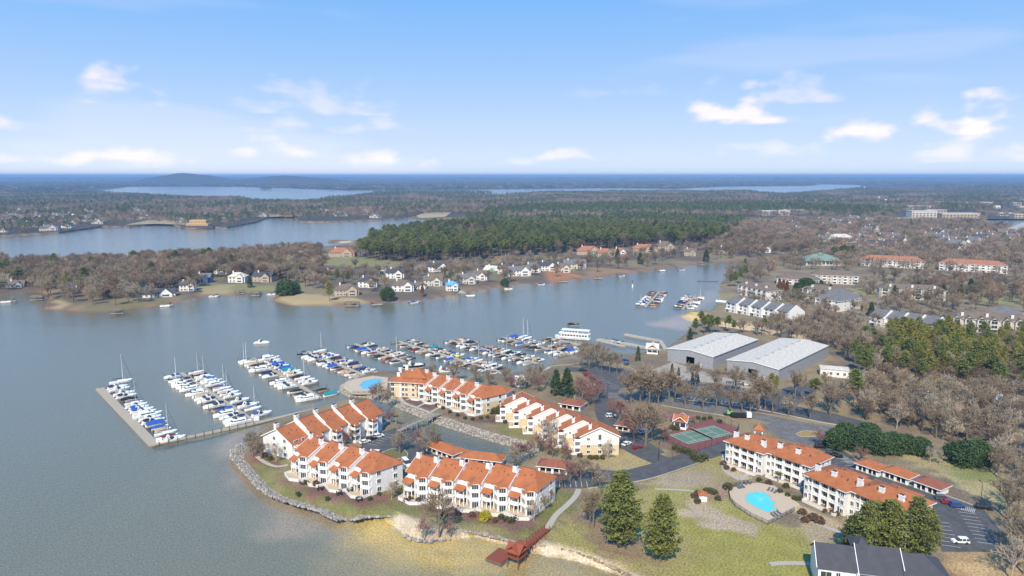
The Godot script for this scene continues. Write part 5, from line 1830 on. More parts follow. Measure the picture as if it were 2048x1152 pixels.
func build_docks() -> void:
	# the wide outer pier, boats along its inner side
	dock("wide tan concrete pier along the open water with boats on one side only", "at the wide outer pier", Vector3(-210.5, 0.5, -350.3), Vector3(-144.65, 0.5, -273.8), 3.8, [-1], 4.8, 7.0, "big", 41, "dock", 0.97)
	var o := thing("gangway_pier", Vector3.ZERO, 0.0, "long narrow grey pier from the outer dock to the shore by the orange roofs", "pier")
	var a := Vector3(-144.78, 0.4, -274.1)
	var b := Vector3(-112.02, 0.4, -299.4)
	var c := Vector3(-91.45, 0.4, -318.3)
	var n := 14
	for i in n:
		var s := Shape.new()
		s.bar(a.lerp(b, i / float(n)) + Vector3.UP * 0.1, a.lerp(b, (i + 0.97) / n) + Vector3.UP * 0.1, 2.0, 0.55)
		put("deck_section", s, "dock", o)
	for i in 8:
		var s := Shape.new()
		s.bar(b.lerp(c, i / 8.0) + Vector3.UP * 0.1, b.lerp(c, (i + 0.97) / 8.0) + Vector3.UP * 0.1, 2.0, 0.55)
		put("deck_section", s, "dock", o)
	for i in 12:
		var s := Shape.new()
		var p := a.lerp(b, (i + 0.5) / 12.0) + Vector3(0.5, 0, 1.0)
		s.tube(p + Vector3.DOWN, p + Vector3.UP * 1.8, 0.16, 0.15, 6)
		put("pile", s, "pile", o)
	for q in [Vector3(-144.03, 0.6, -276.3), Vector3(-113.4, 0.6, -302)]:
		var k := thing("dock_box", q, 0.6, "white service box standing on the pier corner", "dock box", "white boxes on the piers")
		put("box", box_shape(Vector3(-1.0, 0, -0.7), Vector3(1.0, 1.5, 0.7)), "hull_white", k)
		put("lid", box_shape(Vector3(-1.05, 1.5, -0.75), Vector3(1.05, 1.62, 0.75)), "white_trim", k)
	dock("floating dock with boats on both sides, next inward from the wide outer pier", "at the dock next to the outer pier", Vector3(-181.9, 0.5, -379.1), Vector3(-114.6, 0.5, -301.7), 2.2, [-1, 1], 5.1, 8.5, "big", 42, "dock", 0.96, 0.1)
	dock("floating dock with boats on both sides, third from the open water", "at the third dock from the open water", Vector3(-154.2, 0.5, -411.7), Vector3(-94.13, 0.5, -335.4), 2.2, [-1, 1], 5.1, 8.5, "big", 43, "dock", 0.96, 0.08)
	dock("floating dock with white walkway, fourth from the open water", "at the fourth dock from the open water", Vector3(-125.85, 0.5, -427.5), Vector3(-73.81, 0.5, -367.4), 2.0, [-1, 1], 4.3, 7.0, "small", 44, "concrete", 0.88)
	dock("floating dock with white walkway, running out past the corner building", "at the dock in front of the corner building", Vector3(-100.77, 0.5, -447.3), Vector3(-63.37, 0.5, -404.8), 2.0, [-1, 1], 4.3, 7.0, "small", 45, "concrete", 0.86)
	dock("floating dock behind the cream terrace with a yellow boat on it", "at the dock behind the cream terrace", Vector3(-73.43, 0.5, -454.3), Vector3(-5.25, 0.5, -380.1), 2.0, [-1, 1], 4.3, 7.0, "small", 46, "concrete", 0.84, 0.14)
	dock("floating dock of small boats ending near the boat ramp", "at the dock ending near the boat ramp", Vector3(-40.03, 0.5, -458.6), Vector3(14.8, 0.5, -400.3), 2.0, [-1, 1], 4.3, 7.0, "small", 47, "dock", 0.84)
	dock("floating dock with three sailing boats at its head", "at the dock beside the boat ramp", Vector3(-5.37, 0.5, -465.9), Vector3(35.37, 0.5, -421.3), 2.0, [-1, 1], 4.3, 7.0, "small", 48, "dock", 0.84, 0.05)
	dock("short floating dock beside the white tour boat", "at the dock beside the white tour boat", Vector3(24.86, 0.5, -465.9), Vector3(50.14, 0.5, -439.2), 2.0, [1], 4.3, 7.0, "small", 49, "dock", 0.84)
	dock("small floating dock below the white pavilion", "at the small dock below the white pavilion", Vector3(56.9, 0.5, -458.6), Vector3(72.14, 0.5, -441.9), 2.0, [-1], 5.0, 6.0, "small", 50, "concrete", 0.9, 0.4)
	boat("open_runabout", "hull_yellow", "", Vector3(-34.86, 0, -411.3), deg_to_rad(40), 1.25, "at the dock behind the cream terrace", "boats at the dock behind the cream terrace")
	boat("sailboat", "hull_white", "canvas_blue", Vector3(7.07, 0, -466.6), deg_to_rad(45), 1.0, "at the head of the ramp-side dock", "sailing boats beside the boat ramp")
	boat("sailboat", "hull_white", "canvas_blue", Vector3(10, 0, -462.2), deg_to_rad(45), 1.0, "at the head of the ramp-side dock", "sailing boats beside the boat ramp")
	boat("sailboat", "hull_white", "canvas_navy", Vector3(-205.8, 0, -361.7), deg_to_rad(40), 1.15, "at the far end of the outer pier", "sailing boats at the outer pier")
	boat("motor_cruiser", "hull_black", "", Vector3(-55.81, 0, -392.3), deg_to_rad(15), 1.3, "along the sea wall behind the corner building", "boats along the sea wall")
	boat("motor_cruiser", "hull_white", "", Vector3(-37.28, 0, -382.9), deg_to_rad(10), 1.2, "along the sea wall behind the corner building", "boats along the sea wall")
	# moving boats
	var m := boat("motor_cruiser", "hull_white", "", Vector3(-162.7, 0, -450.8), deg_to_rad(4), 0.95, "under way on the open water", "boats under way")
	m.set_meta("label", "white motor cruiser under way on the open water past the docks")
	m = boat("pontoon_boat", "hull_black", "canvas_black", Vector3(44.83, 0, -506.9), deg_to_rad(20), 1.1, "under way beyond the tour boat", "boats under way")
	m.set_meta("label", "small dark pontoon boat under way beyond the white tour boat")
	tour_boat()
	# breakwater pier and long walkway by the pavilion
	for q in [[pts([77.52, -476.2, 97.54, -456.7, 96.17, -434.8]), "concrete breakwater pier bent toward the shore near the sheds"], [pts([57.2, -461.1, 76.8, -446.9, 95.8, -425.9]), "long concrete walkway pier from the pavilion shore to the small dock"]]:
		var l: PackedVector2Array = q[0]
		var pr := thing("concrete_pier", Vector3.ZERO, 0.0, q[1], "pier")
		for i in l.size() - 1:
			var k := int(l[i].distance_to(l[i + 1]) / 6.0) + 1
			for j in k:
				var p := l[i].lerp(l[i + 1], float(j) / k)
				var p2 := l[i].lerp(l[i + 1], (j + 0.97) / k)
				var s := Shape.new()
				s.bar(Vector3(p.x, 0.3, p.y), Vector3(p2.x, 0.3, p2.y), 2.6, 1.1)
				put("deck_section", s, "concrete", pr)
	# two boat platforms across the basin and the lone one beyond
	dock("small boat platform far out in the basin, by the channel marker", "at the boat platform by the channel marker", Vector3(137.34, 0.5, -654.6), Vector3(111.76, 0.5, -582.5), 2.0, [-1, 1], 4.2, 7.0, "small", 61, "dock", 0.84, 0.0)
	dock("small boat platform far out in the basin, by the white footbridge", "at the boat platform by the white footbridge", Vector3(165.3, 0.5, -632.3), Vector3(139.94, 0.5, -571.2), 2.0, [-1, 1], 4.2, 7.0, "small", 62, "dock", 0.84, 0.0)
	dock("lone T-shaped dock with one white boat beyond the basin", "at the lone dock beyond the basin", Vector3(191.9, 0.5, -724.6), Vector3(212.5, 0.5, -724.6), 2.0, [-1], 9.0, 4.0, "big", 63, "dock_dark", 1.2, 0.4)
	var ft := thing("white_footbridge", Vector3.ZERO, 0.0, "white footbridge on posts from the shore to the boat platform", "footbridge")
	var fa := Vector3(175.1, 1.2, -600)
	var fb := Vector3(186.7, 1.6, -590.5)
	var fs := Shape.new()
	fs.bar(fa, fb, 2.0, 0.3)
	put("deck", fs, "white_trim", ft)
	for sg in [-0.9, 0.9]:
		fs = Shape.new()
		fs.bar(fa + Vector3(0, 0.8, sg), fb + Vector3(0, 0.8, sg), 0.1, 1.0)
		put("rail", fs, "white_trim", ft)
	for i in 5:
		fs = Shape.new()
		var p := fa.lerp(fb, i / 4.0)
		fs.tube(p + Vector3.DOWN * 3.0, p, 0.18, 0.18, 6)
		put("post", fs, "dock_dark", ft)
	# channel marker
	var mk := thing("channel_marker", Vector3(118.71, 0, -691), 0.0, "white channel marker buoy standing in the open basin", "buoy")
	var ms := Shape.new()
	ms.tube(Vector3(0, -1, 0), Vector3(0, 2.2, 0), 0.7, 0.55, 10)
	put("float", ms, "hull_white", mk)
	ms = Shape.new()
	ms.tube(Vector3(0, 2.2, 0), Vector3(0, 6.0, 0), 0.1, 0.1, 6)
	put("pole", ms, "iron", mk)
	ms = Shape.new()
	ms.cbox(Vector3(0, 5.6, 0), Vector3(0.9, 0.9, 0.15))
	put("board", ms, "iron", mk)
	shore_docks()
	red_pier()
	foot_bridge()


func tour_boat() -> void:
	var t := deg_to_rad(-17)
	var o := thing("tour_boat", Vector3(40.46, 0, -463.7), t, "large white two-deck tour boat beside the docks", "boat")
	o.rotation.y = PI + t
	put("hull", hull_shape(24.0, 6.0, 1.7, 0.3), "hull_white", o)
	put("boot_stripe", band_shape(24.0, 6.1, 0.02, 0.35), "hull_navy", o)
	var c := put("lower_deck", box_shape(Vector3(-11.0, 1.6, -2.6), Vector3(7.5, 4.0, 2.6)), "hull_white", o)
	for sg in [-1.0, 1.0]:
		for i in 9:
			var w := put("window", box_shape(Vector3(-10.2 + i * 1.95, 2.4, sg * 2.62 - 0.03), Vector3(-8.8 + i * 1.95, 3.5, sg * 2.62 + 0.03)), "glass", c)
			w.position.y = 0.0
	put("upper_floor", box_shape(Vector3(-11.8, 4.0, -2.9), Vector3(9.0, 4.2, 2.9)), "white_trim", o)
	var u := put("upper_deck", box_shape(Vector3(-4.0, 4.2, -2.3), Vector3(6.0, 6.3, 2.3)), "hull_white", o)
	for sg in [-1.0, 1.0]:
		for i in 5:
			put("window", box_shape(Vector3(-3.6 + i * 1.9, 4.9, sg * 2.32 - 0.03), Vector3(-2.2 + i * 1.9, 5.9, sg * 2.32 + 0.03)), "glass", u)
	put("roof", box_shape(Vector3(-11.5, 6.3, -2.8), Vector3(7.2, 6.5, 2.8)), "hull_white", o)
	for q in [Vector3(-11.2, 4.2, 2.6), Vector3(-11.2, 4.2, -2.6), Vector3(-7.6, 4.2, 2.6), Vector3(-7.6, 4.2, -2.6)]:
		put("post", box_shape(q + Vector3(-0.08, 0, -0.08), q + Vector3(0.08, 2.1, 0.08)), "white_trim", o)
	for sg in [-1.0, 1.0]:
		var r := Shape.new()
		r.bar(Vector3(-11.6, 5.1, sg * 2.8), Vector3(8.8, 5.1, sg * 2.8), 0.06, 0.08)
		put("rail", r, "white_trim", o)


# private docks and boat houses along the far shore
func shore_docks() -> void:
	var i := 0
	for q in [[Vector3(-133.65, 0, -585.2), 0, 12.0, 1, 0.0], [Vector3(-114.84, 0, -589.9), 0, 9.0, 0, 0.5], [Vector3(-84.71, 0, -604.3), 0, 10.0, 2, 0.3], [Vector3(-38.27, 0, -637.9), 0, 10.0, 2, 0.2], [Vector3(-4.35, 0, -678.5), 0, 8.0, 2, 0.0], [Vector3(28.22, 0, -707.4), 0, 9.0, 2, 0.1], [Vector3(51.85, 0, -721), 0, 9.0, 0, 0.2], [Vector3(90.77, 0, -746), 0, 9.0, 0, 0.0], [Vector3(118.1, 0, -768.9), 0, 8.0, 2, 0.2], [Vector3(170.4, 0, -810.3), 0, 10.0, 2, 0.3], [Vector3(229.7, 0, -861.2), 0, 8.0, 1, 0.0],
			[Vector3(-312.6, 0, -552.5), 0, 9.0, 1, 0.4], [Vector3(-289.8, 0, -587.5), 0, 9.0, 2, 0.3], [Vector3(-269.5, 0, -635.2), 0, 9.0, 2, 0.2], [Vector3(-251, 0, -646.2), 0, 8.0, 1, 0.2], [Vector3(-232.8, 0, -637.9), 0, 8.0, 1, 0.0], [Vector3(-221, 0, -646.2), 0, 8.0, 2, 0.1], [Vector3(-416.7, 0, -614.3), 0, 10.0, 1, 0.3], [Vector3(-435.7, 0, -606.7), 0, 10.0, 2, 0.4], [Vector3(-586.6, 0, -1452.1), 0, 14.0, 0, 0.1], [Vector3(195.4, 0, -819.1), 0, 9.0, 2, 0.1], [Vector3(-459.1, 0, -1024), 0, 10.0, 0, 0.0]]:
		i += 1
		var p: Vector3 = q[0]
		var o := thing("private_dock", p, q[4], ["plain wooden dock on the house-lined far shore", "wooden dock with roofed boat house on the far shore", "wooden dock with a moored boat on the far shore"][q[3]], "dock", "private docks on the far shore")
		var d: float = q[2]
		put("deck", box_shape(Vector3(-1.0, 0.5, -14.0), Vector3(1.0, 0.8, 0)), "dock_dark", o)
		put("platform", box_shape(Vector3(-d * 0.5, 0.5, 0), Vector3(d * 0.5, 0.8, 4.0)), "dock", o)
		for x in [-d * 0.5 + 0.2, 0.0, d * 0.5 - 0.2]:
			for z in [0.3, 3.7]:
				var s := Shape.new()
				s.tube(Vector3(x, -2, z), Vector3(x, 3.4 if q[3] == 1 else 1.6, z), 0.15, 0.15, 5)
				put("post", s, "dock_dark", o)
		if q[3] == 1:
			var r := Shape.new()
			hip_roof(r, -d * 0.5, d * 0.5, 0.0, 4.0, 3.4, 1.2, 0.5)
			put("roof", r, "tan_roof", o)
		elif q[3] == 2:
			boat(["covered_runabout", "pontoon_boat", "open_runabout"][i % 3], "hull_white", ["canvas_navy", "canvas_grey", ""][i % 3], p + Vector3(1.0, 0, 6.2), q[4], 1.0, "beside a private dock on the far shore", "boats at private docks on the far shore")


func red_pier() -> void:
	var o := thing("red_pier", Vector3.ZERO, 0.0, "rust-red wooden pier with railings running out over the shallows", "pier")
	var a := Vector3(10.59, 2.4, -200.7)
	var b := Vector3(2.28, 2.4, -188)
	var d := (b - a).normalized()
	var q := Vector3(-d.z, 0, d.x)
	var n := 26
	for i in n:   # deck boards in short runs
		var s := Shape.new()
		s.bar(a.lerp(b, i / float(n)), a.lerp(b, (i + 0.94) / n), 2.1, 0.16)
		put("plank", s, "red_wood", o)
	for sg in [-1.0, 1.0]:
		for i in 10:
			var p: Vector3 = a.lerp(b, i / 9.0) + q * sg * 1.0
			var s := Shape.new()
			s.tube(p + Vector3.DOWN * 3.2, p + Vector3.UP * 1.25, 0.13, 0.13, 6)
			put("post", s, "red_wood", o)
		for h in [0.5, 1.0]:
			var s := Shape.new()
			s.bar(a + q * sg + Vector3.UP * h, b + q * sg + Vector3.UP * h, 0.08, 0.12)
			put("rail", s, "red_wood", o)
	var g := thing("pier_gazebo", b + d * 1.8, turn_of(a, b), "rust-red wooden gazebo with crossed gables at the end of the pier", "gazebo")
	g.position.y = 2.2
	put("floor", box_shape(Vector3(-2.4, -0.2, -2.2), Vector3(2.4, 0.05, 2.2)), "red_wood", g)
	for x in [-2.2, 2.2]:
		for z in [-2.0, 2.0]:
			var s := Shape.new()
			s.cbox(Vector3(x * 0.88, -0.9, z * 0.88), Vector3(0.22, 5.2, 0.22))
			put("post", s, "red_wood", g)
	for z in [-2.0, 2.0]:
		for h in [0.5, 1.0]:
			put("rail", box_shape(Vector3(-2.1, h, z - 0.05), Vector3(2.1, h + 0.1, z + 0.05)), "red_wood", g)
	put("rail", box_shape(Vector3(2.15, 1.0, -1.9), Vector3(2.25, 1.1, 1.9)), "red_wood", g)
	var s1 := Shape.new()
	var o2 := 2.5
	slab(s1, Vector3(-o2, 1.6, o2), Vector3(0, 3.5, o2), Vector3(0, 3.5, -o2), Vector3(-o2, 1.6, -o2), 0.14)
	slab(s1, Vector3(0, 3.5, o2), Vector3(o2, 1.6, o2), Vector3(o2, 1.6, -o2), Vector3(0, 3.5, -o2), 0.14)
	put("roof", s1, "rust_roof", g)
	s1 = Shape.new()
	slab(s1, Vector3(-o2, 1.63, o2 - 0.1), Vector3(o2, 1.63, o2 - 0.1), Vector3(o2, 3.48, 0), Vector3(-o2, 3.48, 0), 0.14)
	slab(s1, Vector3(-o2, 3.48, 0), Vector3(o2, 3.48, 0), Vector3(o2, 1.63, -o2 + 0.1), Vector3(-o2, 1.63, -o2 + 0.1), 0.14)
	put("roof", s1, "rust_roof", g)
	var f := thing("swim_float", b + d * 2.2 + q * 5.4, turn_of(a, b), "low red swimming platform floating beside the pier gazebo", "platform")
	f.position.y = 0.0
	for i in 8:
		put("plank", box_shape(Vector3(-3.4 + i * 0.85, 0.1, -2.6), Vector3(-2.58 + i * 0.85, 0.45, 2.6)), "red_wood", f)
	put("rim", box_shape(Vector3(-3.5, -0.25, -2.7), Vector3(3.5, 0.12, 2.7)), "dock_dark", f)


func foot_bridge() -> void:
	var o := thing("canal_footbridge", Vector3.ZERO, 0.0, "grey wooden footbridge on piles across the canal", "footbridge")
	var a := Vector3(-47.2, 2.6, -283.5)
	var b := Vector3(-32.22, 2.6, -304.9)
	var d := (b - a).normalized()
	var q := Vector3(-d.z, 0, d.x)
	for i in 20:
		var s := Shape.new()
		var p := a.lerp(b, i / 20.0) + Vector3.UP * (0.5 * sin(PI * i / 20.0))
		var p2 := a.lerp(b, (i + 0.95) / 20.0) + Vector3.UP * (0.5 * sin(PI * (i + 0.95) / 20.0))
		s.bar(p, p2, 2.2, 0.18)
		put("plank", s, "deck_wood", o)
	for sg in [-1.0, 1.0]:
		for i in 9:
			var p: Vector3 = a.lerp(b, i / 8.0) + q * sg * 1.1
			var s := Shape.new()
			s.tube(p + Vector3.DOWN * 4.0, p + Vector3.UP * 1.5, 0.15, 0.13, 6)
			put("post", s, "deck_wood", o)
		for h in [0.55, 1.05]:
			for i in 8:
				var s := Shape.new()
				s.bar(a.lerp(b, i / 8.0) + q * sg * 1.1 + Vector3.UP * (h + 0.5 * sin(PI * i / 8.0)), a.lerp(b, (i + 1) / 8.0) + q * sg * 1.1 + Vector3.UP * (h + 0.5 * sin(PI * (i + 1) / 8.0)), 0.08, 0.14)
				put("rail", s, "deck_wood", o)


# ---------------------------------------------------------------- trees

var proto := {}
var clear_rects := []


func grow(tr: Shape, tw: Shape, p: Vector3, d: Vector3, L: float, rad: float, lev: int, r: RandomNumberGenerator, spread: float, twig: Color) -> void:
	var e := p + d * L
	if lev <= 1:
		tr.tube(p, e, rad, rad * 0.62, 5 if lev == 0 else 4)
	elif lev == 2:
		tw.col = twig * r.randf_range(0.8, 1.1)
		tw.tube(p, e, rad, rad * 0.55, 3)
	else:
		tw.col = twig * r.randf_range(0.75, 1.25)
		var s := d.cross(Vector3(r.randf() - 0.5, r.randf() - 0.5, r.randf() - 0.5)).normalized() * maxf(rad, 0.042)
		tw.tri(p - s, p + s, e)
	if lev >= 4:
		return
	var n: int = [7, 6, 6, 5][lev]
	for i in n:
		var t := r.randf_range(0.45, 1.0) if lev > 0 else r.randf_range(0.5, 1.0)
		if i == 0:
			t = 1.0
		var az := TAU * (i + r.randf() * 0.7) / n
		var s := d.cross(Vector3(0.3, 0.1, 0.9)).normalized()
		var u := d.cross(s)
		var out := (s * cos(az) + u * sin(az)) * spread * r.randf_range(0.5, 1.15) * (0.35 if i == 0 else 1.0)
		var nd := (d + out + Vector3(0, 0.14, 0)).normalized()
		grow(tr, tw, p.lerp(e, t), nd, L * r.randf_range(0.52, 0.74) * (0.9 if lev < 3 else 0.85), rad * 0.5, lev + 1, r, spread, twig)


func bare_proto(key: String, sd: int, spread: float, trunk: float, twig: Color, bark: String) -> void:
	# about 10 m tall before scaling
	var r := RandomNumberGenerator.new()
	r.seed = sd
	var tr := Shape.new()
	var tw := Shape.new()
	grow(tr, tw, Vector3(0, -0.3, 0), Vector3(r.randf_range(-0.06, 0.06), 1, r.randf_range(-0.06, 0.06)).normalized(), trunk, 0.17, 0, r, spread, twig)
	# to exactly the nominal height
	var top := 0.0
	for p in tw.v:
		top = maxf(top, p.y)
	var k: float = TREE_H[key.rstrip("0123456789")] / top
	for i in tw.v.size():
		tw.v[i] *= k
	for i in tr.v.size():
		tr.v[i] *= k
	var b := Node3D.new()
	b.name = "bare_tree"
	b.set_meta("category", "tree")
	put("trunk", tr, bark, b)
	put("crown", tw, "twigs", b)
	proto[key] = b


# a tuft of needles or leaves: small faces pointing every way through a flattened ball
func tuft(s: Shape, at: Vector3, rad: float, n: int, size: float, c: Color, r: RandomNumberGenerator, flat_y := 0.7) -> void:
	for i in n:
		var d := Vector3(r.randfn(), r.randfn() * flat_y, r.randfn()).normalized() * rad * pow(r.randf(), 0.5)
		d.y *= flat_y
		var p := at + d
		var a := Vector3(r.randfn(), r.randfn() * 0.6, r.randfn()).normalized() * size
		var b := a.cross(Vector3(r.randfn(), r.randfn(), r.randfn())).normalized() * size * 0.55
		s.col = c * r.randf_range(0.65, 1.35)
		s.tri(p - b, p + b, p + a + d * 0.25)


func pine_proto(key: String, sd: int, base: float, wide: float, c: Color, dense: float) -> void:
	# 16 m tall before scaling; crown from share base upward
	var r := RandomNumberGenerator.new()
	r.seed = sd
	var tr := Shape.new()
	var cr := Shape.new()
	var H := 16.0
	tr.tube(Vector3(0, -0.3, 0), Vector3(0.1, H * 0.55, 0), 0.24, 0.17, 6)
	tr.tube(Vector3(0.1, H * 0.55, 0), Vector3(0, H * 0.97, 0.1), 0.17, 0.04, 5)
	var n := int(46 * dense)
	for i in n:
		var t := (i + r.randf()) / n
		var y := H * lerpf(base, 0.985, t)
		var prof := sin(clampf(lerpf(0.28, 1.0, t), 0, 1) * PI) * (0.5 + 0.75 * r.randf())
		var az := i * 2.399 + r.randf() * 0.8
		var L := wide * maxf(prof, 0.14)
		var e := Vector3(cos(az) * L, y + L * 0.22, sin(az) * L)
		tr.tube(Vector3(0, y - L * 0.1, 0), e, 0.05, 0.02, 3)
		for k in (3 if L > wide * 0.5 else 2):
			var f := 1.0 - k * 0.34
			var q := Vector3(0, y - L * 0.1, 0).lerp(e, f) + Vector3(r.randf_range(-0.3, 0.3), 0.15, r.randf_range(-0.3, 0.3))
			tuft(cr, q, r.randf_range(0.6, 1.15) * (0.7 + wide * 0.09), 26, 0.42, c * r.randf_range(0.8, 1.25), r, 0.6)
	var b := Node3D.new()
	b.name = "pine_tree"
	b.set_meta("category", "tree")
	put("trunk", tr, "bark_pine", b)
	put("crown", cr, "foliage", b)
	proto[key] = b


func evergreen_proto(key: String, sd: int, H: float, W: float, shape: String, c: Color, n: int, size: float, called: String) -> void:
	var r := RandomNumberGenerator.new()
	r.seed = sd
	var tr := Shape.new()
	var cr := Shape.new()
	tr.tube(Vector3(0, -0.3, 0), Vector3(0, H * 0.75, 0), W * 0.05, W * 0.02, 5)
	for i in n:
		var t := pow(r.randf(), 0.8)
		var az := r.randf() * TAU
		var rad: float
		if shape == "cone":
			rad = W * 0.5 * pow(1.0 - t, 0.75) * r.randf_range(0.6, 1.0)
		else:
			rad = W * 0.5 * sqrt(maxf(0.0, 1.0 - pow(t * 1.55 - 0.55, 2.0))) * r.randf_range(0.55, 1.0)
		var p := Vector3(cos(az) * rad, H * lerpf(0.06, 0.95, t), sin(az) * rad)
		tuft(cr, p, W * 0.11, 15, size, c * r.randf_range(0.7, 1.3), r, 0.9)
	var b := Node3D.new()
	b.name = called
	b.set_meta("category", "shrub" if called == "shrub" else ("hedge bush" if called == "evergreen_bush" else "tree"))
	put("trunk" if called != "shrub" else "stem", tr, "bark", b)
	put("crown" if called != "shrub" else "foliage", cr, "foliage", b)
	proto[key] = b


func build_tree_prototypes() -> void:
	var brown := Color(0.225, 0.168, 0.115)
	var grey := Color(0.26, 0.21, 0.15)
	var red := Color(0.23, 0.125, 0.11)
	var pale := Color(0.38, 0.31, 0.235)
	bare_proto("bare0", 1, 0.95, 3.0, brown, "bark")
	bare_proto("bare1", 2, 0.8, 3.4, brown, "bark")
	bare_proto("bare2", 3, 1.05, 3.0, grey, "bark")
	bare_proto("bare3", 4, 0.65, 4.0, grey, "bark")
	bare_proto("red0", 5, 1.1, 2.6, red, "bark")
	bare_proto("pale0", 6, 0.85, 3.6, pale, "bark_pale")
	bare_proto("pale1", 7, 0.5, 4.4, pale, "bark_pale")
	bare_proto("pink0", 8, 1.1, 2.4, Color(0.42, 0.16, 0.22), "bark")
	var pg := Color(0.13, 0.155, 0.035)
	pine_proto("pine0", 11, 0.45, 3.6, pg, 1.0)
	pine_proto("pine1", 12, 0.55, 3.2, pg * 0.85, 1.0)
	pine_proto("pine2", 13, 0.35, 3.8, Color(0.20, 0.19, 0.03), 1.1)
	pine_proto("full0", 14, 0.10, 3.9, Color(0.12, 0.135, 0.03), 3.2)
	pine_proto("full1", 15, 0.14, 3.7, Color(0.13, 0.14, 0.028), 3.0)
	evergreen_proto("cone0", 21, 9.0, 5.0, "cone", Color(0.045, 0.075, 0.025), 190, 0.42, "conifer_tree")
	evergreen_proto("cone1", 22, 9.0, 3.6, "cone", Color(0.075, 0.09, 0.03), 150, 0.36, "conifer_tree")
	evergreen_proto("rust0", 25, 9.0, 4.2, "cone", Color(0.17, 0.085, 0.03), 150, 0.36, "conifer_tree")
	evergreen_proto("round0", 23, 7.0, 8.5, "ball", Color(0.045, 0.085, 0.025), 330, 0.5, "evergreen_bush")
	evergreen_proto("shrub0", 24, 1.4, 2.0, "ball", Color(0.085, 0.085, 0.03), 60, 0.22, "shrub")
	evergreen_proto("shrub1", 26, 1.4, 2.1, "ball", Color(0.13, 0.075, 0.04), 60, 0.22, "shrub")
	evergreen_proto("shrub2", 27, 1.6, 2.4, "ball", Color(0.34, 0.30, 0.02), 70, 0.22, "shrub")
	# where buildings stand
	for o in get_children():
		if o is Node3D and o.has_meta("category") and o.get_meta("category") in ["building", "house", "shed", "car shelter", "gazebo", "hut", "tower"]:
			var lo := Vector2(1e9, 1e9)
			var hi := Vector2(-1e9, -1e9)
			for ch in o.get_children():
				if ch is MeshInstance3D and (ch.name.begins_with("wall") or ch.name.begins_with("roof") or ch.name.begins_with("side_wall")):
					var bb: AABB = ch.mesh.get_aabb()
					lo = lo.min(Vector2(bb.position.x, bb.position.z))
					hi = hi.max(Vector2(bb.end.x, bb.end.z))
			if lo.x < hi.x:
				var m := 1.5
				var q := PackedVector2Array()
				for cpt in [Vector2(lo.x - m, lo.y - m), Vector2(hi.x + m, lo.y - m), Vector2(hi.x + m, hi.y + m + 2.0), Vector2(lo.x - m, hi.y + m + 2.0)]:
					var wpt: Vector3 = o.transform * Vector3(cpt.x, 0, cpt.y)
					q.append(Vector2(wpt.x, wpt.z))
				keep_clear.append(q)
	for q in keep_clear:
		var lo := Vector2(1e9, 1e9)
		var hi := Vector2(-1e9, -1e9)
		for p in q:
			lo = lo.min(p)
			hi = hi.max(p)
		clear_rects.append(Rect2(lo, hi - lo))


func is_clear(p: Vector2) -> bool:
	for i in keep_clear.size():
		if clear_rects[i].has_point(p) and Geometry2D.is_point_in_polygon(p, keep_clear[i]):
			return false
	return true


const TREE_H := {"bare": 10.0, "red": 8.5, "pale": 10.0, "pink": 8.0, "pine": 16.0, "full": 16.0, "cone": 9.0, "rust": 9.0, "round": 7.0, "shrub": 1.5}


func tree(key: String, at: Vector3, h: float, label: String, group: String) -> void:
	var base: float = TREE_H[key.rstrip("0123456789")]
	var src: Node3D = proto[key]
	var o := copy_of(src, src.name, at, rng.randf() * TAU, h / base, label, group)
	o.scale *= Vector3(rng.randf_range(0.9, 1.12), 1.0, rng.randf_range(0.9, 1.12))


# trees spread at random over an outline on the ground
func scatter(poly: PackedVector2Array, n: int, keys: Array, h0: float, h1: float, y: float, label: String, group: String, gap: float, sd: int) -> void:
	var r := RandomNumberGenerator.new()
	r.seed = sd
	var lo := Vector2(1e9, 1e9)
	var hi := Vector2(-1e9, -1e9)
	for p in poly:
		lo = lo.min(p)
		hi = hi.max(p)
	var placed := []
	var tries := 0
	while placed.size() < n and tries < n * 30:
		tries += 1
		var p := Vector2(r.randf_range(lo.x, hi.x), r.randf_range(lo.y, hi.y))
		if not Geometry2D.is_point_in_polygon(p, poly) or not is_clear(p):
			continue
		var ok := true
		for q in placed:
			if q.distance_squared_to(p) < gap * gap:
				ok = false
				break
		if not ok:
			continue
		placed.append(p)
		tree(keys[r.randi() % keys.size()], Vector3(p.x, y, p.y), r.randf_range(h0, h1), label, group)


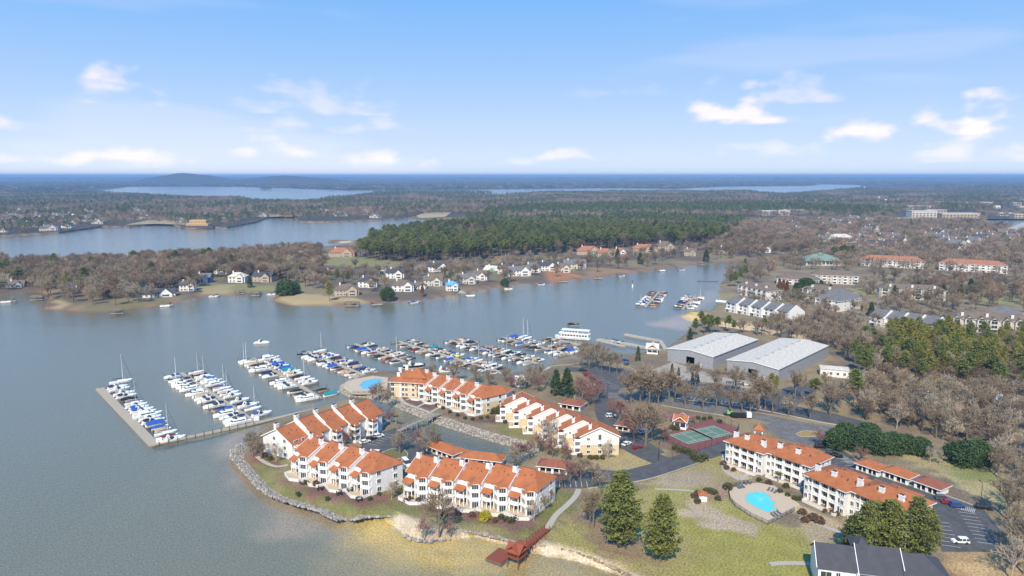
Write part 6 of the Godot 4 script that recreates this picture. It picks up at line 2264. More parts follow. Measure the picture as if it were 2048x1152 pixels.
func build_trees() -> void:
	var bares := ["bare0", "bare1", "bare2", "bare3"]
	# --- trees placed one by one
	var g := "bare trees round the terraces"
	for q in [[gl(-99.28, -258.7), "bare2", 8.5], [gl(-95.2, -255.8), "bare0", 7.5], [gl(-88.57, -253), "pale0", 8.5], [gl(-102.26, -263.7), "bare0", 8.0], [gl(-99.89, -264.8), "bare2", 8.5]]:
		tree(q[1], q[0], q[2], "low bare tree at the tip of the sea wall beside the marina building", g)
	for q in [[gl(-70.48, -271), "red0", 6.5], [gl(-66.38, -268.9), "red0", 6.5], [gl(-64.31, -272.1), "bare2", 6.5], [gl(-76.18, -268.4), "red0", 5.5], [gl(-62.81, -275.4), "red0", 5.0]]:
		tree(q[1], q[0], q[2], "reddish bare tree between the marina building and the parked cars", g)
	for q in [[gl(-39.93, -221.4), "pale0", 7.0], [gl(-38.92, -224.3), "bare2", 6.0], [gl(6.85, -206.9), "pale0", 8.0], [gl(10.58, -213.6), "bare2", 6.0], [gl(12.44, -218.5), "bare0", 5.5]]:
		tree(q[1], q[0], q[2], "small bare tree against the end wall of a white terrace", g)
	tree("bare1", gl(-21.89, -198.8), 15.0, "tall bare tree standing on the sandy spit", "bare trees on the spit")
	tree("red0", gl(-26.47, -197), 6.5, "short bare tree on the tip of the sandy spit", "bare trees on the spit")
	tree("red0", gl(-18.69, -198.2), 5.0, "thin bare sapling on the sandy spit beside the tall tree", "bare trees on the spit")
	for q in [[gl(-63.66, -325.9), "bare1", 10.0], [gl(-57.84, -318.5), "bare2", 9.0], [gl(-66.81, -327.5), "red0", 7.0], [gl(-58.25, -298), "red0", 7.0], [gl(-53.44, -295.5), "red0", 6.5]]:
		tree(q[1], q[0], q[2], "bare tree on the canal mouth bank near the small blue pool", g)
	for q in [[gl(-43.24, -260.7), "bare2", 10.0], [gl(-30.44, -263.7), "bare0", 9.5], [gl(-37.49, -268.4), "red0", 7.5], [gl(-34.12, -258.7), "bare2", 9.0]]:
		tree(q[1], q[0], q[2], "bare tree in the car park between the white terraces and the canal", g)
	for q in [[gl(3.01, -253.9), "red0", 8.0], [gl(6.45, -255.8), "red0", 8.0], [gl(10.46, -261.7), "red0", 9.0], [gl(15.44, -257.3), "red0", 8.0], [gl(19.86, -252.5), "red0", 7.5], [gl(1.1, -247.4), "bare2", 8.0]]:
		tree(q[1], q[0], q[2], "reddish bare tree on the bank at the canal head", g)
	tree("pale0", gl(14.68, -268.4), 13.5, "broad pale bare tree in front of the stepped terrace", g)
	tree("pale1", gl(20.08, -260.7), 9.0, "slim pale bare tree in front of the stepped terrace", g)
	tree("pale0", gl(36.16, -253.9), 9.0, "pale bare tree before the cream gable end", g)
	for q in [[gl(20.28, -234.5), "red0", 8.5], [gl(24.29, -236.2), "bare0", 9.0], [gl(27.97, -234.5), "bare2", 9.0], [gl(17.32, -229.7), "red0", 7.5], [gl(29.85, -227), "bare2", 8.5]]:
		tree(q[1], q[0], q[2], "bare tree along the lawn edge of the drive by the white terrace", g)
	for q in [[gl(23.89, -203.4), "bare3", 12.5], [gl(24.9, -202.8), "bare1", 13.0]]:
		tree(q[1], q[0], q[2], "tall bare tree with pale trunk on the lawn beside the pines", g)
	for q in [[gl(55.51, -318.5), "bare0", 17.7], [gl(60.23, -321.4), "bare1", 18.9], [gl(63.91, -318.5), "bare2", 20.1], [gl(67.81, -317.1), "bare1", 17.7], [gl(74.2, -322.9), "bare0", 17.7], [gl(64.42, -331.3), "bare3", 17.7], [gl(71.68, -329), "bare2", 16.5], [gl(77.55, -325.2), "bare1", 14.2]]:
		tree(q[1], q[0], q[2], "large bare tree in the clump between the street and the boat shed yard", "bare trees by the shed yard")
	for q in [[gl(52.97, -268.4), "bare1", 19.5], [gl(49.22, -273.2), "red0", 12.6], [gl(56.49, -273.2), "bare2", 16.1], [gl(48.61, -285.7), "red0", 10.3], [gl(61.5, -272.1), "red0", 7.5]]:
		tree(q[1], q[0], q[2], "bare tree by the drive between the stepped terrace and the tennis court", g)
	for q in [[gl(65.77, -294.2), "pink0", 6.0], [gl(69.95, -295.5), "pink0", 5.0], [gl(78.32, -294.2), "pink0", 4.5]]:
		tree(q[1], q[0], q[2], "small pink-budded tree beside the white gazebo", "pink-budded trees")
	for q in [[gl(87.58, -312.8), "bare2", 13.0], [gl(99.53, -311.4), "bare0", 11.7], [gl(104.57, -310), "bare2", 11.7], [gl(112.55, -311.4), "bare1", 16.9], [gl(116.5, -314.2), "bare0", 15.6], [gl(117.94, -308.6), "bare3", 14.3], [gl(123.62, -304.6), "bare2", 10.4], [gl(121.84, -268.9), "red0", 7.8], [gl(80.7, -318.5), "bare0", 11.7], [gl(92.6, -346.9), "bare1", 14.3], [gl(100.82, -340.2), "bare2", 14.3], [gl(109.24, -335.3), "bare1", 15.6], [gl(116.39, -327.5), "bare0", 15.6], [gl(93.94, -314.2), "bare1", 14.3], [gl(107.3, -307.3), "bare2", 14.3], [gl(135.54, -327.5), "bare1", 15.6], [gl(142.77, -305.9), "bare0", 15.6], [gl(152, -316.3), "bare2", 15.6], [gl(131.59, -300.6), "bare1", 13.0]]:
		tree(q[1], q[0], q[2], "bare street tree along the grass strip of the main street", "bare street trees")
	for q in [[gl(38.62, -382.6), "bare3", 14.6], [gl(42.35, -378.5), "bare3", 15.7], [gl(46.92, -384.7), "bare1", 15.7], [gl(49.12, -375.5), "bare3", 14.6], [gl(52.81, -372.6), "bare1", 13.4], [gl(56.59, -370.6), "bare3", 14.6], [gl(43.41, -396.5), "bare1", 13.4], [gl(53.05, -393.2), "bare3", 12.3]]:
		tree(q[1], q[0], q[2], "tall thin bare tree on the islands of the marina car park", "bare trees in the marina car park")
	for q in [[gl(-40.94, -355.7), "bare2", 12.1], [gl(-30.06, -355.7), "bare0", 12.1], [gl(-19.08, -353.9), "bare2", 12.1], [gl(-11.64, -346.9), "bare0", 9.9], [gl(-0.5, -343.5), "red0", 8.8], [gl(6.52, -343.5), "bare2", 9.9], [gl(12.39, -339.4), "red0", 8.8], [gl(16.74, -347.8), "bare2", 9.9], [gl(9.8, -353.9), "bare0", 9.9], [gl(-3.63, -355.7), "bare2", 9.9]]:
		tree(q[1], q[0], q[2], "bare tree on the shore behind the cream terrace", "bare trees on the marina shore")
	for q in [[gl(33.77, -327.5), "red0", 11.2], [gl(35.92, -318.5), "red0", 11.9], [gl(41.19, -327.5), "red0", 11.2], [gl(39.89, -339.4), "red0", 10.0], [gl(33.69, -339.4), "red0", 8.8], [gl(47.01, -296.1), "red0", 11.2], [gl(44.65, -302.6), "red0", 8.8]]:
		tree(q[1], q[0], q[2], "reddish bare tree on the planted islands of the entrance drive", "reddish trees of the entrance drive")
	# dense pines on the lawn and by the pool block
	tree("full0", gl(31.34, -191.8), 22.5, "tall dense pine on the lawn above the beach, taller of the pair", "tall lawn pines")
	tree("full1", gl(41.45, -183.2), 19.5, "dense pine on the lawn above the beach, shorter of the pair", "tall lawn pines")
	for q in [[gl(97.17, -181.6), "full0", 18.0], [gl(103.93, -182.1), "full1", 18.5], [gl(112.71, -184.7), "full0", 18.0], [gl(95.51, -186.3), "full1", 12.0], [gl(102.86, -186.3), "full1", 16.0], [gl(117.02, -186.8), "full1", 14.0]]:
		tree(q[1], q[0], q[2], "dense pine in the clump between the grey roof and the car park", "pines by the grey roof")
	for q in [[gl(21.55, -335.3), 13.0], [gl(26.82, -333.7), 14.0]]:
		tree("cone0", q[0], q[1], "dark green conical evergreen between the terrace and the marina car park", "conical evergreens by the car park")
	tree("cone1", gl(73.04, -399.9), 9.0, "pointed olive-green conifer beside the marina car park", "conifers by the marina car park")
	for q in [[gl(94.44, -359.3), 5.5], [gl(96.62, -356.6), 4.5], [gl(86.67, -372.6), 6.0], [gl(89.29, -368.7), 5.0]]:
		tree("cone1", q[0], q[1], "small pointed conifer along the shed yard", "conifers along the shed yard")
	for q in [[gl(126.87, -335.3), "pine2", 11.0], [gl(145.56, -347.8), "pine2", 7.5], [gl(131.72, -341.9), "pine2", 8.0], [gl(143.21, -322.9), "pine1", 12.0], [gl(160.7, -321.4), "pine0", 17.0], [gl(144.82, -331.3), "pine1", 9.0]]:
		tree(q[1], q[0], q[2], "single pine standing near the boat storage sheds", "pines near the sheds")
	for q in [[gl(127.61, -266.3), 8.0], [gl(135.24, -265.8), 8.5], [gl(140.91, -262.2), 8.5], [gl(147.7, -262.2), 8.0], [gl(134.1, -272.7), 8.0], [gl(143.17, -272.7), 8.0], [gl(153.5, -262.2), 7.0], [gl(157.5, -260.7), 6.5]]:
		tree("round0", q[0], q[1], "dark green evergreen bush of the big hedge above the car shelters", "bushes of the dark hedge")
	for q in [[gl(168.3, -250.2), 9.0], [gl(174.4, -252.5), 8.5], [gl(166.8, -253.9), 7.0]]:
		tree("round0", q[0], q[1], "large dark green rounded bush on the slope behind the car shelters", "rounded bushes on the slope")
	for q in [[gl(156.6, -252.5), "pale0", 7.0], [gl(130.38, -252.5), "red0", 6.5], [gl(159, -250.2), "pale0", 6.0], [gl(175.8, -243.4), "bare2", 7.0]]:
		tree(q[1], q[0], q[2], "low bare shrub-like tree on the slope by the car shelters", "bare trees on the slope")
	# --- woods at the edge of the frame
	scatter(pts([185, -352.1, 204.8, -335.3, 231.3, -327.5, 232.6, -305.9, 201.1, -262.2, 183.3, -264.8, 172, -275.4, 163.9, -286.9, 152.1, -293]), 42, bares + ["pale0", "pale1"], 10.0, 15.0, GL, "bare grey-brown tree in the wood above the dark hedge", "bare trees above the hedge", 5.0, 301)
	scatter(pts([188.2, -264.8, 204.9, -264.8, 141.68, -174.3, 128.39, -174.3, 149.53, -201.2]), 18, ["pale0", "bare2", "bare0"], 9.0, 14.0, GL, "bare tree beside the lower car park", "bare trees beside the lower car park", 5.0, 302)
	scatter(pts([223.9, -439.2, 253.6, -453.1, 331.8, -439.2, 250.5, -327.5, 214.6, -335.3, 204, -361.1, 195.4, -375.5]), 62, ["pine0", "pine1", "pine2"], 13.0, 18.0, GL, "yellow-green pine in the wood below the cream apartments", "pines below the cream apartments", 6.5, 303)
	scatter(pts([208.3, -426.1, 258.2, -467.8, 214.5, -380.6, 178.6, -352.1]), 18, ["pine1", "pale1", "bare3", "pine0"], 13.0, 17.0, GL, "tall tree at the wood edge beside the boat storage shed", "trees at the shed wood edge", 5.0, 304)
	scatter(pts([220.6, -426.1, 277.9, -439.2, 316.1, -426.1, 269.7, -361.1, 204, -361.1]), 34, ["pale1", "bare3", "bare1"], 12.0, 15.0, GL, "tall bare tree among the pines below the cream apartments", "bare trees among the pines", 5.0, 305)
	scatter(pts([182.5, -491.7, 209.7, -464.8, 234, -453.1, 211.4, -419.9, 194.1, -402.1, 175.2, -453.1]), 40, bares, 11.0, 15.0, GL, "bare tree in the strip behind the boat storage sheds", "bare trees behind the sheds", 5.0, 306)
	scatter(pts([131.22, -491.7, 157.8, -491.7, 181.8, -470.8, 177.3, -458.8, 142.7, -464.8, 127.54, -470.8]), 16, ["bare3", "bare1", "pine1"], 10.0, 13.0, GL, "slender tree on the inlet bank behind the boat storage sheds", "trees on the inlet bank", 4.0, 307)
	for q in [[gl(122.6, -464.8), "pine0", 12.0], [gl(129.43, -467.8), "pine1", 13.0], [gl(135, -470.8), "pine0", 13.0], [gl(116.35, -453.1), "cone0", 8.0], [gl(139.07, -470.8), "pine1", 12.0]]:
		tree(q[1], q[0], q[2], "dark pine on the basin shore beside the boat storage shed", "pines on the basin shore")
	scatter(pts([266, -604, 305.6, -580, 325.9, -518.1, 277.9, -439.2, 227.1, -439.2, 221.5, -500.2]), 46, bares + ["pale0"], 10.0, 14.0, GL, "bare tree between the blue-grey roofed apartments", "bare trees among the apartments", 6.0, 308)
	scatter(pts([227.1, -767.9, 270.8, -801.1, 284.4, -767.9, 253.1, -702.2, 203.6, -670.2]), 16, ["bare0", "bare2", "pine0"], 12.0, 16.0, GL, "tree in the clump on the point of the basin shore", "trees on the basin point", 6.0, 311)
	for q in [[gl(240.2, -630), "rust0", 15.0], [gl(242.8, -627.3), "rust0", 15.0], [gl(246, -627.3), "rust0", 14.0], [gl(250.4, -619.3), "cone0", 13.0], [gl(264.5, -630), "round0", 15.0], [gl(266.8, -624.6), "round0", 13.0], [gl(279.9, -635.5), "cone0", 13.0], [gl(283.8, -624.6), "cone0", 11.0], [gl(274.7, -533.3), "cone0", 11.0], [gl(215, -676.4), "pine0", 15.0], [gl(226, -695.6), "pine0", 16.0]]:
		tree(q[1], q[0], q[2], "evergreen tree standing before the tan apartment block", "evergreens before the tan block")
	for q in [[gl(332.6, -609), 12.0], [gl(361.8, -624.6), 13.0], [gl(375.2, -609), 13.0], [gl(394.8, -616.7), 12.0], [gl(412.1, -630), 15.0], [gl(379.6, -643.8), 12.0]]:
		tree("cone0", q[0], q[1], "dark evergreen on the slope behind the grey arched apartments", "evergreens behind the arched block")
	# shrubs round the buildings
	for q in [[gl(-72.02, -225.1), "shrub0", 1.3], [gl(-67.87, -232.1), "shrub1", 2.0], [gl(-61.14, -221.4), "shrub0", 1.4], [gl(-58.34, -227), "shrub0", 1.2], [gl(-51.03, -221.4), "shrub0", 1.3], [gl(-47.05, -221.4), "shrub0", 1.3], [gl(-44.76, -225.1), "shrub0", 1.2], [gl(-71.8, -233.7), "shrub0", 1.4], [gl(-91.46, -254.9), "shrub0", 1.8], [gl(-94.35, -257.8), "shrub0", 1.5]]:
		tree(q[1], q[0], q[2], "low shrub before the patio walls of the four-unit terrace", "shrubs of the four-unit terrace")
	for q in [[gl(-34.91, -219.9), "shrub0", 1.4], [gl(-30.67, -220.3), "shrub1", 1.6], [gl(-25.64, -213.6), "shrub1", 2.0], [gl(-21.54, -210.8), "shrub0", 1.6], [gl(-17.1, -210.8), "shrub1", 1.5], [gl(-12.61, -209.8), "shrub1", 1.6], [gl(-3.45, -208.5), "shrub0", 1.6], [gl(-0.31, -205.9), "shrub0", 1.8], [gl(-29.05, -223.2), "shrub0", 1.8], [gl(-5.28, -206.2), "shrub1", 1.4]]:
		tree(q[1], q[0], q[2], "low shrub before the patio walls of the five-unit terrace", "shrubs of the five-unit terrace")
	tree("shrub2", gl(-8.27, -207.5), 2.6, "bright yellow rounded shrub below the five-unit terrace", "yellow shrub")
	for q in [[gl(-48.5, -335.3), 1.6], [gl(-43.06, -329), 1.4], [gl(-39.23, -322.9), 1.5], [gl(-34.99, -318.5), 1.4], [gl(-31.77, -314.2), 1.5], [gl(-28.07, -308.6), 1.5], [gl(-24.37, -304.6), 1.5], [gl(-20.75, -300.6), 1.4], [gl(-17.37, -299.3), 1.4], [gl(-13.69, -300.6), 1.4], [gl(-10.86, -301.9), 1.4], [gl(-59.05, -336.9), 1.7], [gl(-54.86, -335.3), 1.5], [gl(-7.66, -307.3), 3.2], [gl(-5.48, -311.4), 3.4], [gl(-3.24, -316.3), 3.0]]:
		tree("shrub0", q[0], q[1], "dark clipped shrub along the foot of the cream terrace", "shrubs of the cream terrace")
	for q in [[gl(-3.04, -295.5), 1.5], [gl(1.29, -291.7), 1.4], [gl(6.57, -288.1), 1.3], [gl(29.58, -255.8), 1.7], [gl(31.86, -255.8), 1.7], [gl(34.32, -255.8), 1.7], [gl(25.97, -257.8), 1.6], [gl(22.51, -262.2), 1.2]]:
		tree("shrub0", q[0], q[1], "dark shrub at the foot of the stepped terrace", "shrubs of the stepped terrace")
	for q in [[gl(67.95, -260.7), 2.6], [gl(69.63, -259.7), 2.4], [gl(65.72, -262.7), 2.6], [gl(64.24, -264.8), 2.4], [gl(82.13, -300.6), 1.6], [gl(84.44, -299.3), 1.6], [gl(87.43, -300.6), 1.6], [gl(70.43, -253.9), 3.0], [gl(69.41, -255.8), 2.8], [gl(72.57, -254.9), 2.6], [gl(90.36, -295.5), 1.8], [gl(69.29, -286.9), 2.2], [gl(67.87, -288.1), 2.0]]:
		tree("shrub0", q[0], q[1], "dark green shrub round the tennis court", "shrubs round the tennis court")
	for q in [[gl(78.58, -246.5), 1.5], [gl(80.6, -244.7), 1.4], [gl(78.55, -250.2), 1.7], [gl(86.94, -236.2), 1.4], [gl(89.58, -233.7), 1.6], [gl(90.9, -227), 1.5], [gl(92.43, -224.3), 1.4], [gl(93.77, -221.4), 1.6], [gl(92.12, -211.5), 1.8], [gl(94.43, -230.9), 1.7], [gl(93.95, -207.5), 2.3], [gl(90.92, -206.2), 1.8], [gl(94.99, -205.6), 2.2], [gl(95.43, -221.4), 1.6], [gl(73.91, -229.7), 2.4], [gl(68.19, -225.9), 1.8], [gl(67.16, -227), 1.8], [gl(65.8, -227), 1.8], [gl(68.26, -221.4), 1.6], [gl(62.43, -225.1), 1.8], [gl(60.77, -223.2), 1.6], [gl(60.9, -219.2), 1.8], [gl(99.87, -212.5), 1.3], [gl(101.33, -211.5), 1.3], [gl(103.09, -210.8), 1.3]]:
		tree("shrub1" if rng.randf() < 0.45 else "shrub0", q[0], q[1], "rounded shrub round the turquoise pool terrace", "shrubs round the pool terrace")
	# --- the wooded peninsula across the water: the trees that show largest
	for q in [[Vector3(-398.8, 2, -628.8), "pine2", 20.0], [Vector3(-203, 2, -628.8), "round0", 14.0], [Vector3(-198.3, 2, -634.3), "round0", 11.0], [Vector3(-156.1, 2, -597.9), "pine2", 17.0], [Vector3(-108.19, 2, -607.9), "round0", 10.0], [Vector3(-505.6, 2, -778.6), "pine0", 21.0], [Vector3(-530.8, 2, -739.6), "pine0", 20.0], [Vector3(-171, 2, -687.8), "pine0", 16.0], [Vector3(-159.3, 2, -681.4), "pine0", 15.0], [Vector3(-251.1, 2, -672), "cone0", 11.0], [Vector3(-6.8, 2, -681.4), "round0", 7.0], [Vector3(-79.71, 2, -623.4), "rust0", 11.0], [Vector3(243.5, 2, -885.5), "cone0", 15.0], [Vector3(155.2, 2, -855), "cone0", 14.0], [Vector3(133.99, 2, -896.2), "cone0", 15.0]]:
		tree(q[1], q[0], q[2], "dark evergreen among the houses of the far shore", "evergreens of the far shore")
	scatter(pts([-135.82, -722.8, -45.85, -767.9, 44.41, -823.3, 46.17, -856.6, -49.09, -823.3, -150.2, -801.1]), 26, ["pale0", "bare2"], 11.0, 15.0, 2.0, "pale bare tree along the edge of the pine forest", "bare trees along the pine forest", 10.0, 322)


# ---------------------------------------------------------------- woods too dense to count

func mass(called: String, label: String, mesh_key: String, poly: PackedVector2Array, gap: float, h0: float, h1: float, y: float, sd: int, share := 1.0, patchy := -2.0) -> void:
	var r := RandomNumberGenerator.new()
	r.seed = sd
	var lo := Vector2(1e9, 1e9)
	var hi := Vector2(-1e9, -1e9)
	for p in poly:
		lo = lo.min(p)
		hi = hi.max(p)
	var at := []
	var x := lo.x
	while x < hi.x:
		var z := lo.y
		while z < hi.y:
			var p := Vector2(x + r.randf_range(-0.5, 0.5) * gap, z + r.randf_range(-0.5, 0.5) * gap)
			z += gap
			if r.randf() > share or absf(p.x) > absf(p.y) * 0.80 + 20.0:
				continue
			if patchy > -1.5 and nz.get_noise_2d(p.x * 0.12, p.y * 0.12) < patchy:
				continue
			var rag := Vector2(nz2.get_noise_2d(p.x * 0.3, p.y * 0.3), nz2.get_noise_2d(p.y * 0.3, p.x * 0.3)) * gap * 3.0
			if not Geometry2D.is_point_in_polygon(p + rag, poly) or not Geometry2D.is_point_in_polygon(p, poly) or not is_clear(p):
				continue
			at.append(p)
		x += gap
	if at.is_empty():
		return
	var mm := MultiMesh.new()
	mm.transform_format = MultiMesh.TRANSFORM_3D
	mm.use_colors = true
	mm.mesh = wood_mesh[mesh_key][0]
	mm.instance_count = at.size()
	var hh: float = wood_mesh[mesh_key][1]
	for i in at.size():
		var s := r.randf_range(h0, h1) / hh
		mm.set_instance_transform(i, Transform3D(Basis(Vector3.UP, r.randf() * TAU).scaled(Vector3(s * r.randf_range(0.85, 1.2), s, s * r.randf_range(0.85, 1.2))), Vector3(at[i].x, y, at[i].y)))
		var k := r.randf_range(0.62, 1.35)
		mm.set_instance_color(i, Color(k * r.randf_range(0.9, 1.12), k, k * r.randf_range(0.88, 1.08)))
	var o := MultiMeshInstance3D.new()
	o.name = numbered(called)
	o.multimesh = mm
	o.material_override = mats["foliage" if mesh_key.begins_with("pine") else "twigs"]
	add_child(o, true)
	tag(o, label, "wood", "", "stuff")


var wood_mesh := {}


func merged(src: Node3D) -> ArrayMesh:
	# trunk and crown in one mesh for the masses, with their own colours
	var s := Shape.new()
	for ch in src.get_children():
		var a: Array = ch.mesh.surface_get_arrays(0)
		s.v.append_array(a[Mesh.ARRAY_VERTEX])
		s.n.append_array(a[Mesh.ARRAY_NORMAL])
		if ch.name.begins_with("trunk"):
			var c := PackedColorArray()
			c.resize(a[Mesh.ARRAY_VERTEX].size())
			c.fill(Color(0.13, 0.10, 0.075))
			s.c.append_array(c)
		else:
			s.c.append_array(a[Mesh.ARRAY_COLOR])
	return s.mesh()


# small trees for the distance: few faces each
func far_meshes() -> void:
	var r := RandomNumberGenerator.new()
	r.seed = 77
	var s := Shape.new()
	s.col = Color(0.17, 0.13, 0.1)
	s.tube(Vector3(0, -0.5, 0), Vector3(0, 5, 0), 0.3, 0.2, 4)
	for i in 110:   # sprays of twigs through a rounded crown
		var d := Vector3(r.randfn(), r.randfn() * 0.7, r.randfn()).normalized() * pow(r.randf(), 0.45)
		var p := Vector3(d.x * 4.2, 6.2 + d.y * 4.6, d.z * 4.2)
		s.col = Color(0.22, 0.165, 0.118) * r.randf_range(0.7, 1.3)
		var up := (Vector3(d.x, 0.9, d.z) + Vector3(r.randfn(), r.randfn(), r.randfn()) * 0.3).normalized()
		var b := up.cross(Vector3(r.randfn(), r.randfn(), r.randfn())).normalized() * 0.32
		s.tri(p - b, p + b, p + up * 1.9)
	wood_mesh["bare_far"] = [s.mesh(), 11.0]
	s = Shape.new()
	s.col = Color(0.15, 0.1, 0.07)
	s.tube(Vector3(0, -0.5, 0), Vector3(0, 13, 0), 0.25, 0.1, 4)
	for i in 120:
		var t := r.randf()
		var d := Vector3(r.randfn(), 0, r.randfn()).normalized() * pow(r.randf(), 0.5) * 3.4 * sin(lerpf(0.35, 1.0, t) * PI * 0.97)
		var p := Vector3(d.x, lerpf(6.0, 15.2, t), d.z)
		s.col = Color(0.08, 0.11, 0.03) * r.randf_range(0.65, 1.4)
		var a := (Vector3(d.x, 0.7, d.z) + Vector3(r.randfn(), r.randfn(), r.randfn()) * 0.7).normalized()
		var b := a.cross(Vector3(r.randfn(), r.randfn(), r.randfn())).normalized() * 0.55
		s.tri(p - b, p + b, p + a * 1.3)
	wood_mesh["pine_far"] = [s.mesh(), 16.0]
	for q in [["bare_clump", Color(0.16, 0.125, 0.095), 4.0], ["pine_clump", Color(0.07, 0.09, 0.035), 5.0]]:
		s = Shape.new()
		for i in 90:   # a stretch of canopy, 20 m across
			var a := r.randf() * TAU
			var rad := 10.0 * sqrt(r.randf())
			var p := Vector3(cos(a) * rad, r.randf_range(2.0, 8.5), sin(a) * rad)
			s.col = q[1] * r.randf_range(0.7, 1.3)
			var u := Vector3(r.randfn() * 0.6, 1.2, r.randfn() * 0.6).normalized()
			var b := u.cross(Vector3(r.randfn(), r.randfn(), r.randfn())).normalized() * 1.6
			s.tri(p - b, p + b, p + u * 3.2)
		wood_mesh[q[0]] = [s.mesh(), 10.0]


func build_woods() -> void:
	far_meshes()
	wood_mesh["bare_mid"] = [merged(proto["bare0"]), 10.0]
	wood_mesh["bare_mid2"] = [merged(proto["bare2"]), 10.0]
	wood_mesh["pale_mid"] = [merged(proto["pale0"]), 10.0]
	wood_mesh["pine_gold"] = [merged(proto["pine2"]), 16.0]
	wood_mesh["pine_mid"] = [merged(proto["pine1"]), 16.0]
	# the peninsula
	mass("woodland", "dense bare brown woodland covering the peninsula across the water", "bare_mid", pts([-482.7, -623.4, -469.9, -662.9, -419.2, -642.6, -355.2, -588.3, -326.9, -623.4, -300.3, -675.1, -311, -735.9, -189.9, -694.3, -212.4, -799.6, -276.6, -1018.8, -321.3, -978.7, -373.4, -918.3, -446.6, -870, -524, -845.2, -639.2, -831]), 11.0, 13.0, 19.0, 2.0, 401)
	mass("woodland", "leafless trees thick between the houses of the far shore", "bare_mid2", pts([-192.1, -721.5, -104.75, -721.5, -13.07, -766.4, 73.49, -821.8, 207, -896.2, 321.3, -953.6, 414.9, -1018.8, 495.8, -1179.3, 328.9, -1093.3, 117.32, -941.6, -14.8, -870, -127.2, -799.6, -212.3, -821.8]), 15.0, 9.0, 14.0, 2.0, 402, 0.6)
	mass("woodland", "bare trees thick between the waterside apartments and the sheds", "bare_mid2", pts([200.7, -630, 266, -604, 217.9, -491.7, 167.2, -547.4]), 11.0, 8.0, 12.0, GL, 309, 0.7)
	mass("woodland", "bare trees thick on the slope below the clay-roofed apartments", "bare_mid", pts([378.7, -722.8, 508.7, -689.1, 414.1, -557.9, 302.2, -557.9]), 11.0, 11.0, 15.0, GL, 310, 0.5)
	mass("woodland", "front rank of bare trees on the peninsula shore", "bare_mid2", pts([-391.2, -591.8, -339.9, -562.2, -309.5, -589.4, -285.5, -641, -321, -722.8, -238.7, -722.8, -172.8, -630, -202.4, -741, -355, -801.1, -512.1, -780, -511.4, -722.8]), 13.0, 14.0, 19.0, 2.0, 320, 0.9)
	mass("woodland", "bare trees between the houses of the far shore", "bare_mid", pts([-176.5, -643.8, -100.78, -630, -11.89, -695.6, 67.4, -752.3, 195.8, -846.8, 213.7, -925.8, 75.69, -846.8, -13.3, -780, -118.07, -741, -192.4, -722.8]), 20.0, 10.0, 15.0, 2.0, 321, 0.8)
	mass("woodland", "bare grey-brown wood filling the ground above the dark hedge", "bare_mid2", pts([159.5, -327.5, 183.7, -352.1, 204.8, -335.3, 250.5, -327.5, 201.2, -259.7, 185.5, -262.2, 170.3, -272.7, 162.3, -283.9, 149.73, -288.1]), 7.0, 8.0, 13.0, 1.8, 420, 0.8)
	mass("woodland", "bare undergrowth among the pines below the cream apartments", "bare_mid", pts([202.3, -419.9, 233.4, -439.2, 336.7, -446, 250.5, -327.5, 204.8, -335.3, 183.7, -352.1]), 8.0, 7.0, 12.0, 1.8, 421, 0.7)
	mass("pine_wood", "thick yellow-green pines below the cream apartments", "pine_gold", pts([217.5, -419.9, 249.8, -446, 331.8, -439.2, 265.3, -347.8, 224.8, -352.1, 203.7, -370.6]), 9.0, 11.0, 16.0, 1.8, 422, 0.6)
	mass("woodland", "brushy bare growth round the shed car park and the street", "bare_mid", pts([79.67, -357.5, 89.21, -364.9, 128.73, -341.9, 138.14, -346.9, 147.81, -352.1, 169.4, -343.5, 145.66, -293, 133.81, -295.5, 116.81, -308.6, 128.36, -327.5, 111.18, -333.7, 80.71, -350.4]), 9.0, 7.0, 12.0, 1.8, 423, 0.55)
	mass("woodland", "brushy bare growth round the entrance drive", "bare_mid2", pts([1.58, -361.1, 25.87, -370.6, 31.58, -343.5, 42.15, -327.5, 50.05, -316.3, 61.96, -305.9, 65.94, -293, 60.17, -275.4, 50.85, -293, 39.51, -305.9, 29.2, -316.3, 18.2, -327.5, -1.01, -347.8]), 8.0, 5.0, 10.0, 1.8, 424, 0.5)
	mass("woodland", "pale sycamore-like bare trees scattered through the wood above the hedge", "pale_mid", pts([159.5, -327.5, 183.7, -352.1, 204.8, -335.3, 250.5, -327.5, 201.2, -259.7, 185.5, -262.2, 170.3, -272.7, 162.3, -283.9, 149.73, -288.1]), 13.0, 9.0, 15.0, 1.8, 425, 0.7)
	mass("woodland", "paler bare trees scattered over the peninsula", "pale_mid", pts([-482.7, -623.4, -469.9, -662.9, -419.2, -642.6, -355.2, -588.3, -326.9, -623.4, -300.3, -675.1, -311, -735.9, -189.9, -694.3, -212.4, -799.6, -276.6, -1018.8, -321.3, -978.7, -373.4, -918.3, -446.6, -870, -524, -845.2, -639.2, -831]), 26.0, 13.0, 20.0, 2.0, 426, 0.8)
	mass("pine_wood", "dark evergreens scattered over the peninsula", "pine_mid", pts([-482.7, -623.4, -469.9, -662.9, -419.2, -642.6, -355.2, -588.3, -326.9, -623.4, -300.3, -675.1, -311, -735.9, -189.9, -694.3, -212.4, -799.6, -276.6, -1018.8, -321.3, -978.7, -373.4, -918.3, -446.6, -870, -524, -845.2, -639.2, -831]), 48.0, 15.0, 20.0, 2.0, 427, 0.7)
	mass("pine_wood", "dark evergreens scattered through the brown woods by the highway", "pine_far", pts([241.2, -778.6, 384, -941.6, 501.3, -1018.8, 703.9, -941.6, 1273.4, -1716.9, 694.6, -1716.9, 520.6, -1624.7]), 45.0, 13.0, 18.0, 2.0, 428, 0.6)
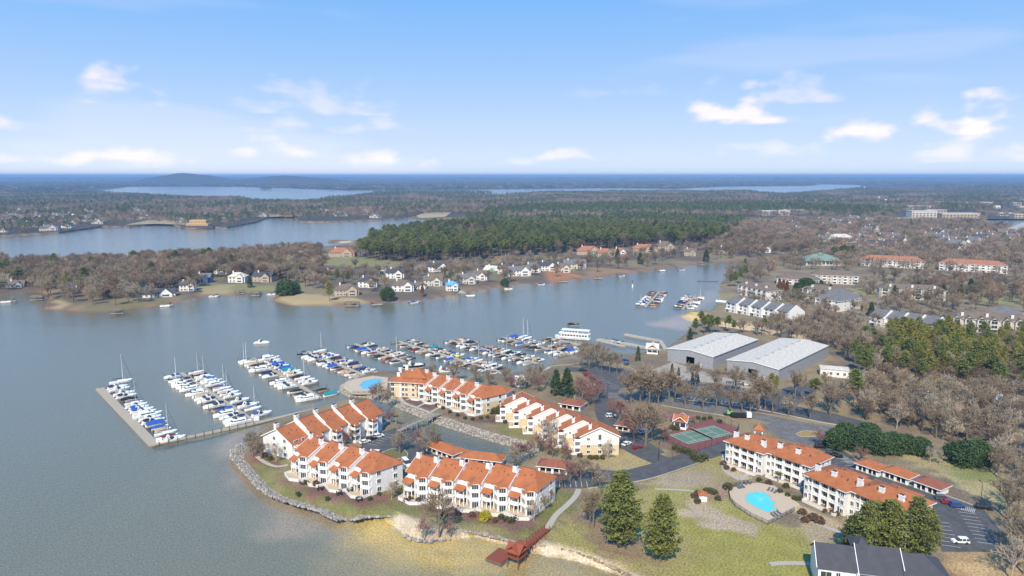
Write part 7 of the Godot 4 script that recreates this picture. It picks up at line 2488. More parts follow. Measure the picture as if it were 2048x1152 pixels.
	# the pine forest
	mass("pine_forest", "dark green pine forest behind the houses of the far shore", "pine_mid", pts([-198.1, -896.2, -137.37, -864.9, -46.44, -885.5, 51.3, -953.6, 133.97, -1018.8, 199.6, -1062.2, 286.2, -1077.5, 365.4, -1161.1, 375.2, -1279.8, 210.9, -1324.9, 25.14, -1373.3, -124.37, -1425.3, -198.7, -1258.4, -227.5, -1134.7]), 9.5, 16.0, 27.0, 2.0, 403, 0.85, -0.25)
	mass("woodland", "leafless trees breaking through the pine forest", "bare_mid", pts([-198.1, -896.2, -137.37, -864.9, -46.44, -885.5, 51.3, -953.6, 133.97, -1018.8, 199.6, -1062.2, 286.2, -1077.5, 365.4, -1161.1, 375.2, -1279.8, 210.9, -1324.9, 25.14, -1373.3, -124.37, -1425.3, -198.7, -1258.4, -227.5, -1134.7]), 20.0, 16.0, 24.0, 2.0, 429, 0.5)
	mass("pine_forest", "long green band of pines behind the first pine forest", "pine_far", pts([-127.96, -1466.8, 38.25, -1510.9, 293.3, -1510.9, 440.9, -1373.3, 526.7, -1573.9, 340.5, -1756.8, 95.96, -1798.5, -78.95, -1756.8]), 12.0, 18.0, 24.0, 2.0, 404, 0.8, -0.15)
	mass("woodland", "reddish-brown leafless wood behind the pine forest", "bare_far", pts([-211, -1279.8, -163.6, -1510.9, -78.95, -1756.8, 98.27, -1842.2, 348.5, -1798.5, 537.7, -1607.4, 537.5, -1279.8, 443.7, -1018.8, 429.3, -1279.8, 299.2, -1541.8, -25.5, -1510.9, -139.23, -1373.3]), 13.0, 12.0, 17.0, 2.0, 405)
	mass("pine_forest", "distant green strip of pines along the ridge", "pine_far", pts([-82.75, -1842.2, 103.25, -1936.4, 663.4, -1987.1, 999.9, -1936.4, 1144.8, -2219.4, 661.5, -2512.7, 125.48, -2357, -64.69, -2096.9]), 15.0, 18.0, 24.0, 2.2, 406, 0.75)
	mass("woodland", "brown leafless wood on the slopes behind the clay-roofed apartments", "bare_far", pts([366.4, -966, 443.7, -1018.8, 501.3, -1018.8, 703.9, -941.6, 1273.4, -1716.9, 935.8, -1716.9, 694.6, -1716.9, 520.6, -1624.7, 447.3, -1279.8]), 14.0, 11.0, 16.0, 2.0, 407, 0.85)
	mass("woodland", "leafless trees filling the grounds of the apartments", "bare_mid2", pts([248.7, -604, 396, -801.1, 585.3, -780, 379.8, -500.2, 325.9, -518.1, 249.2, -483.5, 200.2, -491.7]), 10.5, 8.0, 12.0, 1.8, 408, 0.28)
	mass("woodland", "leafless wood along the shore of the creek", "bare_mid", pts([248.5, -885.5, 321.3, -929.8, 418.1, -991.7, 512.5, -1179.3, 411.3, -1279.8, 270.8, -1018.8]), 12.0, 11.0, 15.0, 2.0, 409)
	mass("woodland", "leafless woods on the ground between the creek and the clubhouse", "bare_far", pts([241.2, -778.6, 384, -941.6, 486.9, -1018.8, 735.9, -985.1, 569.5, -758.6, 457, -778.6, 383.9, -799.6, 318.6, -778.6, 250.4, -739.6]), 13.0, 10.0, 15.0, 2.0, 417, 0.75)
	mass("pine_forest", "dark pines behind the green-roofed clubhouse", "pine_mid", pts([399.2, -885.5, 444.1, -907.2, 472.4, -966, 427.3, -941.6]), 9.0, 12.0, 16.0, 2.0, 418)
	# land beyond the second lake arm
	var far1 := pts([-920, -1275, -863, -1355.7, -875.7, -1520.4, -806.3, -1584.5, -687, -1505.2, -597.5, -1490.3, -632.5, -1835.3, -509.4, -1710.4, -298.1, -1791.7, -227.7, -1979.6, -31.68, -1881, 1268.6, -1710.4, 3893.3, -5283.8, 2771.9, -5676.5, 2091.6, -4786.9, 1676, -4137.8, 1432.7, -3826.2, 1542.2, -4641.4, 500, -4504.3, 157.4, -4253.2, -61.1, -3643.2, -502.8, -4137.8, -805.6, -3558.1, -839.5, -2829.9, -997.9, -2829.9, -1269.1, -3324.9, -1674.2, -3476.8, -2381.9, -4253.2, -2831.7, -4641.4, -3074.6, -4137.8, -973.9, -1275])
	mass("woodland", "brown leafless woods between the two arms of the lake", "bare_far", far1, 19.0, 12.0, 17.0, 2.4, 410, 0.72)
	mass("pine_forest", "patches of dark pines between the two arms of the lake", "pine_far", far1, 20.0, 15.0, 21.0, 2.4, 411, 0.85, -0.02)
	# beyond the far lake, to the horizon
	var rim := pts([-6200, -7600, -9000, -12500, 9000, -12500, 7000, -6800, 3600, -5600])
	rim.append_array(pts([4005.1, -8292.3, 3886.8, -9025.4, 3191.5, -7669.1, 1987.7, -6970.4, 1307.2, -5783.9, 903.3, -6257.4, 582.8, -6011.4, 8.07, -5783.9, -698.8, -5473.2, -1185.2, -5194, -1857.4, -6011.4, -2653.5, -6970.4, -3149.2, -6970.4, -3713, -6970.4, -3261, -5473.2, -3317.7, -4641.4]))
	mass("woodland", "hazy brown woods beyond the far lake", "bare_clump", rim, 62.0, 16.0, 24.0, 2.4, 412, 0.9)
	mass("pine_forest", "hazy dark pine woods beyond the far lake", "pine_clump", rim, 62.0, 18.0, 26.0, 2.4, 413, 0.9, -0.1)
	mass("woodland", "bluish woods along the horizon", "bare_clump", pts([-10000, -12500, -20000, -26000, 20000, -26000, 10000, -12500]), 190.0, 45.0, 70.0, 2.4, 414, 0.9)
	mass("pine_forest", "small dark wooded islands in the far lake", "pine_far", pts([-1844.1, -5243.8, -1752.6, -5243.8, -1848.2, -5530.7, -1944.7, -5530.7]), 16.0, 14.0, 20.0, 3.2, 415)
	mass("pine_forest", "dark wooded island beside the far shore", "pine_far", pts([-740.1, -3797.2, -594.2, -3797.2, -103.45, -3797.2, -133.39, -4342, -302.2, -4606.2, -720.2, -4606.2, -855.1, -4470.2]), 24.0, 14.0, 22.0, 3.2, 416, 0.6)


# ---------------------------------------------------------------- apartments and houses further off

# a long block of flats: windows in rows, optional gabled bays along the front
func flats(label: String, a: Vector3, b: Vector3, d: float, storeys: int, wall: String, roof_m: String, gables: int, group := "apartment blocks beyond the marina") -> Node3D:
	var turn := turn_of(a, b)
	var L := Vector2(b.x - a.x, b.z - a.z).length()
	var o := thing("apartment_building", a, turn, label, "building", group)
	var st := 2.8
	var he := storeys * st
	put("wall", box_shape(Vector3(0, 0, -d), Vector3(L, he, 0)), wall, o)
	var r := Shape.new()
	var rise := d * 0.26
	hip_roof(r, 0, L, -d, 0, he, rise, 0.7)
	put("roof", r, roof_m, o)
	fascia(o, 0, L, -d, 0, he, 0.7)
	var n := gables if gables > 0 else int(L / 4.6)
	var bw := L / n
	for i in n:
		var x := (i + 0.5) * bw
		if gables > 0:
			var g := Shape.new()
			var w := bw * 0.36
			g.box(Vector3(x - w, 0, 0), Vector3(x + w, he, 1.6))
			g.tri(Vector3(x - w, he, 1.6), Vector3(x + w, he, 1.6), Vector3(x, he + 2.2, 1.6))
			var go := put("gabled_bay", g, wall, o)
			for f in storeys:
				window(go, Vector3(x, f * st + 1.45, 1.64), w * 1.35, 2.0, 0.0, 1)
			var arch := Shape.new()
			var fan := PackedVector2Array()
			for k in 9:
				fan.append(Vector2(x + cos(PI * k / 8.0) * w * 0.66, sin(PI * k / 8.0) * w * 0.5))
			for k in 8:
				arch.tri(Vector3(x, he - 0.35, 1.66), Vector3(fan[k].x, he - 0.35 + fan[k].y, 1.66), Vector3(fan[k + 1].x, he - 0.35 + fan[k + 1].y, 1.66))
			put("arched_pane", arch, "glass", go)
			var rf := Shape.new()
			slab(rf, Vector3(x - w - 0.3, he - 0.2, 2.0), Vector3(x, he + 2.35, 2.0), Vector3(x, he + 2.35, -5.0), Vector3(x - w - 0.3, he - 0.2, -0.2), 0.15)
			slab(rf, Vector3(x, he + 2.35, 2.0), Vector3(x + w + 0.3, he - 0.2, 2.0), Vector3(x + w + 0.3, he - 0.2, -0.2), Vector3(x, he + 2.35, -5.0), 0.15)
			put("roof", rf, roof_m, o)
			if i % 2 == 1:
				chimney(o, Vector3(x - bw * 0.5, he + rise * 0.45, -d * 0.2), 1.6, 1.4, 2.0, false)
		else:
			for f in storeys:
				window(o, Vector3(x, f * st + 1.5, 0.03), bw * (0.5 if i % 2 == 0 else 0.3), 1.6, 0.0, 1)
			if i % 2 == 0:
				for f in range(1, storeys):
					var bl := Shape.new()
					bl.box(Vector3(x - bw * 0.34, f * st - 0.2, 0), Vector3(x + bw * 0.34, f * st, 1.3))
					bl.box(Vector3(x - bw * 0.34, f * st, 1.2), Vector3(x + bw * 0.34, f * st + 0.9, 1.3))
					put("balcony", bl, "white_trim", o)
				for sx in [-1, 1]:
					put("column", box_shape(Vector3(x + sx * bw * 0.34 - 0.15, 0, 1.31), Vector3(x + sx * bw * 0.34 + 0.15, he, 1.6)), "white_trim", o)
	for f in storeys:
		for z in [0.25, 0.55, 0.8]:
			window(o, Vector3(L + 0.03, f * st + 1.5, -d * z), 1.4, 1.4, PI / 2)
			window(o, Vector3(-0.03, f * st + 1.5, -d * z), 1.4, 1.4, -PI / 2)
	return o


func house(label: String, at: Vector3, turn: float, w: float, d: float, storeys: int, wall: String, roof_m: String, hip: bool, group := "") -> Node3D:
	var o := thing("lake_house", at, turn, label, "house", group)
	var he := storeys * 2.9
	var s := Shape.new()
	s.box(Vector3(-w * 0.5, 0, -d), Vector3(w * 0.5, he, 0))
	var rise := d * 0.36
	if not hip:
		s.tri(Vector3(w * 0.5, he, 0), Vector3(w * 0.5, he, -d), Vector3(w * 0.5, he + rise, -d * 0.5))
		s.tri(Vector3(-w * 0.5, he, -d), Vector3(-w * 0.5, he, 0), Vector3(-w * 0.5, he + rise, -d * 0.5))
	put("wall", s, wall, o)
	var r := Shape.new()
	hip_roof(r, -w * 0.5, w * 0.5, -d, 0, he, rise, 0.6, hip, hip)
	put("roof", r, roof_m, o)
	# front gable wing
	var gx := w * 0.22
	var gw := w * 0.2
	s = Shape.new()
	s.box(Vector3(gx - gw, 0, 0), Vector3(gx + gw, he, 2.4))
	s.tri(Vector3(gx - gw, he, 2.4), Vector3(gx + gw, he, 2.4), Vector3(gx, he + gw * 0.9, 2.4))
	var wing := put("wing", s, wall, o)
	r = Shape.new()
	slab(r, Vector3(gx - gw - 0.4, he - 0.25, 2.9), Vector3(gx, he + gw * 0.95 + 0.1, 2.9), Vector3(gx, he + gw * 0.95 + 0.1, -d * 0.4), Vector3(gx - gw - 0.4, he - 0.25, -0.3), 0.16)
	slab(r, Vector3(gx, he + gw * 0.95 + 0.1, 2.9), Vector3(gx + gw + 0.4, he - 0.25, 2.9), Vector3(gx + gw + 0.4, he - 0.25, -0.3), Vector3(gx, he + gw * 0.95 + 0.1, -d * 0.4), 0.16)
	put("roof", r, roof_m, o)
	for f in storeys:
		window(wing, Vector3(gx, f * 2.9 + 1.5, 2.43), gw * 1.1, 1.6, 0.0, 2)
		var n := maxi(2, int(w * 0.5 / 3.4))
		for i in n:
			window(o, Vector3(lerpf(-w * 0.45, gx - gw - 1.0, (i + 0.5) / n), f * 2.9 + 1.5, 0.03), 1.5, 1.6)
		window(o, Vector3(w * 0.5 + 0.03, f * 2.9 + 1.5, -d * 0.5), 1.5, 1.5, PI / 2)
		window(o, Vector3(-w * 0.5 - 0.03, f * 2.9 + 1.5, -d * 0.5), 1.5, 1.5, -PI / 2)
	put("door", box_shape(Vector3(-0.6, 0, 0.0), Vector3(0.5, 2.2, 0.08)), "door_dark", o)
	put("chimney", box_shape(Vector3(-w * 0.3, he, -d * 0.5), Vector3(-w * 0.3 + 1.2, he + rise + 1.4, -d * 0.5 + 1.1)), "brick_wall" if wall == "brick_wall" else "white_wall", o)
	return o


func build_far_buildings() -> void:
	flats("white waterside block with six arched gables and tan roof on the basin shore", gl(205.5, -635.5), gl(219.3, -599.1), 15.0, 3, "white_wall", "tan_roof", 6)
	flats("white block with arched gables and tan roof behind the blue-grey roofed hall", gl(255.2, -616.7), gl(278.6, -584.7), 15.0, 3, "white_wall", "tan_roof", 5)
	flats("greyish block with six arched gables and tan roof on the wooded slope", gl(323.5, -616.7), gl(371.4, -599.1), 15.0, 3, "pale_wall", "tan_roof", 6)
	var o := flats("plain white block with blue-grey roof and white roof strips", gl(245.9, -566.5), gl(257.6, -549.4), 32.0, 3, "white_wall", "blue_grey_roof", 0)
	for k in 3:
		var s := Shape.new()
		s.bar(Vector3(5.0 + k * 4.5, 11.0 + 1.2, -8 - k * 5.0), Vector3(8.0 + k * 4.5, 9.6, -3 - k * 3.0), 0.4, 0.9)
		put("roof_strip", s, "white_trim", o)
	flats("cream four-storey apartments with tan roof above the pine wood", gl(296.5, -470.8), gl(343.5, -453.1), 16.0, 4, "pale_wall", "tan_roof", 7)
	flats("low grey-roofed hall behind the cream apartments", gl(361.2, -533.3), gl(370.6, -518.1), 22.0, 1, "white_wall", "blue_grey_roof", 0)
	flats("long tan-roofed three-storey block beyond the evergreens", gl(262.1, -695.6), gl(299.7, -682.7), 16.0, 2, "pale_wall", "tan_roof", 0)
	flats("long tan-roofed white block with rows of square openings", gl(299.1, -702.2), gl(339.8, -689.1), 16.0, 3, "pale_wall", "tan_roof", 0)
	flats("long block with clay-coloured roof beside the green-roofed clubhouse", gl(414.1, -837.3), gl(473.8, -809.9), 18.0, 3, "white_wall", "clay_roof", 0)
	flats("long block with clay-coloured roof standing apart at the wood edge", gl(485.3, -801.1), gl(540.4, -767.9), 18.0, 3, "white_wall", "clay_roof", 0)
	var t := turn_of(gl(169.8, -553.6), gl(204.9, -503.7))
	rowed("white staggered terrace with blue-grey roofs beside the sandy inlet", gl(169.8, -553.6), t - 0.16, 5, 10.5)
	t = turn_of(gl(256.8, -500.2), gl(286.7, -464.8))
	rowed("white staggered terrace with blue-grey roofs above the pine wood", gl(256.8, -500.2), t - 0.2, 4, 10.5)
	# clubhouse with green roof
	o = thing("clubhouse", gl(347.7, -842), 0.0, "round-fronted clubhouse with broad green metal roof", "building")
	put("wall", box_shape(Vector3(4, 0, -26), Vector3(46, 5.5, 0)), "white_wall", o)
	var r := Shape.new()
	hip_roof(r, 4, 46, -26, 0, 5.5, 7.0, 1.8)
	put("roof", r, "green_roof", o)
	r = Shape.new()
	hip_roof(r, 22, 28, -16, -10, 12.0, 2.6, 0.6)
	put("cupola", r, "green_roof", o)
	for i in 9:
		window(o, Vector3(7.0 + i * 4.4, 2.8, 0.03), 3.2, 3.6, 0.0, 1)
	# white mansion with columns
	o = thing("mansion", gl(509.7, -1128.3), 0.0, "white mansion with tall portico of columns on the tan hillside", "house")
	put("wall", box_shape(Vector3(0, 0, -16), Vector3(32, 10, 0)), "white_wall", o)
	put("wing", box_shape(Vector3(32, 0, -14), Vector3(40, 6, -2)), "white_wall", o)
	r = Shape.new()
	hip_roof(r, 0, 32, -16, 0, 10, 4.0, 0.8)
	put("roof", r, "metal_roof", o)
	for i in 5:
		put("column", box_shape(Vector3(7.0 + i * 4.3, 0, 3.0), Vector3(7.9 + i * 4.3, 9.0, 3.9)), "white_trim", o)
		window(o, Vector3(9.6 + i * 4.0, 3.0, 0.03), 2.0, 3.4)
		window(o, Vector3(9.6 + i * 4.0, 7.2, 0.03), 2.0, 2.4)
	put("portico", box_shape(Vector3(6.0, 9.0, 0.05), Vector3(26.5, 10.6, 4.3)), "white_trim", o)
	put("terrace", box_shape(Vector3(4, -1.5, 0.05), Vector3(28, 0.3, 6)), "brick_wall", o)
	# shops and offices along the highway
	for q in [[Vector3(983.8, 2.2, -1753.4), 64.0, 24.0, 19.0, "pale_wall"], [Vector3(1058.9, 2.2, -1753.4), 96.0, 30.0, 13.0, "tan_wall"], [Vector3(1698, 2.2, -2997.1), 70.0, 25.0, 9.0, "pale_wall"], [Vector3(1245.7, 2.2, -2327.3), 55.0, 18.0, 9.0, "tan_wall"], [Vector3(1605, 2.2, -2567.3), 40.0, 18.0, 10.0, "pale_wall"], [Vector3(2276, 2.2, -3239.2), 55.0, 25.0, 9.0, "pale_wall"], [Vector3(1160.6, 2.2, -1991.2), 55.0, 18.0, 10.0, "tan_wall"], [Vector3(1568.1, 2.2, -2629.4), 40.0, 25.0, 10.0, "pale_wall"], [Vector3(1250.4, 2.2, -1771.9), 55.0, 18.0, 10.0, "tan_wall"], [Vector3(1640.9, 2.2, -2495.6), 40.0, 25.0, 13.0, "tan_wall"], [Vector3(1297.7, 2.2, -2244.7), 40.0, 25.0, 10.0, "pale_wall"], [Vector3(1197.5, 2.2, -2225), 55.0, 25.0, 10.0, "pale_wall"], [Vector3(1965.1, 2.2, -2753.2), 70.0, 18.0, 13.0, "white_wall"], [Vector3(1265.1, 2.2, -2268.2), 55.0, 18.0, 10.0, "pale_wall"], [Vector3(1295.5, 2.2, -1891.6), 55.0, 18.0, 8.0, "white_wall"], [Vector3(1781.8, 2.2, -2537.3), 30.0, 18.0, 10.0, "tan_wall"], [Vector3(881.8, 2.2, -1633.9), 55.0, 25.0, 8.0, "white_wall"], [Vector3(1554.1, 2.2, -2313.2), 30.0, 25.0, 9.0, "white_wall"], [Vector3(1517.7, 2.2, -2624.9), 40.0, 25.0, 8.0, "white_wall"], [Vector3(1495.3, 2.2, -2819.5), 55.0, 25.0, 8.0, "white_wall"], [Vector3(1627.6, 2.2, -2288.7), 40.0, 18.0, 8.0, "pale_wall"], [Vector3(1501.3, 2.2, -2819.5), 40.0, 18.0, 13.0, "tan_wall"], [Vector3(670.8, 2.2, -1908.3), 75.0, 26.0, 12.0, "pale_wall"], [Vector3(745.7, 2.2, -1983.3), 70.0, 26.0, 11.0, "pale_wall"]]:
		o = thing("commercial_building", q[0], 0.05, "flat-roofed pale commercial building beside the distant highway", "building", "shops beside the distant highway")
		put("wall", box_shape(Vector3(0, 0, -q[2]), Vector3(q[1], q[3], 0)), q[4], o)
		put("roof", box_shape(Vector3(-0.5, q[3], -q[2] - 0.5), Vector3(q[1] + 0.5, q[3] + 1.0, 0.5)), "metal_roof", o)
		var n := int(q[1] / 9.0)
		for i in n:
			for f in maxi(1, int(q[3] / 5.0)):
				put("window", box_shape(Vector3(2.0 + i * 9.0, f * 5.0 + 1.5, 0.0), Vector3(7.0 + i * 9.0, f * 5.0 + 4.0, 0.15)), "glass", o)
	# houses across the water, each as it looks
	var H := [[Vector3(-309, 2, -700.9), 0.1, 15.0, 10.0, 2, "car_blue", "blue_grey_roof", false, "blue two-storey house with grey roof among the trees across the water"],
		[Vector3(-276.3, 2, -704.2), 0.0, 17.0, 11.0, 2, "white_wall", "metal_roof", true, "white two-storey house with pale roof and wide lawn across the water"],
		[Vector3(-251.9, 2, -707.6), -0.1, 20.0, 11.0, 2, "tan_wall", "slate_roof", false, "low tan house with dark roof and deep porch across the water"],
		[Vector3(-311.8, 2, -618.2), 0.35, 26.0, 11.0, 1, "white_wall", "slate_roof", false, "long low white house with grey roof at the wooded shore"],
		[Vector3(-301.5, 2, -651.2), 0.3, 14.0, 9.0, 2, "white_wall", "slate_roof", false, "small white house with grey roof beside the long low one"],
		[Vector3(-197.6, 2, -747.1), -0.6, 11.0, 11.0, 1, "house_wrap", "clay_roof", false, "unfinished gable wrapped in green sheeting on the open meadow"],
		[Vector3(-146.96, 2, -623.4), 0.25, 21.0, 12.0, 2, "tan_wall", "tan_roof", true, "stone-coloured house with tan hipped roof above the tan beach"],
		[Vector3(-224.5, 2, -929.8), 0.0, 34.0, 16.0, 2, "tan_wall", "clay_roof", true, "large villa with red clay roof on the meadow beyond the drive"],
		[Vector3(-121.91, 2, -732.2), -0.05, 19.0, 12.0, 2, "white_wall", "slate_roof", false, "white farmhouse with black roof behind the shore houses"],
		[Vector3(-138.38, 2, -766.4), 0.0, 14.0, 9.0, 1, "white_wall", "metal_roof", false, "small white outbuilding beside the drive"],
		[Vector3(-100.85, 2, -648.3), 0.15, 20.0, 12.0, 2, "white_wall", "tan_roof", true, "white two-storey house with dark openings near the shore"],
		[Vector3(-87.94, 2, -662.9), 0.1, 14.0, 9.0, 1, "white_wall", "tan_roof", true, "white single-storey house with brown roof near the shore"],
		[Vector3(-76.73, 2, -681.4), 0.0, 18.0, 11.0, 2, "pale_wall", "tan_roof", false, "grey gabled house under bare trees near the shore"],
		[Vector3(-55.29, 2, -651.2), 0.2, 11.0, 9.0, 2, "white_wall", "canvas_sky", true, "open white house with bright blue roof on the shore"],
		[Vector3(-81.19, 2, -782.7), -0.05, 24.0, 12.0, 2, "white_wall", "slate_roof", false, "large white house with black roof before the pine forest"],
		[Vector3(-44.02, 2, -694.3), 0.1, 17.0, 11.0, 2, "pale_wall", "blue_grey_roof", false, "pale grey house with steep roofs near the shore"],
		[Vector3(-24.22, 2, -774.5), -0.5, 17.0, 13.0, 1, "house_wrap", "metal_roof", false, "unfinished house with green sheeted gable and pale roof"],
		[Vector3(8.54, 2, -750.9), 0.15, 24.0, 12.0, 2, "white_wall", "blue_grey_roof", false, "wide white house behind bare trees on the bend of the shore"],
		[Vector3(40.46, 2, -791.1), 0.0, 22.0, 12.0, 2, "white_wall", "slate_roof", false, "white house with steep white gable and dark roof above red earth"],
		[Vector3(72.31, 2, -808.3), 0.1, 26.0, 13.0, 2, "pale_wall", "blue_grey_roof", false, "broad pale grey house with several gables above the slope"],
		[Vector3(103.95, 2, -953.6), 0.0, 32.0, 16.0, 2, "tan_wall", "clay_roof", true, "tan villa with broad clay roof at the pine forest edge"],
		[Vector3(123.78, 2, -929.8), 0.1, 22.0, 14.0, 2, "tan_wall", "clay_roof", true, "tan villa with clay roof and lower wing on the slope"],
		[Vector3(144.89, 2, -947.6), 0.0, 17.0, 12.0, 2, "white_wall", "clay_roof", true, "small cream villa with arches and clay roof"],
		[Vector3(185.4, 2, -985.1), 0.0, 34.0, 15.0, 2, "tan_wall", "clay_roof", true, "long stone villa with clay roof above the red bank"],
		[Vector3(216, 2, -991.7), 0.1, 24.0, 16.0, 3, "tan_wall", "tan_roof", true, "tall stone house with steep roof above the red bank"],
		[Vector3(-511.6, 2, -766.4), 0.3, 17.0, 11.0, 1, "white_wall", "slate_roof", false, "white house glimpsed through the trees of the peninsula"],
		[Vector3(-476.2, 2, -672), 0.3, 15.0, 10.0, 1, "white_wall", "tan_roof", false, "low white house beside the boat slips of the small cove"],
		[Vector3(-423.5, 2, -672), -0.25, 17.0, 11.0, 2, "white_wall", "slate_roof", false, "white house with dark roof glimpsed among the peninsula trees"],
		[Vector3(-415.4, 2, -721.5), 0.00, 20.0, 11.0, 2, "tan_wall", "tan_roof", true, "tan house with brown roof deep in the peninsula trees"],
		[Vector3(-363.7, 2, -672), 0.00, 16.0, 11.0, 2, "pale_wall", "blue_grey_roof", true, "pale house with grey roof deep in the peninsula trees"],
		[Vector3(-318.2, 2, -766.4), -0.25, 17.0, 11.0, 2, "white_wall", "tan_roof", false, "white house with brown roof behind the blue house"],
		[Vector3(-217.7, 2, -721.5), -0.25, 15.0, 11.0, 2, "brick_wall", "slate_roof", false, "brick house with dark roof behind the round evergreens"],
		[Vector3(-138.47, 2, -672), 0.00, 18.0, 11.0, 2, "white_wall", "slate_roof", true, "white house with dark roof beside the drive to the shore"],
		[Vector3(-32.86, 2, -721.5), -0.25, 15.0, 11.0, 2, "white_wall", "tan_roof", false, "white house with brown roof between the grey gabled ones"],
		[Vector3(-7.63, 2, -766.4), -0.25, 17.0, 11.0, 2, "pale_wall", "slate_roof", false, "pale house with dark roof behind the wide white house"],
		[Vector3(22.68, 2, -778.6), 0.00, 18.0, 11.0, 2, "white_wall", "blue_grey_roof", true, "white house with grey roof beside the red earth"],
		[Vector3(55.87, 2, -778.6), 0.00, 18.0, 11.0, 2, "pale_wall", "tan_roof", true, "pale house with brown roof on the bank above the docks"],
		[Vector3(237.3, 2, -941.6), -0.25, 15.0, 11.0, 2, "tan_wall", "tan_roof", false, "tan house with brown roof near the creek mouth"],
		[Vector3(291.2, 2, -966), -0.25, 19.0, 11.0, 2, "tan_wall", "slate_roof", false, "tan house with dark roof among the creek woods"],
		[Vector3(352.6, 2, -985.1), -0.25, 15.0, 11.0, 2, "white_wall", "tan_roof", false, "white house with brown roof at the creek end"]]
	for q in H:
		house(q[8], q[0], q[1], q[2], q[3], q[4], q[5], q[6], q[7], "houses across the water")
	# house under construction, open timber frame
	o = thing("timber_frame_house", Vector3(-676.8, 2.4, -1475.7), 0.0, "unfinished house of bare yellow timber on the far lake shore", "house")
	put("lower_storey", box_shape(Vector3(0, 0, -24), Vector3(46, 7, 0)), "yellow_wood", o)
	put("upper_storey", box_shape(Vector3(6, 7, -22), Vector3(40, 14, -4)), "yellow_wood", o)
	for i in 9:
		put("opening", box_shape(Vector3(2 + i * 5.0, 1, 0.0), Vector3(5.4 + i * 5.0, 5.5, 0.2)), "interior_shade", o)  # panel on the wall, its colour painted as the shaded inside of a hole
	for i in 6:
		put("opening", box_shape(Vector3(8 + i * 5.4, 8, -4.0), Vector3(11.4 + i * 5.4, 12, -3.8)), "interior_shade", o)
	put("retaining_wall", box_shape(Vector3(-8, -2, 0.3), Vector3(60, 2.2, 8)), "slate_roof", o)
	# small distant houses
	var src: Array = []
	for k in 4:
		var b := house("x", Vector3.ZERO, 0.0, [26.0, 22.0, 30.0, 24.0][k], 15.0, 2, ["white_wall", "tan_wall", "pale_wall", "brick_wall"][k], ["slate_roof", "tan_roof", "blue_grey_roof", "tan_roof"][k], k % 2 == 0)
		remove_child(b)
		names["0lake_house"] -= 1
		src.append(b)
	var r2 := RandomNumberGenerator.new()
	r2.seed = 55
	var word := ["white house with dark roof", "tan house with brown roof", "pale house with grey roof", "brick house with brown roof"]
	for q in [[pts([-944.9, -1297.1, -880.4, -1368.1, -899, -1551.8, -862.4, -1672.5, -1060.5, -2060.5, -1354.3, -2211, -1494, -2060.5]), 60, "in the lakeside suburb beyond the second arm of the water", "suburb houses beyond the second arm"], [pts([-826.1, -1601.3, -695.5, -1536, -608.8, -1791.7, -389.2, -1710.4, -269.3, -1881, -172.2, -1979.6, -240.6, -2385.1, -708.3, -2385.1, -1075.6, -2277.5]), 34, "on the wooded ground behind the tan fields", "houses behind the tan fields"],
			[pts([571.8, -1710.4, 884.2, -1710.4, 528.1, -1014.9, 473.8, -1089.1, 411.1, -1174.9]), 26, "in the brown wood above the creek", "houses above the creek"], [pts([643.3, -1275, 930.8, -1275, 719.3, -981.4, 513.8, -1014.9]), 30, "in the wood behind the clay-roofed blocks", "houses behind the clay roofs"]]:
		var poly: PackedVector2Array = q[0]
		var lo := Vector2(1e9, 1e9)
		var hi := Vector2(-1e9, -1e9)
		for p in poly:
			lo = lo.min(p)
			hi = hi.max(p)
		var n := 0
		var tries := 0
		while n < q[1] and tries < 3000:
			tries += 1
			var p := Vector2(r2.randf_range(lo.x, hi.x), r2.randf_range(lo.y, hi.y))
			if not Geometry2D.is_point_in_polygon(p, poly):
				continue
			var k := r2.randi() % 4
			copy_of(src[k], "lake_house", Vector3(p.x, 2.6, p.y), r2.randf_range(-0.6, 0.6), r2.randf_range(0.85, 1.15), word[k] + " " + q[2], q[3])
			n += 1


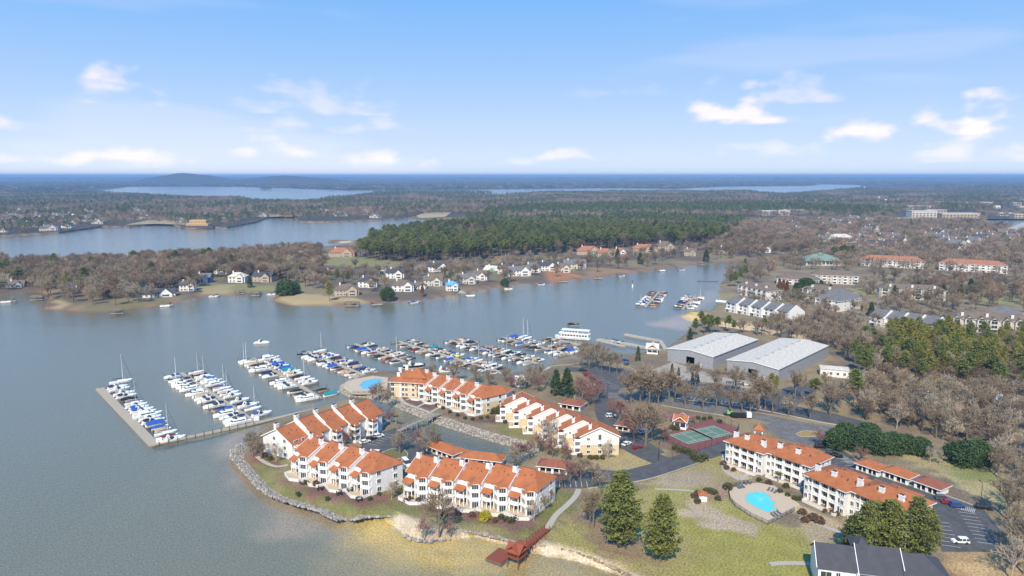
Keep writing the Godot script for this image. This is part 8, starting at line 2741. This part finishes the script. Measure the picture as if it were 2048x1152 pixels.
func rowed(label: String, at: Vector3, turn: float, n: int, pitch: float) -> void:
	# staggered terrace seen small: unit walls, sloped roofs, party walls showing as white strips
	var o := thing("terrace_building", at, turn, label, "building", "blue-grey roofed terraces")
	var d := 16.0
	var he := 7.6
	for k in n:
		var x0 := k * pitch
		var zf := -k * 2.6
		put("wall", box_shape(Vector3(x0, 0, zf - d), Vector3(x0 + pitch, he, zf)), "white_wall", o)
		var r := Shape.new()
		slab(r, Vector3(x0 - 0.2, he - 0.3, zf + 0.7), Vector3(x0 + pitch, he - 0.3, zf + 0.7), Vector3(x0 + pitch, he + 4.0, zf - d * 0.5), Vector3(x0 - 0.2, he + 4.0, zf - d * 0.5))
		slab(r, Vector3(x0 + pitch, he - 0.3, zf - d - 0.7), Vector3(x0 - 0.2, he - 0.3, zf - d - 0.7), Vector3(x0 - 0.2, he + 4.0, zf - d * 0.5), Vector3(x0 + pitch, he + 4.0, zf - d * 0.5))
		put("roof", r, "blue_grey_roof", o)
		var w := Shape.new()
		for s in [1.0, -1.0]:
			var e := zf + 0.5 if s > 0 else zf - d - 0.5
			w.quad(Vector3(x0 + pitch, he - 1.0, e), Vector3(x0 + pitch + 0.7, he - 1.0, e), Vector3(x0 + pitch + 0.7, he + 4.3, zf - d * 0.5), Vector3(x0 + pitch, he + 4.3, zf - d * 0.5))
			w.quad(Vector3(x0 + pitch + 0.7, he - 1.0, e), Vector3(x0 + pitch + 0.7, 0, e), Vector3(x0 + pitch + 0.7, 0, zf - d * 0.5), Vector3(x0 + pitch + 0.7, he + 4.3, zf - d * 0.5))
		put("party_wall", w, "white_wall", o)
		for f in 3:
			window(o, Vector3(x0 + pitch * 0.28, f * 2.5 + 1.3, zf + 0.04), 2.4, 1.7)
			window(o, Vector3(x0 + pitch * 0.72, f * 2.5 + 1.3, zf + 0.04), 2.0, 1.5)
		put("porch", box_shape(Vector3(x0 + 0.8, 2.3, zf), Vector3(x0 + pitch * 0.5, 2.6, zf + 2.0)), "white_trim", o)
		for x in [x0 + 0.9, x0 + pitch * 0.48]:
			put("column", box_shape(Vector3(x, 0, zf + 1.7), Vector3(x + 0.25, 2.3, zf + 1.95)), "white_trim", o)


# ---------------------------------------------------------------- stones of the banks

func stones(called: String, label: String, line: PackedVector2Array, w0: float, w1: float, gap: float, size: float, tone: Color, sd: int) -> void:
	# rocks from w0 to w1 metres on the land side (left of the line) of a waterline
	var r := RandomNumberGenerator.new()
	r.seed = sd
	var s := Shape.new()
	var rings := []
	for k in 3:
		var y: float = [-0.35, 0.12, 0.4][k]
		var rad: float = [0.5, 0.55, 0.3][k]
		var ring := []
		for i in 6:
			ring.append(Vector3(cos(TAU * i / 6.0) * rad * r.randf_range(0.75, 1.2), y * r.randf_range(0.8, 1.2), sin(TAU * i / 6.0) * rad * r.randf_range(0.75, 1.2)))
		rings.append(ring)
	for k in 2:
		for i in 6:
			s.quad(rings[k][(i + 1) % 6], rings[k][i], rings[k + 1][i], rings[k + 1][(i + 1) % 6])
	for i in 4:
		s.tri(rings[2][0], rings[2][i + 2], rings[2][i + 1])
	var at := []
	for i in line.size() - 1:
		var a := line[i]
		var b := line[i + 1]
		var L := a.distance_to(b)
		var d := (b - a) / L
		var nn := Vector2(-d.y, d.x)
		var u := 0.0
		while u < L:
			var v := w0
			while v < w1:
				var p := a + d * (u + r.randf_range(-0.5, 0.5) * gap) + nn * (v + r.randf_range(-0.5, 0.5) * gap)
				var t := clampf(v / 4.5, 0.0, 1.0)
				at.append(Vector3(p.x, GL * t * (1.6 - 0.6 * t) + 0.05, p.y))
				v += gap
			u += gap
	var mm := MultiMesh.new()
	mm.transform_format = MultiMesh.TRANSFORM_3D
	mm.use_colors = true
	mm.mesh = s.mesh()
	mm.instance_count = at.size()
	for i in at.size():
		var k := size * r.randf_range(0.6, 1.35)
		mm.set_instance_transform(i, Transform3D(Basis.from_euler(Vector3(r.randf_range(-0.4, 0.4), r.randf() * TAU, r.randf_range(-0.4, 0.4))).scaled(Vector3(k, k * 0.8, k)), at[i]))
		var c := tone * r.randf_range(0.55, 1.3)
		mm.set_instance_color(i, c)
	var o := MultiMeshInstance3D.new()
	o.name = numbered(called)
	o.multimesh = mm
	o.material_override = mats["stone"]
	add_child(o, true)
	tag(o, label, "stones", "", "stuff")


func build_shore_stones() -> void:
	var grey := Color(0.43, 0.39, 0.34)
	stones("bank_stones", "grey rock armour along the sea wall below the white terraces", pts([-106.52, -272.9, -106.01, -265.1, -103.58, -259.2, -99.37, -253.5, -92.95, -244.9, -85.38, -234.4, -79.49, -228.1, -74.19, -224.7, -67.93, -221.1, -60.13, -217.2, -54.91, -212.4, -51.98, -210.7, -49.33, -212.4, -46.4, -213.7]), -0.8, 4.6, 0.6, 0.72, grey, 501)
	stones("bank_stones", "grey rock armour above the sandy spit", pts([-46.16, -212.7, -39.09, -213.4, -30.8, -211.4, -25.74, -208.7, -19.18, -205.5, -11.32, -203, -3.61, -199.3, 2.38, -196.9, 6.21, -195.7]), -1.0, 2.6, 0.6, 0.7, grey, 502)
	stones("bank_stones", "tan rocks along the beach below the lawn", pts([5.6, -195, 11.2, -195, 18.27, -191.6, 24.99, -187.2, 32.32, -180, 39.99, -170.9]), -0.8, 2.4, 0.7, 0.8, Color(0.44, 0.33, 0.22), 503)
	stones("bank_stones", "grey rock bank of the canal below the cream terrace", pts([6.98, -261.6, 5.79, -269.8, -0.61, -273.5, -9.72, -280.1, -22.04, -290.5, -34.53, -301.1, -51.51, -319.5, -60.7, -329.2, -71.42, -337, -80.65, -338.6, -86.82, -346.8, -88.62, -355.4, -87.05, -364.5, -83.97, -371.1]), -0.3, 4.2, 0.66, 0.76, Color(0.47, 0.42, 0.36), 504)
	stones("bank_stones", "small rocks at the tip of the sandy spit", pts([-32.39, -201.5, -29.4, -198.5, -24.5, -197.7, -18.65, -199.1]), -0.5, 1.2, 0.7, 0.8, grey, 505)


# ---------------------------------------------------------------- vehicles

func car(kind: String, paint: String, at: Vector3, turn: float, label: String) -> void:
	var o := thing("parked_car" if kind != "van" else "parked_van", at + Vector3(0, 0.07, 0), turn, label, "car" if kind != "van" else "van", "parked vehicles")
	var L := 4.7
	var W := 1.86
	var H := 1.0
	var top := 1.72
	var c0 := -2.2
	var c1 := 1.2
	if kind == "sedan":
		H = 0.85; top = 1.42; c0 = -1.7; c1 = 1.1
	elif kind == "van":
		L = 5.6; W = 2.0; H = 1.15; top = 2.3; c0 = -2.75; c1 = 1.9
	var s := Shape.new()
	s.hexa([Vector3(-L * 0.5, 0.35, W * 0.47), Vector3(L * 0.5, 0.35, W * 0.44), Vector3(L * 0.5, 0.35, -W * 0.44), Vector3(-L * 0.5, 0.35, -W * 0.47),
		Vector3(-L * 0.49, H, W * 0.5), Vector3(L * 0.47, H - 0.1, W * 0.46), Vector3(L * 0.47, H - 0.1, -W * 0.46), Vector3(-L * 0.49, H, -W * 0.5)])
	put("body", s, paint, o)
	s = Shape.new()
	s.hexa([Vector3(c0, H - 0.05, W * 0.48), Vector3(c1, H - 0.05, W * 0.46), Vector3(c1, H - 0.05, -W * 0.46), Vector3(c0, H - 0.05, -W * 0.48),
		Vector3(c0 + 0.3, top - 0.06, W * 0.40), Vector3(c1 - 0.75, top - 0.06, W * 0.39), Vector3(c1 - 0.75, top - 0.06, -W * 0.39), Vector3(c0 + 0.3, top - 0.06, -W * 0.40)])
	put("windows", s, "glass", o)
	s = Shape.new()
	s.box(Vector3(c0 + 0.25, top - 0.1, -W * 0.41), Vector3(c1 - 0.7, top, W * 0.41))
	for x in [c0 + 0.95, c0 + 2.0]:
		s.box(Vector3(x, H - 0.1, -W * 0.485), Vector3(x + 0.14, top - 0.05, -W * 0.40))
		s.box(Vector3(x, H - 0.1, W * 0.40), Vector3(x + 0.14, top - 0.05, W * 0.485))
	put("roof", s, paint, o)
	for x in [-L * 0.31, L * 0.31]:
		for z in [-W * 0.46, W * 0.46]:
			var w := Shape.new()
			w.tube(Vector3(x, 0.36, z - 0.12), Vector3(x, 0.36, z + 0.12), 0.36, 0.36, 10)
			for i in 8:
				for e in [-0.12, 0.12]:
					w.tri(Vector3(x, 0.36, z + e), Vector3(x + cos(TAU * i / 8.0) * 0.36, 0.36 + sin(TAU * i / 8.0) * 0.36, z + e), Vector3(x + cos(TAU * (i + 1) / 8.0) * 0.36, 0.36 + sin(TAU * (i + 1) / 8.0) * 0.36, z + e))
			put("wheel", w, "rubber", o)
	for z in [-W * 0.36, W * 0.36]:
		put("headlight", box_shape(Vector3(L * 0.47, H - 0.32, z - 0.18), Vector3(L * 0.485, H - 0.16, z + 0.18)), "car_silver", o)


func build_vehicles() -> void:
	for q in [["suv", "car_white", gl(-54.79, -278.2), 38.0, "white estate car parked beside the dark one near the marina building"], ["suv", "car_black", gl(-57.12, -275.4), 38.0, "black car parked between two white cars near the marina building"], ["sedan", "car_white", gl(-59.09, -272.1), 38.0, "white low car under a bare tree near the marina building"],
			["van", "car_white", gl(-39.37, -250.2), -60.0, "white van parked between the two white terraces"], ["van", "car_white", gl(-51.94, -258.7), -10.0, "white van behind the roof of the four-unit terrace"], ["suv", "car_white", gl(44.08, -303.2), 10.0, "white car parked alone on the entrance drive bend"],
			["suv", "car_white", gl(55.12, -283.3), 20.0, "white pickup-like car by the weathered car shelter"], ["suv", "car_grey", gl(44.38, -273.2), 40.0, "grey car behind the cream gable end"], ["sedan", "car_white", gl(45.88, -270), 40.0, "white car behind the cream gable end"], ["sedan", "car_red", gl(49.23, -266.3), 30.0, "red car by the drive below the cream gable end"],
			["suv", "car_black", gl(121.73, -266.8), -8.0, "black car parked at the turning circle"], ["sedan", "car_black", gl(123.95, -257.8), -30.0, "black car at the end of the white apartment block"], ["sedan", "car_grey", gl(123.22, -261.7), -30.0, "grey car at the end of the white apartment block"],
			["suv", "car_grey", gl(142.81, -221.4), -12.0, "grey car nearest the row of car shelters"], ["sedan", "car_red", gl(143.04, -218.5), -10.0, "red car between the grey and the blue car"], ["suv", "car_blue", gl(144.34, -216.3), -8.0, "blue car beside the red one in the lower car park"], ["suv", "car_black", gl(151.9, -214.9), -20.0, "dark car at the hatched bay of the lower car park"],
			["suv", "car_white", gl(131.08, -193.5), 175.0, "large white estate car alone in the lower car park"], ["sedan", "car_black", gl(39.05, -378.5), -20.0, "black car in the marina car park"], ["suv", "car_red", gl(40.76, -368.7), 10.0, "red car in the marina car park"], ["sedan", "car_blue", gl(65.5, -399.9), 10.0, "dark blue car beside the pointed conifer"], ["suv", "car_grey", gl(64.97, -391.1), 60.0, "grey car beside the pointed conifer"], ["sedan", "car_grey", gl(93.09, -353.9), 30.0, "grey car at the edge of the shed car park"],
			["suv", "car_white", gl(129.64, -321.4), 5.0, "white car at the end of the shed car park"], ["suv", "car_white", gl(294.4, -670.2), 5.0, "white car before the tan block"], ["sedan", "car_grey", gl(298.9, -664.2), 5.0, "grey car before the tan block"], ["sedan", "car_white", gl(307.3, -667.2), 5.0, "white low car before the tan block"], ["sedan", "car_white", gl(251.5, -518.1), 20.0, "white car between the blue-grey roofs"]]:
		car(q[0], q[1], q[2], deg_to_rad(q[3]), q[4])
	# landscape truck with its trailer on the street
	var o := thing("truck", gl(102.65, -301.9) + Vector3(0, 0.08, 0), deg_to_rad(-6), "white lorry cab with dark flat bed on the main street", "truck", "parked vehicles")
	put("cab", box_shape(Vector3(1.2, 0.5, -1.1), Vector3(3.2, 2.7, 1.1)), "car_white", o)
	put("windscreen", box_shape(Vector3(3.0, 1.6, -1.0), Vector3(3.25, 2.5, 1.0)), "glass", o)
	put("bed", box_shape(Vector3(-5.5, 0.8, -1.1), Vector3(1.1, 1.3, 1.1)), "hull_black", o)
	put("bed_side", box_shape(Vector3(-5.5, 1.3, -1.1), Vector3(1.1, 2.0, -1.0)), "hull_black", o)
	for x in [-4.4, -3.2, 2.2]:
		for z in [-1.0, 1.0]:
			var w := Shape.new()
			w.tube(Vector3(x, 0.45, z - 0.15), Vector3(x, 0.45, z + 0.15), 0.45, 0.45, 10)
			put("wheel", w, "rubber", o)
	o = thing("trailer", gl(97.89, -305.2) + Vector3(0, 0.08, 0), deg_to_rad(-6), "green machine on a trailer behind the white lorry", "trailer", "parked vehicles")
	put("bed", box_shape(Vector3(-3, 0.6, -1.0), Vector3(3, 0.85, 1.0)), "iron", o)
	put("machine", box_shape(Vector3(-1.6, 0.85, -0.7), Vector3(0.6, 2.0, 0.7)), "lime", o)
	put("seat", box_shape(Vector3(-0.6, 2.0, -0.4), Vector3(0.1, 2.5, 0.4)), "iron", o)
	for x in [-0.6, 0.6]:
		for z in [-1.05, 1.05]:
			var w := Shape.new()
			w.tube(Vector3(x, 0.4, z - 0.12), Vector3(x, 0.4, z + 0.12), 0.4, 0.4, 10)
			put("wheel", w, "rubber", o)


# ---------------------------------------------------------------- small things

func build_details() -> void:
	for q in [[gl(67.87, -318.5), 9.0], [gl(96.94, -321.4), 9.0], [gl(110.07, -315.6), 9.0], [gl(55.17, -253.9), 7.5], [gl(-28.73, -262.2), 7.5], [gl(45.74, -327.5), 8.0], [gl(152.3, -217), 8.0], [gl(120.43, -308.6), 9.0], [gl(56.79, -361.1), 8.0], [gl(129.66, -264.8), 7.0]]:
		var o := thing("street_lamp", q[0], rng.randf() * TAU, "dark street lamp with one arm beside the roads and car parks", "street lamp", "street lamps")
		var s := Shape.new()
		s.tube(Vector3.ZERO, Vector3(0, q[1], 0), 0.1, 0.07, 6)
		put("pole", s, "iron", o)
		s = Shape.new()
		s.bar(Vector3(0, q[1], 0), Vector3(1.2, q[1] + 0.15, 0), 0.08, 0.08)
		put("arm", s, "iron", o)
		put("lantern", box_shape(Vector3(0.9, q[1], -0.2), Vector3(1.6, q[1] + 0.18, 0.2)), "iron", o)
	var p := thing("utility_pole", gl(107.39, -180.6), 0.0, "tall wooden utility pole in front of the dense pines", "utility pole")
	var sp := Shape.new()
	sp.tube(Vector3.ZERO, Vector3(0, 11, 0), 0.18, 0.13, 6)
	put("pole", sp, "bark_pale", p)
	put("cross_arm", box_shape(Vector3(-1.0, 10.2, -0.08), Vector3(1.0, 10.4, 0.08)), "bark_pale", p)
	# masts on the skyline
	for q in [[Vector3(1418.2, 2.4, -2883.6), 62.0, "tall lattice phone mast rising over the brown woods"], [Vector3(1168.1, 2.4, -2277.5), 40.0, "slim mast beside the taller phone mast"], [Vector3(1155.9, 2.4, -2211), 34.0, "short mast at the edge of the shops"]]:
		var o := thing("phone_mast", q[0], 0.3, q[2], "mast")
		for k in 3:
			var a := TAU * k / 3.0
			var s := Shape.new()
			s.tube(Vector3(cos(a) * 2.2, 0, sin(a) * 2.2), Vector3(cos(a) * 0.7, q[1], sin(a) * 0.7), 0.35, 0.28, 4)
			put("leg", s, "steel", o)
		for k in 8:
			var s := Shape.new()
			var f := lerpf(2.2, 0.7, k / 8.0)
			for j in 3:
				s.bar(Vector3(cos(TAU * j / 3.0) * f, q[1] * k / 8.0, sin(TAU * j / 3.0) * f), Vector3(cos(TAU * (j + 1) / 3.0) * f, q[1] * (k + 0.9) / 8.0, sin(TAU * (j + 1) / 3.0) * f), 0.2, 0.2)
			put("brace", s, "steel", o)
		put("antenna_ring", box_shape(Vector3(-2.4, q[1] - 3.5, -2.4), Vector3(2.4, q[1] - 1.0, 2.4)), "white_trim", o)
	# loungers round the turquoise pool
	for q in [[gl(77.86, -229.7), 0.2], [gl(78.84, -230.1), 0.2], [gl(79.83, -230.5), 0.2], [gl(87.25, -228.2), -0.7], [gl(88.16, -227.4), -0.7], [gl(88.76, -226.2), -0.7], [gl(82.49, -209.5), 0.3], [gl(83.68, -210.2), 0.3], [gl(85, -211.2), 0.3], [gl(81.3, -232.9), 0.3], [gl(82.82, -233.3), 0.3]]:
		var o := thing("sun_lounger", q[0] + Vector3(0, 0.15, 0), q[1], "dark sun lounger on the terrace of the turquoise pool", "lounger", "loungers by the turquoise pool")
		put("seat", box_shape(Vector3(-0.32, 0.3, -1.0), Vector3(0.32, 0.38, 0.4)), "car_grey", o)
		var s := Shape.new()
		s.bar(Vector3(0, 0.34, -0.95), Vector3(0, 0.8, -1.5), 0.64, 0.07)
		put("backrest", s, "car_grey", o)
		for x in [-0.28, 0.28]:
			for z in [-0.9, 0.3]:
				put("leg", box_shape(Vector3(x - 0.03, 0, z - 0.03), Vector3(x + 0.03, 0.3, z + 0.03)), "iron", o)
	# patio tables with chairs, small
	var spots := [gl(-72.85, -233.7), gl(-65.47, -228.9), gl(-58.05, -225.1), gl(-50.38, -220.6), gl(-33.8, -221.4), gl(-25.7, -217), gl(-17.68, -214.2), gl(-9.34, -210.8), gl(-1.87, -206.9), gl(-55.12, -227.8), gl(-48.63, -225.1), gl(0.94, -207.5)]
	for i in spots.size():
		var o := thing("patio_table", spots[i] + Vector3(0, 0.22, 0), rng.randf() * TAU, "dark patio table with chairs behind a white patio wall", "patio table", "patio tables of the terraces")
		var s := Shape.new()
		s.tube(Vector3(0, 0, 0), Vector3(0, 0.7, 0), 0.08, 0.08, 6)
		put("pedestal", s, "iron", o)
		put("top", box_shape(Vector3(-0.6, 0.7, -0.6), Vector3(0.6, 0.76, 0.6)), "iron" if i % 3 else "deck_wood", o)
		for k in 4:
			var c := Shape.new()
			c.box(Vector3(-0.25, 0.4, 0.75), Vector3(0.25, 0.46, 1.2))
			c.box(Vector3(-0.25, 0.46, 1.14), Vector3(0.25, 0.95, 1.2))
			c.box(Vector3(-0.25, 0.0, 0.78), Vector3(-0.2, 0.4, 1.18))
			c.box(Vector3(0.2, 0.0, 0.78), Vector3(0.25, 0.4, 1.18))
			var co := put("chair", c, "iron", o)
			co.rotation.y = k * PI / 2
	# racks and a parked boat in the shed yard
	for q in [[gl(115.34, -370.6), "iron", 8.0], [gl(111.61, -374.5), "iron", 4.0], [gl(112.42, -353.9), "iron", 4.0], [gl(116.46, -350.4), "iron", 4.0], [gl(107.79, -359.3), "iron", 4.0]]:
		var o := thing("boat_rack", q[0] + Vector3(0, 0.07, 0), deg_to_rad(-12), "dark steel boat rack standing in the shed yard", "rack", "boat racks in the yard")
		var L: float = q[2]
		for z in [-0.9, 0.9]:
			put("side_rail", box_shape(Vector3(-L * 0.5, 0.9, z - 0.08), Vector3(L * 0.5, 1.1, z + 0.08)), "iron", o)
			for x in [-L * 0.45, 0.0, L * 0.45]:
				put("leg", box_shape(Vector3(x - 0.08, 0, z - 0.08), Vector3(x + 0.08, 0.9, z + 0.08)), "iron", o)
		for k in 4:
			put("cross_bar", box_shape(Vector3(-L * 0.45 + k * L * 0.3 - 0.1, 0.92, -0.9), Vector3(-L * 0.45 + k * L * 0.3 + 0.1, 1.08, 0.9)), "iron", o)
	boat("covered_runabout", "hull_white", "canvas_grey", gl(122.08, -350.4) + Vector3(0, 0.6, 0), deg_to_rad(-10), 1.0, "on a trailer in the shed yard", "boats in the shed yard")
	var m := thing("sheeting_heap", gl(235.9, -331.3), 0.0, "bright white heap of sheeting in the clearing of the bare wood", "heap")
	var ms := Shape.new()
	for i in 10:
		var a := TAU * i / 10.0
		var b := TAU * (i + 1) / 10.0
		ms.tri(Vector3(cos(b) * 9, 0, sin(b) * 5), Vector3(cos(a) * 9, 0, sin(a) * 5), Vector3(1.0, 1.8, 0))
	put("sheeting", ms, "hull_white", m)
	# palms before the pool block
	for q in [gl(93.01, -234.5), gl(-50.19, -294.2), gl(-36.75, -283.3)]:
		var o := thing("palm_tree", q, rng.randf() * TAU, "small fan palm beside a path of the white buildings", "palm", "small palms")
		var s := Shape.new()
		s.tube(Vector3.ZERO, Vector3(0.1, 3.2, 0), 0.2, 0.16, 6)
		put("trunk", s, "bark_pale", o)
		s = Shape.new()
		for k in 22:
			var a := k * 2.399
			var e := 0.2 + 0.9 * ((k * 7) % 22) / 22.0
			var d := Vector3(cos(a) * cos(e), sin(e) * 0.8, sin(a) * cos(e))
			var w := d.cross(Vector3.UP).normalized() * 0.28
			s.col = Color(0.16, 0.17, 0.06)
			s.tri(Vector3(0.1, 3.2, 0), Vector3(0.1, 3.2, 0) + d * 1.3 + w, Vector3(0.1, 3.2, 0) + d * 2.0 + Vector3.DOWN * 0.5)
			s.tri(Vector3(0.1, 3.2, 0), Vector3(0.1, 3.2, 0) + d * 2.0 + Vector3.DOWN * 0.5, Vector3(0.1, 3.2, 0) + d * 1.3 - w)
		put("crown", s, "foliage", o)
